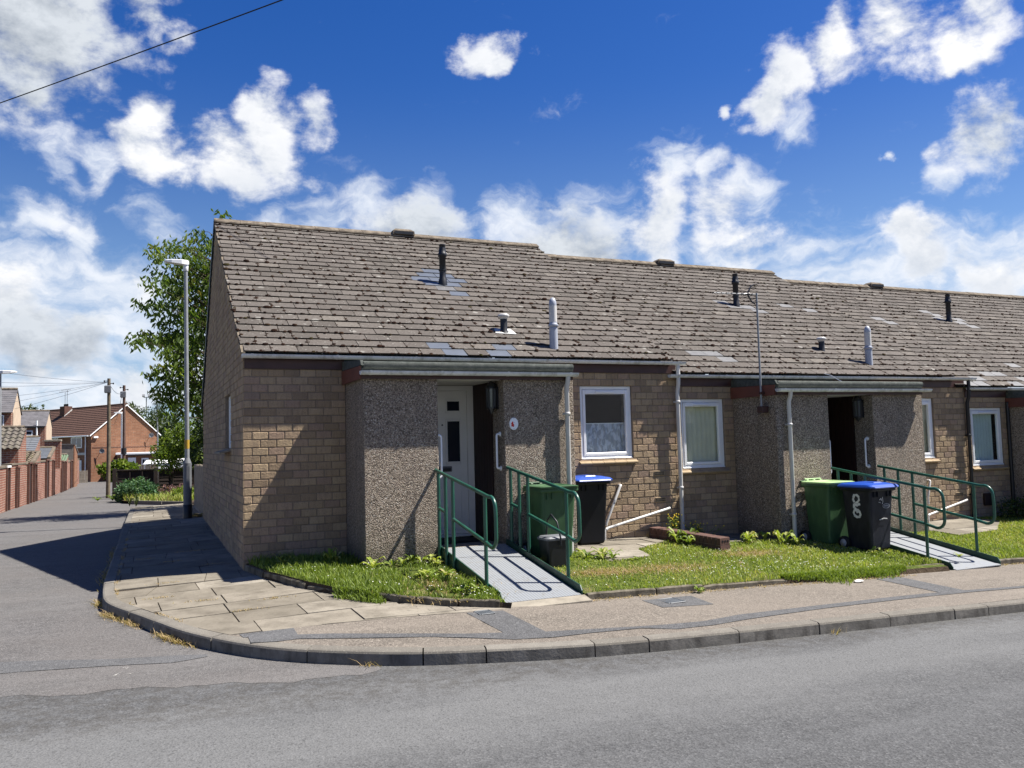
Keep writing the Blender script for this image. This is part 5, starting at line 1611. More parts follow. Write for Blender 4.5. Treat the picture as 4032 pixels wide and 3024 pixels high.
def leafmass(name, blobs, n, size, mat, parent=None, seed=1, aspect=.5, droop=0., shell=.55):
    """many small leaf faces spread through ellipsoids (x,y,z,rx,ry,rz)"""
    rs = np.random.RandomState(seed)
    vol = np.array([b[3] * b[4] * b[5] for b in blobs]) ** .8; vol /= vol.sum()
    which = rs.choice(len(blobs), n, p=vol); B = np.array(blobs)[which]
    u = rs.normal(size=(n, 3)); u /= np.linalg.norm(u, axis=1)[:, None]
    r = shell + (1 - shell) * rs.uniform(size=(n, 1)) ** .8
    lump = 1 + .16 * np.sin(u[:, :1] * 7 + which[:, None]) * np.sin(u[:, 2:3] * 6 + which[:, None] * 2) + .1 * np.sin(u[:, 1:2] * 11)
    c = B[:, :3] + u * r * B[:, 3:6] * lump
    d = rs.normal(size=(n, 3)) + u * .6; d[:, 2] -= droop; d /= np.linalg.norm(d, axis=1)[:, None]
    s_ = np.cross(d, rs.normal(size=(n, 3))); s_ /= np.linalg.norm(s_, axis=1)[:, None]
    L = size * rs.uniform(.6, 1.3, (n, 1)); w = L * aspect * .5
    v = np.stack([c, c + d * L * .45 - s_ * w, c + d * L, c + d * L * .45 + s_ * w], 1)
    f = np.arange(n * 4).reshape(n, 4)
    tn = np.clip(rs.normal(.5, .22, n) + .12 * np.sin(which * 2.1), 0, 1)
    return np_mesh(name, v.reshape(-1, 3), f, tn, M[mat], parent)


def tree(name, base, h, blobs, n, size, mat, lb, seed, grp=None, cat='tree', trunk_r=.12, aspect=.5, droop=0.):
    root = thing(name, base, lb, cat, grp)
    t = MB(); x, y, z = base
    t.tube([(x, y, z), (x + .05, y, z + h * .3), (x - .03, y + .03, z + h * .65)], [trunk_r, trunk_r * .8, trunk_r * .4], 8)
    for b in blobs[:7]:
        t.tube([(x + .03, y, z + h * .3), ((x + b[0]) / 2, (y + b[1]) / 2, (z + h * .3 + b[2]) / 2 + .1), b[:3]], [trunk_r * .5, trunk_r * .3, trunk_r * .08], 6)
    t.build('trunk', M['bark'], root)
    leafmass('crown', blobs, n, size, mat, root, seed, aspect, droop)
    return root


# dark low shrub below the third bungalow's window
root = thing('garden_shrub', (13.7, -.45, -.25), 'dark low shrub under the third bungalow window', 'shrub')
leafmass('crown', [(13.55, -.45, -.12, .35, .25, .25), (14.05, -.6, -.1, .45, .3, .3), (14.5, -1.2, -.1, .4, .3, .28)], 2600, .06, 'dark_leaf', root, 5)
t = MB(); t.tube([(13.7, -.45, -.3), (13.7, -.45, -.05)], .012, 5); t.build('stem', M['bark'], root)
# crumpled paper at the edge of the footway
m = MB(); secs = []
for z, r in ((0, .025), (.01, .042), (.02, .035), (.027, .014)):
    secs.append([(6.72 + 1.6 * r * math.cos(a) * rng.uniform(.7, 1.3), -3.29 + r * math.sin(a) * rng.uniform(.7, 1.3), P(6.72, -3.29) + z + rng.uniform(0, .006)) for a in [6.283 * k / 9 for k in range(9)]])
m.loft(secs); tag(m.build('litter', M['paper'], None, None, None, (6.72, -3.29, P(6.72, -3.29))), 'scrap of white paper litter at the edge of the footway', 'litter')


# ------------------------------------------------------------------ lane: lamps, fences, trees
def led_head(mb, tip, d, L, w=.1):
    """flat lantern from the bracket point tip along unit d"""
    d = Vector(d); s_ = V(-d.y, d.x, 0); T = Vector(tip); secs = []
    for t, hw, h0, h1 in ((0, .3, -.045, .025), (.06, .55, -.06, .045), (.3, 1., -.055, .05), (.7, 1., -.035, .042), (.93, .75, -.02, .03), (1, .3, -.01, .02)):
        p = T + d * (L * t); hw *= w
        secs.append([p - s_ * hw + V(0, 0, h0), p + s_ * hw + V(0, 0, h0), p + s_ * hw + V(0, 0, h1 - .015), p + s_ * hw * .7 + V(0, 0, h1), p - s_ * hw * .7 + V(0, 0, h1), p - s_ * hw + V(0, 0, h1 - .015)])
    mb.loft(secs)


def lamp_post(base, top, lb, head_d, black=True, Lh=.52):
    root = thing('street_lamp', base, lb, 'street lamp', 'street lamps along the lane')
    x, y, z = base; X, Y, Z = top
    f = lambda t: (x + (X - x) * t, y + (Y - y) * t)
    H = Z - z
    if black:
        m = MB(); m.lathe((x, y, z), [(.098, -.02), (.098, .36), (.092, .365)], 18); m.build('black_base', M['black'], root)
    m = MB(); m.tube([(x, y, z + (.366 if black else -.05)), (*f(.15), z + 1.28)], .09, 18); m.tube([(*f(.2), z + 1.28), (*f(.22), z + 1.4)], [.09, .05], 18)
    cs = m.build('column_base', M['lampgrey'], root)
    d = MB(); d.bbox((x - .03, y - .097, z + .62), (x + .04, y - .087, z + 1.22), .01); d.build('access_door', M['lampgrey'], cs)
    m = MB(); m.tube([(*f(.22), z + 1.38), (*f(.97), Z - .12)], [.05, .042], 14); m.build('column', M['galv'], root)
    b = MB(); p = f(.31); b.lathe((p[0], p[1], z + 1.6), [(.052, 0), (.0525, .2)], 16); b.build('warning_sticker', M['yellow_band'], root)
    m = MB(); m.lathe((X, Y, Z), [(.05, -.2), (.056, -.19), (.056, -.06), (.045, -.04)], 14); m.build('bracket', M['lamphead'], root)
    m = MB(); hd = Vector(head_d); led_head(m, V(X, Y, Z) - hd * .07, hd, Lh, .11); m.build('lamp_head', M['lamphead'], root)
    return root


lamp_post((-.295, 9.03, -.19), (-.345, 9.03, 5.62), 'tall grey street lamp with a black base beside the brick gable', (-1, 0, 0))
root = thing('street_lamp', (-5.46, 20.3, -.45), 'grey street lamp in front of the red brick yard wall at the left edge', 'street lamp', 'street lamps along the lane')
m = MB(); m.tube([(-5.50, 20.3, -.45), (-5.53, 20.3, 4.0)], [.07, .045], 12); m.build('column', M['galv'], root)
m = MB(); led_head(m, (-5.6, 20.3, 4.05), (1, 0, 0), .55, .12); m.build('lamp_head', M['lamphead'], root)
root = thing('street_lamp', (-2.59, 45, -.8), 'distant pale street lamp close to the reddish telegraph pole', 'street lamp', 'street lamps along the lane')
m = MB(); m.tube([(-2.59, 45, -.85), (-2.6, 45, 3.66)], .075, 10); m.build('column', M['lamphead'], root)
m = MB(); led_head(m, (-2.52, 45, 3.7), (-1, 0, 0), .55, .12); m.build('lamp_head', M['lamphead'], root)


def telegraph_pole(base, h, lb, mat, r=.074):
    root = thing('telegraph_pole', base, lb, 'telegraph pole', 'telegraph poles along the lane')
    x, y, z = base
    m = MB(); m.tube([(x, y, z - .1), (x + .01, y, z + h * .5), (x, y, z + h)], [r * 1.15, r, r * .85], 12); m.build('pole_shaft', M[mat], root)
    b = MB(); b.bbox((x - .17, y - r - .1, z + h - .62), (x + .09, y - r + .02, z + h - .3), .03); b.build('junction_box', M['lampgrey'], root)
    for s_ in (-1, 1):
        c = MB(); c.tube([(x, y, z + h - .16 - .05 * s_), (x + s_ * .17, y - .05, z + h - .16 - .05 * s_)], .018, 6); c.lathe((x + s_ * .17, y - .05, z + h - .17 - .05 * s_), [(.02, -.03), (.03, 0), (.02, .04)], 8); c.build('insulator', M['black'], root)
    return root


telegraph_pole((-2.64, 27.6, -.55), 4.98, 'nearer weathered telegraph pole by the dark fence', 'pole')
root2 = telegraph_pole((-2.225, 34.0, -.65), 5.25, 'farther reddish telegraph pole with a black band', 'pole_red', .074)
m = MB(); m.lathe((-2.215, 34, 1.35), [(.118, -.12), (.12, .0), (.118, .17)], 12); m.build('cable_guard', M['black'], root2)


def wire(a, b, sag, lb, r=.012, mat='cable_grey', grp='overhead wires fanning from the telegraph pole'):
    A, B = Vector(a), Vector(b); pts = []
    for k in range(15):
        t = k / 14; p = A.lerp(B, t); p.z -= sag * 4 * t * (1 - t); pts.append(p)
    m = MB(); m.tube(pts, r, 6)
    o = m.build('overhead_wire', M[mat], None, None, None, a)
    return tag(o, lb, 'wire', grp)


PT = (-2.68, 27.55, 4.27)
for e, sg, lb in (((-7.0, 16.0, 4.05), .12, 'topmost wire from the nearer telegraph pole, rising over the left street lamp'), ((-7.5, 17.0, 3.6), .1, 'second wire from the top, leaving the nearer telegraph pole to the left'), ((-7.5, 17.5, 3.42), .1, 'third wire from the top, nearly level towards the left edge'),
                  ((-6.6, 19.5, 3.05), .08, 'fourth wire from the top, dropping towards the cream gable'), ((-7.2, 24, 2.95), .05, 'fifth wire from the top, dropping in front of the brown roof'), ((-6.7, 30, 3.2), .05, 'lowest wire, dropping steepest to the slate roofed house')):
    wire(PT, e, sg, lb, .006)
wire((-2.62, 27.6, 4.2), (-2.225, 34, 4.3), .25, 'short wire looping between the two telegraph poles', .009)
wire((-2.3, 34, 4.25), (-3.9, 66, 3.6), .5, 'thin wire dropping from the farther pole to the far house', .01)
wire((-7.8, 18.06, 10.75), (4.3, 2.0, 10.48), .05, 'black overhead cable crossing the sky at the upper left', .013, 'cable', 'high cable over the lane')

# pale board fence behind the gable
root = thing('board_fence', (.06, 11, -.3), 'pale close-boarded fence running back from the brick gable', 'fence')
m = MB(); y = 8.66; k = 0
while y < 13.6:
    b = y + .125; z0 = P(-.3, y) - .12
    m.bbox((.05 + (k % 2) * .015, y + .003, z0), (.075 + (k % 2) * .015, b - .003, 1.03 - .012 * (y - 8.6) + rng.uniform(-.015, .015)), .004, rng.random()); y = b; k += 1
m.build('boards', M['fence_pale'], root)
m = MB()
for y in (8.9, 11.2, 13.4): m.bbox((.1, y, -.4), (.18, y + .08, .95), .006)
m.build('posts', M['fence_pale'], root)
m = MB(); m.bbox((.04, 8.66, -.3), (.095, 13.6, -.145), .006); m.build('gravel_board', M['fence_pale'], root)

# dark lap panel fence
root = thing('panel_fence', (-.8, 26.3, -.5), 'dark brown lapped panel fence behind the overgrown bed', 'fence')
for i, (a, b) in enumerate(((-2.27, -.9), (-.74, .9), (1.06, 2.7))):
    z0, z1 = -.5, .6
    m = MB()
    for k in range(7):
        za = z0 + .05 + k * (z1 - z0 - .1) / 7
        m.prism([(a, 26.28, za), (a, 26.30, za + .17), (a, 26.315, za + .17), (a, 26.295, za)], (b - a, 0, 0), rng.random())
    for x in (a, a + (b - a) / 3, a + 2 * (b - a) / 3, b - .04): m.bbox((x, 26.24, z0), (x + .04, 26.279, z1), .004)
    m.bbox((a, 26.23, z1 - .02), (b, 26.34, z1 + .03), .006)
    m.build('fence_panel', M['fence_dark'], root)
for x in (-2.36, -.82, .98):
    m = MB(); m.bbox((x - .075, 26.2, -.6), (x + .075, 26.35, .68), .01); m.build('fence_post', M['fence_dark'], root)

# overgrown bed: raised soil, its kerb, ferns and flowers
def bed_z(x, y): return Ln(x, y) + .1
sheet('planting_bed', [((interp([(17.0, .9), (17.75, .2), (20.9, -1.6), (21.5, -1.9), (23, -2.1), (26.3, -2.3)], y), y), (4, y)) for y in (17.2, 17.75, 18.5, 19.5, 20.9, 21.5, 23, 25, 26.3)], bed_z, M['soil'], 8)
m = MB()
for a, b in (((.25, 17.66), (-.6, 19.1)), ((-.62, 19.14), (-1.6, 20.85)), ((1.2, 16.6), (.28, 17.6))):
    A, B = V(*a, 0), V(*b, 0); n_ = V(-(B - A).y, (B - A).x, 0).normalized() * .1; z0, z1 = Ln(*a), Ln(*b)
    m.loft([[(A.x, A.y, z0 - .05), (A.x + n_.x, A.y + n_.y, z0 - .05), (A.x + n_.x, A.y + n_.y, z0 + .13), (A.x, A.y, z0 + .13)], [(B.x, B.y, z1 - .05), (B.x + n_.x, B.y + n_.y, z1 - .05), (B.x + n_.x, B.y + n_.y, z1 + .13), (B.x, B.y, z1 + .13)]], rng.random())
m.build('bed_kerb', M['kerb'], kind='structure')
pts = []
for _ in range(9000):
    y = rng.uniform(17.6, 26); x = rng.uniform(interp([(17.0, .9), (17.75, .2), (20.9, -1.6), (21.5, -1.9), (23, -2.1), (26.3, -2.3)], y) + .05, 3)
    pts.append((x, y, bed_z(x, y), rng.uniform(.08, .26) * (.6 + nz(x, y, .8)), min(1, max(0, rng.gauss(.35 + .5 * nz(x, y, .6), .25))), rng.uniform(.2, .8)))
blades('wild_grass', pts, None, 'grass', .014)
root = thing('fern_bush', (-1.62, 22.5, -.4), 'bluish green bush at the left end of the dark fence', 'bush')
leafmass('crown', [(-1.75, 22.7, -.1, .45, .5, .4), (-1.4, 22.3, .0, .4, .45, .38), (-1.1, 22.2, -.12, .35, .4, .3)], 3600, .13, 'fern', root, 21, .35)
t = MB(); t.tube([(-1.62, 22.5, -.45), (-1.6, 22.5, -.1)], .02, 5); t.build('stem', M['bark'], root)
root = thing('flower_clump', (-.1, 21.5, -.35), 'purplish flowering clump in the overgrown bed', 'flowers')
leafmass('crown', [(-.5, 22.3, -.1, .35, .3, .22), (.1, 22.0, -.08, .4, .3, .25), (.6, 21.5, -.1, .4, .3, .22)], 900, .07, 'purple', root, 22, .5)
t = MB(); t.tube([(-.1, 21.5, -.4), (-.1, 21.5, -.1)], .012, 5); t.build('stem', M['lush'], root)
root = thing('broadleaf_clump', (.45, 19.2, -.3), 'bright green clump in the bed near the lamp base', 'bush')
leafmass('crown', [(.4, 19.4, -.12, .4, .35, .26), (.0, 20.3, -.15, .4, .35, .25), (.9, 18.6, -.1, .4, .35, .28)], 2000, .09, 'bright', root, 23, .5)
t = MB(); t.tube([(.45, 19.2, -.35), (.45, 19.2, -.1)], .012, 5); t.build('stem', M['lush'], root)
weed(-1.5, 16.3, P(-1.4, 16), 7, .15, 'tall thin weed at the far corner of the lane pavement', 'olive', 2.2, k=3, spread=.12)
weed(-2.2, 23.6, Ln(-2.2, 23.6) + .05, 9, .25, 'weeds at the foot of the nearer telegraph pole', 'bright', .8, k=9, spread=.3)
weed(-.02, 9.2, P(-.1, 9.2), 8, .16, 'leaf litter and weeds behind the lamp base', 'dry', .5, k=5, spread=.1)

# cherry tree behind the gable
TIPS = [(-1.04, 12.82, 6.68), (-0.86, 13.5, 6.92), (-0.91, 13.11, 6.55), (-0.99, 13.63, 6.38), (-1.11, 13.68, 6.06), (-0.91, 12.44, 5.63), (-0.64, 12.33, 6.83), (-0.41, 14.14, 7.1), (-0.68, 12.87, 6.62), (-0.29, 12.82, 6.89), (0.16, 14.49, 7.73), (-0.09, 13.33, 7.17), (0.29, 14.14, 7.36), (0.47, 13.35, 7.27), (-0.03, 13.71, 7.05), (0.32, 12.63, 6.86), (-0.36, 13.7, 6.74), (-0.15, 14.21, 6.86), (-0.51, 13.45, 6.42), (-0.3, 13.93, 6.4), (-0.62, 13.78, 6.27), (-0.71, 12.44, 5.83), (-0.45, 13.97, 6.11), (-0.29, 13.6, 5.97), (-0.06, 12.96, 6.47), (0.1, 12.37, 6.46), (0.37, 14.2, 6.98), (0.44, 13.34, 6.56), (-0.02, 13.88, 6.36), (0.29, 14.23, 6.34), (0.42, 13.87, 6.38), (-0.56, 14.33, 5.96), (-0.28, 13.17, 5.77), (-0.01, 14.06, 6.08), (0.1, 13.28, 5.73), (0.4, 14.36, 6.1), (-1.32, 14.23, 5.52), (-1.06, 12.51, 5.25), (-1.1, 12.6, 5.11), (-0.88, 12.78, 5.22), (-0.68, 14.42, 5.53), (-0.74, 13.26, 5.58), (-0.5, 13.68, 5.7), (-0.38, 12.96, 5.53), (-0.18, 13.42, 5.56), (-0.47, 13.15, 5.3), (-0.28, 13.07, 5.2), (-0.03, 13.59, 5.29), (0.16, 13.59, 5.37), (0.35, 14.29, 5.66), (-0.69, 13.8, 5.22), (-0.82, 14.34, 5.14), (-0.72, 14.18, 4.94), (-0.53, 14.48, 5.07), (-0.35, 13.78, 5.05), (-0.2, 12.66, 4.91), (0.1, 14.19, 5.18), (0.3, 14.42, 5.19), (0.0, 14.29, 4.95), (0.21, 13.55, 4.8), (-1.22, 13.87, 4.6), (-1.36, 12.76, 4.28), (-1.05, 14.13, 4.48), (-0.87, 13.56, 4.37), (-0.81, 12.93, 4.12), (-0.66, 12.44, 4.04), (-0.44, 14.18, 4.61), (-0.53, 14.48, 4.48), (-0.3, 12.49, 4.3), (-0.01, 14.06, 4.6), (-0.37, 13.2, 4.18), (-0.18, 12.63, 4.1), (0.09, 12.95, 4.26), (0.31, 13.99, 4.55), (0.24, 14.22, 4.21), (-0.7, 12.4, 3.89), (0.75, 13.65, 8.02), (-1.35, 12.4, 4.24), (-1.12, 13.88, 4.56), (-0.88, 13.03, 4.36), (-0.68, 14.24, 4.55), (-0.52, 14.46, 4.33), (-0.29, 13.41, 4.46), (0.14, 14.5, 4.53), (-0.4, 12.98, 3.87), (-0.08, 12.47, 3.76), (0.22, 13.62, 4.15), (-0.91, 12.37, 3.51), (-1.03, 12.73, 3.35), (-0.76, 13.2, 3.52), (-0.84, 13.64, 3.39), (-0.58, 12.64, 3.44), (-0.38, 12.39, 3.49), (-0.42, 14.21, 3.37), (-0.12, 12.99, 3.51), (0.2, 14.41, 3.64), (0.1, 14.27, 3.31), (-0.24, 13.13, 3.16), (-0.9, 13.31, 2.97), (-0.69, 13.44, 2.91), (-0.53, 13.72, 3.0), (-0.34, 13.61, 2.79), (-0.03, 13.53, 2.85), (0.16, 13.66, 2.79), (-0.45, 14.37, 2.69), (-0.75, 13.42, 2.78), (-0.23, 13.25, 2.5), (0.11, 13.88, 2.49), (-0.67, 12.82, 2.32), (-0.42, 12.96, 2.33)]
root = thing('cherry_tree', (1.35, 13.7, -.2), 'tall cherry tree with drooping leaves behind the brick gable', 'tree')
t = MB(); t.tube([(1.35, 13.7, -.25), (1.3, 13.65, 1.5), (1.15, 13.6, 3.0), (.95, 13.6, 4.6), (.85, 13.6, 6.0), (.8, 13.6, 7.0)], [.17, .14, .11, .08, .045, .015], 10)
rs = random.Random(5)
extra = []
for _ in range(210):
    a = rs.uniform(0, 6.283); r = rs.random() ** .5; zz = rs.uniform(2.2, 8.2); w = 2.0 * math.sin(math.pi * min(1, max(.12, (zz - 1.2) / 7.6))) ** .7
    if rs.random() < .35: extra.append((rs.uniform(-.62, .75), rs.uniform(12.7, 14.5), rs.uniform(2.4, 6.7)))
    extra.append((1.5 + r * w * math.cos(a), 13.7 + r * w * .85 * math.sin(a), zz))
alltips = list(TIPS) + [p for p in extra if p[0] > -.65 and p[2] < 7.35]
for i, (x, y, z) in enumerate(alltips):
    zz = max(1.6, z - rs.uniform(.3, 1.1)); k = (zz + .25) / 7.75
    sx = 1.35 - .55 * min(1, max(0, k)); s0 = V(sx, 13.63, zz); e_ = V(x, y, z); mid = s0.lerp(e_, .55) + V(0, 0, .12)
    L = (e_ - s0).length
    if i < len(TIPS) and rs.random() < .8 or rs.random() < .35:
        t.tube([s0, mid, e_], [.012 + .008 * min(L, 2), .009, .003], 5)
t.build('trunk', M['bark'], root)
nr = np.random.RandomState(8); VS = []; TN_ = []
for (x, y, z) in alltips:
    n = nr.randint(20, 34); tone0 = nr.normal(.42, .16)
    for _ in range(n):
        c = np.array([x, y, z]) + nr.normal(size=3) * np.array([.13, .13, .09])
        a = nr.uniform(0, 6.283); d = np.array([math.cos(a) * .55, math.sin(a) * .55, -nr.uniform(.35, 1.1)]); d /= np.linalg.norm(d)
        s_ = np.cross(d, [math.cos(a + 1.3), math.sin(a + 1.3), nr.uniform(-.3, .3)]); s_ /= np.linalg.norm(s_)
        L = nr.uniform(.13, .21); w = L * .2; nn = np.cross(d, s_) * w * .5
        VS += [c, c + d * L * .4 - s_ * w + nn, c + d * L, c + d * L * .4 + s_ * w + nn, c, c + d * L * .4 - s_ * w + nn, c + d * L, c + d * L * .4 + s_ * w + nn]
        TN_ += [tone0 + nr.normal(0, .16)] * 2
VS = np.array(VS).reshape(-1, 8, 3); n = len(VS); idx = np.arange(n)[:, None] * 8
F = np.concatenate([idx + [[0, 1, 2]], idx + [[4, 6, 7]]]); TT = np.clip(np.array(TN_).reshape(-1, 2)[:, 0], 0, 1)
np_mesh('crown', VS.reshape(-1, 3), F, np.concatenate([TT, TT]), M['cherry'], root)

tree('garden_tree', (-.3, 25.0, -.45), 2.2, [(-.5, 24.6, 1.0, .5, .5, .5), (-.1, 25, 1.7, .6, .6, .6), (.5, 25, 2.0, .7, .6, .65), (.2, 24.8, 1.05, .6, .5, .5), (.9, 25.2, 1.3, .6, .5, .8), (-.75, 24.8, 1.35, .3, .3, .3)], 5200, .12, 'bright', 'light green garden tree above the dark fence', 31, None, 'tree', .05)
tree('dark_tree', (2.0, 24, -.3), 3.5, [(1.2, 23.5, 2.2, .7, .8, .8), (1.6, 23.5, 3.0, .9, .8, .8), (.9, 24, 1.2, .6, .6, .7)], 4200, .13, 'dark_leaf', 'dark leafy tree between the cherry tree and the gable', 32, 'trees beyond the gardens', 'tree', .08)
root = thing('climbing_vine', (-2.4, 29, -.6), 'light green vine hanging over the far fence by the telegraph poles', 'vine')
leafmass('crown', [(-2.75, 28.9, .62, .35, .3, .22), (-2.25, 28.9, .72, .4, .3, .28), (-1.85, 29.1, .62, .35, .3, .22), (-2.3, 28.8, .35, .6, .2, .25)], 1700, .14, 'bright', root, 41, .8)
t = MB(); t.tube([(-2.3, 29, -.6), (-2.3, 29, .5)], .03, 6); t.build('stem', M['bark'], root)
# wooded bank beyond the far house
for i, (x, y, z, h, w, mt, lb) in enumerate(((-3.0, 92, -1.2, 8.0, 1.6, 'olive', 'leftmost rounded tree peeping over the ridge of the far brick house'), (-1.3, 95, -1.2, 7.7, 2.2, 'dark_leaf', 'rounded tree right of the far brick gable peak'), (.2, 85, -1.2, 6.4, 1.9, 'olive', 'lower olive tree behind the right eave of the far brick house'),
                                           (1.4, 75, -1.1, 6.0, 1.9, 'dark_leaf', 'dark tree behind the light green garden tree'), (-.9, 80, -1.2, 5.6, 1.3, 'olive', 'small olive tree against the right slope of the far gable'))):
    tree('woodland_tree', (x, y, z), h, [(x, y, z + h * .62, w, w, h * .36), (x + w * .5, y, z + h * .45, w * .7, w, h * .3), (x - w * .5, y + .5, z + h * .42, w * .7, w, h * .28), (x, y, z + h * .84, w * .6, w * .6, h * .15)], 3000, .3, mt, lb, 50 + i, 'trees beyond the gardens', 'tree', .2)
root = thing('birch_tree', (-.45, 60, -1.0), 'thin wispy birch standing above the olive trees', 'tree', 'trees beyond the gardens')
t = MB(); t.tube([(-.45, 60, -1.05), (-.5, 60, 3.5), (-.62, 60, 6.3)], [.09, .06, .015], 6); t.build('trunk', M['galv'], root)
leafmass('crown', [(-.6, 60, 5.6, .45, .45, .8), (-.4, 60, 4.4, .6, .6, .9), (-.1, 60, 5.0, .4, .4, .6)], 900, .13, 'olive', root, 61, .4, 1.2, .2)
root = thing('floodlight_mast', (-1.48, 118, -1.5), 'distant mast with two floodlights above the trees', 'floodlight')
m = MB(); m.tube([(-1.48, 118, -1.6), (-1.48, 118, 8.9)], .07, 6); m.tube([(-1.85, 118, 8.85), (-1.1, 118, 8.85)], .05, 6); m.build('mast', M['lampgrey'], root)
for s_ in (-.37, .37):
    m = MB(); m.prism([(-1.48 + s_ - .18, 117.8, 9.0), (-1.48 + s_ + .18, 117.8, 9.0), (-1.48 + s_ + .18, 118.05, 9.3), (-1.48 + s_ - .18, 118.05, 9.3)], (0, .1, -.1)); m.build('floodlight', M['lampgrey'], root)
for i, (x, lb) in enumerate(((-15.4, 'bushy tree top at the left behind the slate roof'), (-13.6, 'second bushy tree top behind the slate roof'))):
    tree('woodland_tree', (x, 100, -1.5), 8, [(x, 100, 5.4, 1.4, 1.2, 1.5), (x + .8, 100, 5.0, 1.2, 1.2, 1.2), (x - .9, 100, 5.0, 1.2, 1.2, 1.1)], 1500, .35, 'olive', lb, 70 + i, 'trees beyond the gardens', 'tree', .2)


# ------------------------------------------------------------------ left side of the lane: yard walls, outhouses, terraces
WL = [(-5.2, 15.5), (-5.23, 18.6), (-5.3, 20.1), (-5.27, 24.2), (-5.29, 29.4), (-5.32, 36.3), (-5.38, 40.2), (-5.64, 51), (-6.08, 62.5)]
def wx(y): return interp([(p[1], p[0]) for p in WL], y)
segs = [(15.5, 21.1, .95, 'nearest red brick yard wall with a gate slot at the left edge'), (21.13, 24.3, 1.0, 'red brick yard wall below the pantiled outhouse'), (24.33, 28.95, .98, 'red brick yard wall below the mossy pantile roof'), (28.98, 36.2, 1.0, 'yard wall with a stepped top before the slate outhouse'), (36.23, 43.9, .85, 'yard wall below the green sheet roof'), (43.93, 62, .8, 'farthest yard wall before the rendered outhouse')]
for a, b, zt, lb in segs:
    root = thing('yard_wall', (wx(a), a, Ln(0, a) - .1), lb, 'brick wall', 'brick yard walls along the lane')
    m = MB(); n = max(1, int((b - a) / 2))
    for k in range(n):
        p, q = a + (b - a) * k / n, a + (b - a) * (k + 1) / n
        m.prism([(wx(p), p, Ln(0, p) - .1), (wx(q), q, Ln(0, q) - .1), (wx(q), q, zt), (wx(p), p, zt)], (-.22, 0, 0))
    m.build('wall_bricks', M['red_brick'], root)
    c = MB()
    for k in range(n):
        p, q = a + (b - a) * k / n, a + (b - a) * (k + 1) / n - .01
        c.prism([(wx(p) + .03, p, zt + .002), (wx(q) + .03, q, zt + .002), (wx(q) + .03, q, zt + .06), (wx(p) + .03, p, zt + .06)], (-.28, 0, 0), rng.random())
    c.build('coping', M['ridge'], root)
# narrow dark gate slots and white lintel
for y0, w, zt, lb in ((20.0, .55, .86, 'dark gate slot with a white lintel in the nearest yard wall'), (22.2, .35, .8, 'dark slot left of the pantiled outhouse gable'), (25.1, .8, .9, 'dark recessed gate before the mossy outhouse'), (26.9, .6, .85, 'dark recess below the mossy pantile roof'), (31.2, .9, .95, 'dark recessed gate before the slate outhouse'), (34.0, .7, .9, 'dark recess under the slate outhouse'), (39.0, .8, .8, 'dark recessed gate before the green sheet roof'), (41.6, .7, .75, 'dark recess below the green sheet roof'), (47, 1.2, .75, 'dark recess near the rendered outhouse')):
    root = thing('yard_gate', (wx(y0) + .02, y0, Ln(0, y0)), lb, 'gate', 'gates in the yard walls')
    m = MB(); x = wx(y0) + .012
    for k in range(5): m.bbox((x, y0 + k * w / 5 + .004, Ln(0, y0) + .02), (x + .02, y0 + (k + 1) * w / 5 - .004, zt), .004)
    m.build('gate_boards', M['timber'], root)
    j = MB(); j.bbox((x, y0 - .07, Ln(0, y0)), (x + .07, y0 - .005, zt + .08), .006); j.bbox((x, y0 + w + .005, Ln(0, y0)), (x + .07, y0 + w + .07, zt + .08), .006)
    j.build('gate_jambs', M['dark_brick'], root)
    j = MB(); j.bbox((x, y0 - .07, zt + .082), (x + .08, y0 + w + .07, zt + .15), .006); j.build('gate_lintel', M['upvc'] if y0 == 20.0 else M['dark_brick'], root)


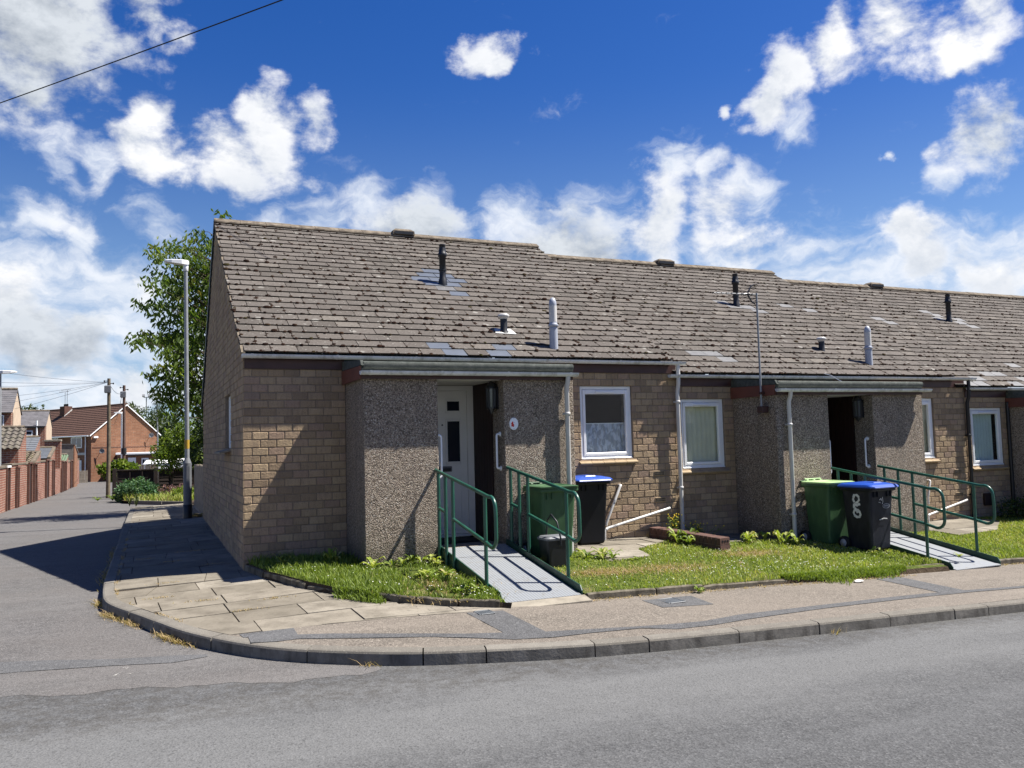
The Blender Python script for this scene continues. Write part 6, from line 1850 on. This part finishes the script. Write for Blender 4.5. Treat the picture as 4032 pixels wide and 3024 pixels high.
def outhouse(lb, y0, y1, zE, zR, depth, roofm, wallm='red_brick', prof=None, parapet=True, corr=False, xoff=0.):
    """lean-to with its eave at y0 (towards the viewer) rising to y1; the lane-side gable stands on the yard wall line"""
    x1 = wx((y0 + y1) / 2) + .015 + xoff; x0 = x1 - depth
    root = thing('outhouse', (x1, y0, -.5), lb, 'outhouse', 'outhouses behind the yard walls')
    m = MB(); m.prism([(x0, y0, Ln(0, y0) - .1), (x0, y1 + .3, Ln(0, y1) - .1), (x0, y1 + .3, zR - .02), (x0, y1, zR), (x0, y0, zE)], (depth, 0, 0)); m.build('wall', M[wallm], root)
    r = MB(); n = max(4, int(math.hypot(y1 - y0, zR - zE) / .26)); DZ = (zR - zE) * (1 + .12 / (y1 - y0)); t = Vector((0, y1 - y0 + .12, DZ)).normalized(); nn = V(0, -t.z, t.y); L = math.hypot(y1 - y0 + .12, DZ)
    O = V(x0, y0 - .12, zE + .01 - .12 * (zR - zE) / (y1 - y0)); xe = depth - (.1 if parapet else -.06)
    for i in range(n):
        s0, s1 = L * i / n, L * (i + 1) / n + .03
        if prof == 'pan':
            k = max(3, int(xe / .2)); vs = []; K = k * 6
            for e_, h in ((s0, .05), (s1, .02)):
                for q in range(K + 1):
                    w_ = .028 * math.sin(2 * math.pi * q / 6)
                    vs.append(O + V(xe * q / K, 0, 0) + t * e_ + nn * (h + w_))
            r.add(vs, [(q, q + 1, K + 2 + q, K + 1 + q) for q in range(K)], rng.random(), 0, True)
            vs2 = [Vector(v) - nn * .03 for v in vs[:K + 1]]
            r.add(vs[:K + 1] + vs2, [(q + 1, q, K + 1 + q, K + 2 + q) for q in range(K)], .2)
        else:
            k = max(2, int(xe / .28))
            for q in range(k):
                a, b = xe * q / k + .004, xe * (q + 1) / k - .004
                r.prism([O + V(a, 0, 0) + t * s0 + nn * .03, O + V(b, 0, 0) + t * s0 + nn * .03, O + V(b, 0, 0) + t * s1 + nn * .012, O + V(a, 0, 0) + t * s1 + nn * .012], nn * .012, rng.random())
    if corr:
        r = MB(); K = 60; vs = []
        for e_ in (0, L):
            for q in range(K + 1): vs.append(O + V(xe * q / K, 0, 0) + t * e_ + nn * (.03 + .03 * math.sin(2 * math.pi * q / 5)))
        r.add(vs, [(q, q + 1, K + 2 + q, K + 1 + q) for q in range(K)], .5)
    r.build('roof', M[roofm], root)
    g = MB(); g.tube([(x0, y1 + .02, zR + .05), (x1 - .02, y1 + .02, zR + .05)], .07, 8); g.build('ridge_tiles', M['ridge'], root)
    if parapet:
        p = MB(); p.prism([(x1 - .1, y0 - .1, zE - .05), (x1 - .1, y1 + .15, zR + .0), (x1 - .1, y1 + .15, zR + .12), (x1 - .1, y0 - .1, zE + .07)], (.13, 0, 0)); p.build('gable_coping', M['ridge'], root)
    return root


outhouse('outhouse with wavy grey pantiles and a red brick gable, nearest on the left', 22.6, 24.25, 1.58, 2.3, 3.2, 'pantile', prof='pan', parapet=False)
outhouse('outhouse with a smooth blue grey slate roof behind the pantiled one', 29.2, 31.3, 1.42, 2.05, 2.4, 'slate_blue', xoff=-.28, parapet=False)
outhouse('low outhouse with mossy pantiles between stone copings', 26.9, 28.9, .99, 1.37, 2.2, 'mosspan', prof='pan')
oh = outhouse('outhouse with a small slate roof and a brick stack above it', 33.0, 35.2, 1.12, 1.58, 2.4, 'slate_blue')
m = MB(); m.box((-5.75, 35.25, .6), (-5.06, 35.75, 1.93)); so = m.build('brick_stack', M['red_brick'], oh)
m = MB()
for k in range(2): m.bbox((-5.78 + k * .38, 35.2, 1.932), (-5.42 + k * .38, 35.8, 2.02), .01)
m.build('stack_capping', M['concrete'], so)
outhouse('outhouse with a pitched green corrugated sheet roof', 41.8, 44.0, .73, 1.2, 1.5, 'corr', corr=True, parapet=False)
# rendered outhouse at the end of the row
root = thing('outhouse', (-5.6, 50, -.9), 'tall rendered outhouse with an orange brick end at the far end of the yard walls', 'outhouse', 'outhouses behind the yard walls')
m = MB(); m.prism([(-8, 49.9, -1), (-5.58, 49.9, -1), (-5.58, 49.9, 1.85), (-8, 49.9, 1.85)], (0, 2.4, 0)); m.build('wall', M['render_grey'], root)
m = MB(); m.prism([(-5.575, 49.9, -1), (-5.575, 52.4, -1), (-5.575, 52.4, 1.3), (-5.575, 50.2, 1.86), (-5.575, 49.9, 1.86)], (.06, 0, 0)); m.build('end_wall', M['orange_brick'], root)
m = MB(); m.prism([(-8, 49.85, 1.855), (-5.5, 49.85, 1.855), (-5.45, 52.45, 1.3), (-8, 52.45, 1.3)], (0, 0, .07)); m.build('roof', M['slate_dark'], root)
root = thing('timber_gate', (-6.1, 62.6, -1.1), 'pale timber gate at the end of the yard walls', 'gate')
m = MB()
for k in range(6): m.bbox((-6.1 + k * .1, 62.6, -1.05), (-6.01 + k * .1, 62.63, -.1), .005)
m.build('gate_boards', M['fence_pale'], root)
m = MB(); m.bbox((-6.08, 62.635, -.95), (-5.52, 62.67, -.85)); m.bbox((-6.08, 62.635, -.35), (-5.52, 62.67, -.25)); m.build('gate_rails', M['fence_pale'], root)


def rear_house(lb, x1, y0, y1, zE, zR, depth, roofm, ymid=None):
    """rear wing with the ridge along x; cream gable faces the lane (+x)"""
    root = thing('terrace_house', (x1, y0, -.6), lb, 'house', 'brick terrace houses left of the lane')
    x0 = x1 - depth; ym = (y0 + y1) / 2
    m = MB(); m.prism([(x0, y0, -1), (x0, y1, -1), (x0, y1, zE), (x0, ym, zR), (x0, y0, zE)], (depth, 0, 0)); m.build('wall', M['red_brick'], root)
    g = MB(); g.prism([(x1 + .003, y0 + .35, -1), (x1 + .003, y1, -1), (x1 + .003, y1, zE), (x1 + .003, ym, zR - .02), (x1 + .003, y0 + .35, zE + .02)], (.03, 0, 0)); g.build('rendered_gable', M['render'], root)
    r = MB()
    for a, b in ((y0 - .15, ym), (y1 + .15, ym)):
        n = 12
        for i in range(n):
            t0, t1 = i / n, (i + 1) / n + .02
            za, zb_ = zE - .06 + (zR - zE + .06) * t0, zE - .06 + (zR - zE + .06) * min(t1, 1)
            r.prism([(x0 - .1, a + (b - a) * t0, za + .05), (x1 + .07, a + (b - a) * t0, za + .05), (x1 + .07, a + (b - a) * min(t1, 1), zb_ + .035), (x0 - .1, a + (b - a) * min(t1, 1), zb_ + .035)], (0, 0, .03), rng.random())
    ro = r.build('roof', M[roofm], root)
    c = MB(); c.tube([(x0, ym, zR + .06), (x1 + .06, ym, zR + .06)], .08, 8); c.build('ridge_tiles', M['ridge'], ro)
    return root


hA = rear_house('brick house wing with a tall cream gable at the left edge', -6.37, 29.2, 31.8, 3.1, 4.1, 5, 'slate_dark')
m = MB(); m.bbox((-7.0, 29.13, 2.45), (-6.62, 29.19, 3.0), .01); wo = m.build('window', M['upvc'], hA)
m = MB(); m.box((-6.96, 29.122, 2.5), (-6.66, 29.1295, 2.95)); m.build('pane', M['darkglass'], wo)
hB = rear_house('brick house wing with a grey slate roof, white window and white flue', -6.72, 45, 48.4, 2.95, 3.86, 4.5, 'slate_dark')
m = MB()
m.bbox((-7.76, 44.92, 2.1), (-7.34, 44.99, 2.7), .01); wo = m.build('window', M['upvc'], hB)
m = MB(); m.box((-7.71, 44.912, 2.15), (-7.39, 44.9195, 2.4)); m.box((-7.7, 44.912, 2.48), (-7.4, 44.9195, 2.65)); m.build('pane', M['darkglass'], wo)
m = MB(); m.tube([(-7.13, 44.9, 2.1), (-7.13, 44.9, 3.28)], .045, 8); m.build('flue_pipe', M['upvc'], hB)
m = MB(); m.box((-11.3, 44.86, 2.86), (-6.75, 44.95, 2.94)); m.build('gutter', M['black'], hB)
# ------------------------------------------------------------------ far brick house across the end of the lane
root = thing('brick_house', (-3, 66.4, -1.2), 'far orange brick house with a wide gable and brown tiled roof', 'house')
yG = 66.4; xa, xb, zE, zR = -5.5, -.45, 2.78, 5.3; xm = (xa + xb) / 2
# the house stands turned, so that its gable and its long left side both show
dirv = V(-.5, .866, 0); gdir = V(.866, .5, 0); gn = V(.5, -.866, 0); sn = V(-.866, -.5, 0)
def gp(x, z, out=0.): return V(xa, yG, z) + gdir * ((x - xa) * 1.18) + gn * out
def side(s, z, out=.03): return V(xa, yG, z) + dirv * s + sn * out
def gbox(mb, x0, x1, z0, z1, o0, o1, tone=.5):
    mb.prism([gp(x0, z0, o0), gp(x1, z0, o0), gp(x1, z1, o0), gp(x0, z1, o0)], gn * (o1 - o0), tone)
m = MB(); m.prism([gp(xa, -1.6), gp(xb, -1.6), gp(xb, zE), gp(xm, zR), gp(xa, zE)], dirv * 20); m.build('wall', M['orange_brick'], root)
m = MB(); nrow = 15
for i in range(nrow):
    t0, t1 = i / nrow, min(1, (i + 1) / nrow + .012)
    for xe in (xa - .14, xb + .14):
        z0, z1 = zE - .12 + (zR - zE + .12) * t0, zE - .12 + (zR - zE + .12) * t1
        p0 = gp(xe + (xm - xe) * t0, z0 + .08, .1); p1 = gp(xe + (xm - xe) * t1, z1 + .03, .1)
        m.prism([p0, p0 + dirv * 20.2, p1 + dirv * 20.2, p1] if xe < xm else [p0, p1, p1 + dirv * 20.2, p0 + dirv * 20.2], (0, 0, .045), rng.random())
ro = m.build('roof', M['brown_tile'], root)
m = MB(); m.tube([gp(xm, zR + .09, .1), gp(xm, zR + .09, .1) + dirv * 20.2], .09, 8); m.build('ridge_tiles', M['brown_tile'], ro)
m = MB()
for xe in (xa - .15, xb + .15):
    m.prism([gp(xe, zE - .16, .101), gp(xe, zE - .06, .101), gp(xm, zR + .07, .101), gp(xm, zR - .03, .101)], gn * .04)
m.build('bargeboard', M['upvc'], ro)
cc = gp(xm, 0, 0) + dirv * 9.6 + sn * .5
m = MB(); q = [cc + dirv * .45 + sn * .35, cc + dirv * .45 - sn * .35, cc - dirv * .45 - sn * .35, cc - dirv * .45 + sn * .35]
m.loft([[(p.x, p.y, 4.3) for p in q], [(p.x, p.y, zR + .3) for p in q]]); ch = m.build('chimney', M['dark_brick'], ro)
m = MB()
for k in range(4):
    p = cc + dirv * (-.3 + .2 * k); m.lathe((p.x, p.y, zR + .302), [(.07, 0), (.06, .2), (.07, .22)], 8)
m.build('chimney_pots', M['black'], ch)
m = MB(); m.prism([cc + sn * .4 - dirv * .5 + V(0, 0, 4.55), cc - sn * .3 - dirv * .5 + V(0, 0, 5.2), cc - sn * .3 - dirv * .5 + V(0, 0, 5.36), cc + sn * .4 - dirv * .5 + V(0, 0, 4.72)], -dirv * .06); m.build('lead_flashing', M['lead'], ch)
for k, h in ((-.2, 7.1), (.2, 6.95)):
    p = cc + dirv * k; m = MB(); m.tube([(p.x, p.y, 5.4), (p.x, p.y, h)], .02, 5); m.tube([(p.x - .5, p.y, h - .02), (p.x + .3, p.y, h + .06)], .016, 5)
    for j in range(5): m.tube([(p.x - .46 + j * .15, p.y - .16, h + j * .014), (p.x - .46 + j * .15, p.y + .16, h + j * .014)], .01, 4)
    m.build('aerial', M['lampgrey'], ch)
for s0, s1, z0, z1 in ((1.45, 3.3, 1.7, 2.62), (1.5, 2.6, -.3, .66), (5.6, 6.8, 1.9, 2.66)):
    m = MB(); m.prism([side(s0, z0), side(s1, z0), side(s1, z1), side(s0, z1)], sn * .04); wo = m.build('window', M['upvc'], root)
    m = MB(); w_ = (s1 - s0)
    for a, b in ((s0 + .12, s0 + w_ / 2 - .05), (s0 + w_ / 2 + .05, s1 - .12)):
        m.prism([side(a, z0 + .08, .071), side(b, z0 + .08, .071), side(b, z1 - .08, .071), side(a, z1 - .08, .071)], sn * .01)
    m.build('pane', M['darkglass'] if z0 > 1 else M['blind_blue'], wo)
m = MB(); m.prism([side(.9, 1.1), side(2.5, 1.1), side(2.5, 1.3), side(.9, 1.3)], sn * .03); m.build('street_sign', M['lead'], root, 'pale street name plate, too far to read')
m = MB(); m.tube([side(.75, 2.6, .1), side(.75, -1.2, .1)], .05, 6); m.tube([side(.1, 2.68, .2), side(20, 2.68, .2)], .06, 6); m.build('gutter', M['upvc'], root)
for x, z in ((-1.2, 2.68), (-4.9, 1.4)):
    p = gp(x, z, .38); w0 = gp(x - .02, z - .22, .01); a = gp(x, z - .12, .36); b = gp(x + .14, z - .13, .6)
    m = MB(); m.lathe(p, [(.02, .06), (.15, .03), (.21, -.02), (.2, -.02), (.14, .02), (.01, .045)], 14, axis='y'); m.tube([p + gn * -.05, w0], .022, 5); m.tube([a, b], .015, 5); m.build('satellite_dish', M['lampgrey'], root)
m = MB(); gbox(m, xa + .1, xb - .1, 1.68, 1.73, .004, .03); m.build('brick_band', M['dark_brick'], root)
m = MB(); gbox(m, xa + .12, xa + .42, 2.5, 2.64, .02, .18); m.build('security_light', M['upvc'], root)
m = MB(); gbox(m, -4.4, -3.9, -.5, .12, .01, .06); m.build('window', M['upvc'], root)
m = MB(); gbox(m, -3.95, -3.65, .42, .66, .01, .06); m.build('window', M['upvc'], root)
# flat-roofed extension in front of the gable
root = thing('extension', (-2, 65, -1.2), 'flat roofed brick extension with a white door against the far gable', 'extension')
m = MB(); m.box((-3.5, 64.6, -1.3), (-.4, 69.0, 1.05)); m.build('wall', M['orange_brick'], root)
m = MB(); m.bbox((-3.6, 64.45, 1.052), (-.3, 69.0, 1.22), .02); m.build('flat_roof', M['upvc'], root)
m = MB(); m.box((-2.7, 64.4, .95), (-.38, 64.59, 1.04)); m.build('gutter', M['black'], root)
m = MB(); m.bbox((-2.68, 64.52, -.3), (-2.08, 64.59, .8), .01); do = m.build('door', M['upvc'], root)
m = MB()
for k in range(2): m.box((-2.52 + k * .16, 64.505, .12), (-2.44 + k * .16, 64.5195, .42))
m.build('door_glass', M['darkglass'], do)
m = MB(); m.bbox((-1.66, 64.52, .18), (-1.12, 64.59, .74), .01); wo = m.build('window', M['upvc'], root)
m = MB()
for k in range(2): m.box((-1.58 + k * .22, 64.505, .28), (-1.42 + k * .22, 64.5195, .62))
m.build('pane', M['darkglass'], wo)
# white ribbed sheet roof of a store in the gardens
root = thing('garden_store', (-.6, 50, -.9), 'white garden store with a ribbed sloping roof beyond the dark fence', 'shed')
m = MB(); m.prism([(-1.45, 50, .42), (-1.25, 50.8, .68), (1.6, 50.8, .74), (1.6, 50, .46)], (0, 0, .03)); m.build('sheet_roof', M['whiteroof'], root)
m = MB()
for k in range(4): m.prism([(-1.43 + .05 * k, 49.99 + .2 * k, .47 + .065 * k), (1.6, 49.99 + .2 * k, .51 + .065 * k), (1.6, 50.02 + .2 * k, .525 + .065 * k), (-1.43 + .05 * k, 50.02 + .2 * k, .485 + .065 * k)], (0, 0, .012))
m.build('roof_rib', M['lamphead'], root)
m = MB(); m.box((-.5, 50.02, -1.0), (1.6, 50.7, .42)); m.box((-1.4, 50.1, -1.), (-1.3, 50.2, .43)); m.build('wall', M['upvc'], root)
root = thing('picket_fence', (-1.3, 40, -.8), 'grey picket fence beyond the vine', 'fence')
m = MB()
for k in range(12): m.bbox((-1.95 + k * .11, 40, -.8), (-1.87 + k * .11, 40.03, .56 + .03 * (k % 2)), .006, rng.random())
m.build('pickets', M['greywood'], root)
m = MB(); m.bbox((-1.95, 40.035, .25), (-.6, 40.07, .33)); m.bbox((-1.95, 40.035, -.5), (-.6, 40.07, -.42)); m.build('fence_rails', M['greywood'], root)


# ------------------------------------------------------------------ sky, sun, camera
TO_SUN = V(.598, -.175, 1).normalized()
EL = math.asin(TO_SUN.z); AZ = math.atan2(TO_SUN.x, TO_SUN.y)
sd = bpy.data.lights.new('sun', 'SUN'); sd.energy = 5.0; sd.angle = R_(.53); sd.color = (1, .955, .88)
so = bpy.data.objects.new('sun', sd); COL.objects.link(so)
so.rotation_euler = TO_SUN.to_track_quat('Z', 'Y').to_euler()

CL = [('B', -0.11, 0.904, 0.414, 0.11), ('B', -0.054, 0.9, 0.432, 0.052), ('B', -0.112, 0.927, 0.358, 0.028), ('W', 0.002, 0.932, 0.362, 0.032), ('W', 0.002, 0.942, 0.336, 0.041), ('W', 0.109, 0.919, 0.378, 0.04), ('W', 0.13, 0.93, 0.343, 0.056), ('W', 0.179, 0.916, 0.36, 0.036), ('W', 0.072, 0.943, 0.324, 0.055), ('W', 0.025, 0.949, 0.315, 0.047), ('S', -0.034, 0.952, 0.304, 0.041), ('S', -0.089, 0.948, 0.306, 0.046), ('S', -0.126, 0.945, 0.301, 0.032), ('W', 0.343, 0.832, 0.436, 0.034), ('W', 0.361, 0.834, 0.418, 0.021), ('W', 0.626, 0.679, 0.384, 0.04), ('W', 0.614, 0.703, 0.36, 0.034), ('S', 0.648, 0.685, 0.332, 0.034), ('W', 0.583, 0.728, 0.36, 0.015), ('W', 0.656, 0.634, 0.409, 0.05), ('W', 0.698, 0.582, 0.417, 0.054), ('W', 0.743, 0.541, 0.395, 0.048), ('W', 0.74, 0.561, 0.371, 0.017), ('W', 0.773, 0.56, 0.299, 0.056), ('W', 0.789, 0.531, 0.309, 0.034), ('W', 0.75, 0.596, 0.289, 0.025), ('S', 0.785, 0.567, 0.249, 0.028), ('S', 0.761, 0.597, 0.253, 0.021), ('S', 0.715, 0.636, 0.29, 0.01), ('S', 0.233, 0.925, 0.27899999999999997, 0.049300000000000004), ('S', 0.183, 0.942, 0.26199999999999996, 0.049300000000000004), ('S', 0.311, 0.908, 0.26, 0.051), ('S', 0.133, 0.958, 0.255, 0.057), ('S', 0.389, 0.883, 0.263, 0.055), ('S', 0.463, 0.847, 0.26, 0.059), ('W', 0.539, 0.796, 0.276, 0.058), ('W', 0.599, 0.755, 0.265, 0.056), ('S', 0.547, 0.776, 0.314, 0.051), ('S', 0.589, 0.748, 0.304, 0.031), ('S', 0.628, 0.726, 0.28, 0.036), ('W', 0.534, 0.81, 0.24, 0.064), ('W', 0.619, 0.75, 0.232, 0.056), ('W', 0.746, 0.633, 0.209, 0.033), ('W', 0.757, 0.627, 0.183, 0.036), ('S', 0.697, 0.69, 0.198, 0.052), ('S', 0.791, 0.581, 0.19, 0.045), ('W', 0.801, 0.575, 0.165, 0.041), ('S', 0.661, 0.724, 0.197, 0.05), ('W', -0.124, 0.976, 0.18, 0.042), ('B', -0.116, 0.985, 0.124, 0.051), ('B', -0.069, 0.992, 0.106, 0.049), ('W', -0.116, 0.99, 0.086, 0.038), ('W', -0.02, 0.997, 0.072, 0.033), ('S', -0.038, 0.99, 0.137, 0.0287), ('S', -0.065, 0.973, 0.223, 0.0343), ('S', -0.115, 0.965, 0.236, 0.0322), ('S', 0.012, 0.969, 0.248, 0.0399), ('S', 0.065, 0.976, 0.207, 0.030799999999999998), ('B', 0.289, 0.93, 0.228, 0.082), ('B', 0.443, 0.871, 0.214, 0.082), ('W', -0.006, 0.983, 0.183, 0.028), ('B', 0.785, 0.545, 0.29, 0.05), ('W', -0.02, 0.885, 0.462, 0.045), ('W', 0.0, 0.9, 0.43, 0.03)]


def world():
    W = bpy.data.worlds.new('World'); S.world = W; W.use_nodes = True
    nt = W.node_tree; nt.nodes.clear()
    t = NT.__new__(NT); t.nt = nt; t.mat = None
    sky = t.n('TexSky', sky_type='NISHITA', sun_disc=False, sun_elevation=EL, sun_rotation=AZ, altitude=60, air_density=1.0, dust_density=.35, ozone_density=2.2)
    d = t.n('TexCoord').outputs['Generated']
    nrm = t.n('VectorMath', {0: d}, operation='NORMALIZE').outputs[0]
    # deepen the blue as a clear summer sky after rain; paler and cooler towards the horizon
    z = t.n('SeparateXYZ', {0: nrm}).outputs[2]
    deep = t.n('HueSaturation', {'Hue': .519, 'Saturation': 1.42, 'Value': 1.12, 'Color': sky.outputs[0]}).outputs[0]
    haze = t.mix(1., t.n('HueSaturation', {'Saturation': .7, 'Color': sky.outputs[0]}).outputs[0], (.62, .86, 1.16), 'MULTIPLY')
    skyc = t.mix(t.n('MapRange', {'Value': z, 'From Min': .05, 'From Max': .42}, interpolation_type='SMOOTHSTEP').outputs[0], haze, deep)
    # cloud field: blobs in direction space, broken up by warped fractal noise
    def centred(scale, det, amp):
        w_ = t.n('TexNoise', {'Vector': nrm, 'Scale': scale, 'Detail': det, 'Roughness': .6}).outputs['Color']
        return t.n('VectorMath', {0: t.n('VectorMath', {0: w_, 1: (.5, .5, .5)}, operation='SUBTRACT').outputs[0], 1: amp}, operation='MULTIPLY').outputs[0]
    wd = t.n('VectorMath', {0: nrm, 1: centred(8., 3., (.13, .13, .08))}, operation='ADD').outputs[0]
    wd = t.n('VectorMath', {0: wd, 1: centred(30., 6., (.032, .032, .028))}, operation='ADD').outputs[0]

    def field(kinds, soft):
        acc = None
        for k, x, y, zz, r in CL:
            if k not in kinds: continue
            ds = t.n('VectorMath', {0: wd, 1: (x, y, zz)}, operation='DISTANCE').outputs['Value']
            m_ = t.n('MapRange', {'Value': ds, 'From Min': 0., 'From Max': r * soft, 'To Min': 1., 'To Max': 0.}, interpolation_type='SMOOTHSTEP').outputs[0]
            acc = m_ if acc is None else t.math('SMOOTH_MAX', acc, m_, .18)
        return acc
    puffF = field('WB', 1.8); streakF = field('S', 1.6)
    sq = t.n('VectorMath', {0: nrm, 1: (1, 1, 1.5)}, operation='MULTIPLY').outputs[0]
    n1 = t.n('TexNoise', {'Vector': sq, 'Scale': 12., 'Detail': 12., 'Roughness': .63, 'Distortion': .15}).outputs['Fac']
    off = t.n('VectorMath', {0: sq, 1: (.012, -.004, .028)}, operation='ADD').outputs[0]
    n2 = t.n('TexNoise', {'Vector': off, 'Scale': 12., 'Detail': 12., 'Roughness': .63, 'Distortion': .15}).outputs['Fac']
    st = t.n('VectorMath', {0: wd, 1: (1, 1, 2.6)}, operation='MULTIPLY').outputs[0]
    n3 = t.n('TexNoise', {'Vector': st, 'Scale': 10., 'Detail': 9., 'Roughness': .58, 'Distortion': .1}).outputs['Fac']
    # a general bank low down all round the horizon
    low = t.mr(z, .185, .275, .95, 0.)
    low = t.math('MULTIPLY', low, 1.)
    dens_p = t.math('ADD', t.math('MULTIPLY', puffF, .95), t.math('MULTIPLY', t.math('SUBTRACT', n1, .5), 1.7))
    dens_p = t.n('MapRange', {'Value': dens_p, 'From Min': .43, 'From Max': .94, 'To Min': 0., 'To Max': 1.}, interpolation_type='SMOOTHSTEP').outputs[0]
    dens_s = t.math('ADD', t.math('MULTIPLY', t.math('MAXIMUM', streakF, low), .95), t.math('MULTIPLY', t.math('SUBTRACT', n3, .5), 1.9))
    dens_s = t.n('MapRange', {'Value': dens_s, 'From Min': .36, 'From Max': 1.1, 'To Min': 0., 'To Max': .92}, interpolation_type='SMOOTHSTEP').outputs[0]
    lit = t.math('ADD', t.math('MULTIPLY', t.math('SUBTRACT', n1, n2), 3.2), .7, clamp=True)
    grey = t.n('MapRange', {'Value': field('B', 1.7), 'From Min': .1, 'From Max': .9, 'To Min': 0., 'To Max': 1.}, interpolation_type='SMOOTHSTEP').outputs[0]
    # second, larger light and shade
    n4 = t.n('TexNoise', {'Vector': sq, 'Scale': 6., 'Detail': 5., 'Roughness': .55}).outputs['Fac']
    shade = t.math('MULTIPLY', t.mr(n4, .42, .62), t.mr(dens_p, .5, 1.))
    cw = t.mix(lit, (.5, .55, .63), (.9, .9, .91))
    cw = t.mix(t.math('MULTIPLY', shade, .5), cw, (.5, .56, .65))
    cw = t.mix(t.math('MULTIPLY', grey, .75), cw, t.mix(lit, (.24, .28, .34), (.55, .6, .66)))
    cs = t.mix(t.mr(n3, .4, .7), (.6, .67, .78), (.84, .86, .9))
    K = .5
    sc = t.n('VectorMath', {0: skyc, 1: (.045, .045, .045)}, operation='MULTIPLY').outputs[0]
    def mulk(c): return t.n('VectorMath', {0: c, 1: (K, K, K)}, operation='MULTIPLY').outputs[0]
    c = t.mix(dens_s, sc, mulk(cs)); c = t.mix(dens_p, c, mulk(cw))
    bg = t.n('Background', {'Color': c, 'Strength': 1.})
    t.n('OutputWorld', {'Surface': bg.outputs[0]})


world()

cam = bpy.data.cameras.new('camera'); co = bpy.data.objects.new('camera', cam); COL.objects.link(co)
yaw, pit, rol = .4133, .0683, -.0249
fw = V(math.sin(yaw) * math.cos(pit), math.cos(yaw) * math.cos(pit), math.sin(pit)); r_ = V(math.cos(yaw), -math.sin(yaw), 0); u_ = r_.cross(fw)
r2 = math.cos(rol) * r_ + math.sin(rol) * u_; u2 = -math.sin(rol) * r_ + math.cos(rol) * u_
Mx = Matrix((r2, u2, -fw)).transposed().to_4x4(); Mx.translation = V(-1.0841, -10.8882, 1.4088)
co.matrix_world = Mx
cam.sensor_fit = 'HORIZONTAL'; cam.sensor_width = 36; cam.lens = 36 * 3263.9 / 4032
cam.clip_start = .05; cam.clip_end = 3000
S.camera = co
vs = S.view_settings; S.display_settings.display_device = 'sRGB'
vs.view_transform = 'Standard'; vs.look = 'None'; vs.exposure = 1.25; vs.gamma = 1; vs.use_curve_mapping = False
S.render.engine = 'CYCLES'
S.cycles.max_bounces = 8; S.cycles.transparent_max_bounces = 24; S.cycles.use_denoising = True
S.cycles.sample_clamp_indirect = 8
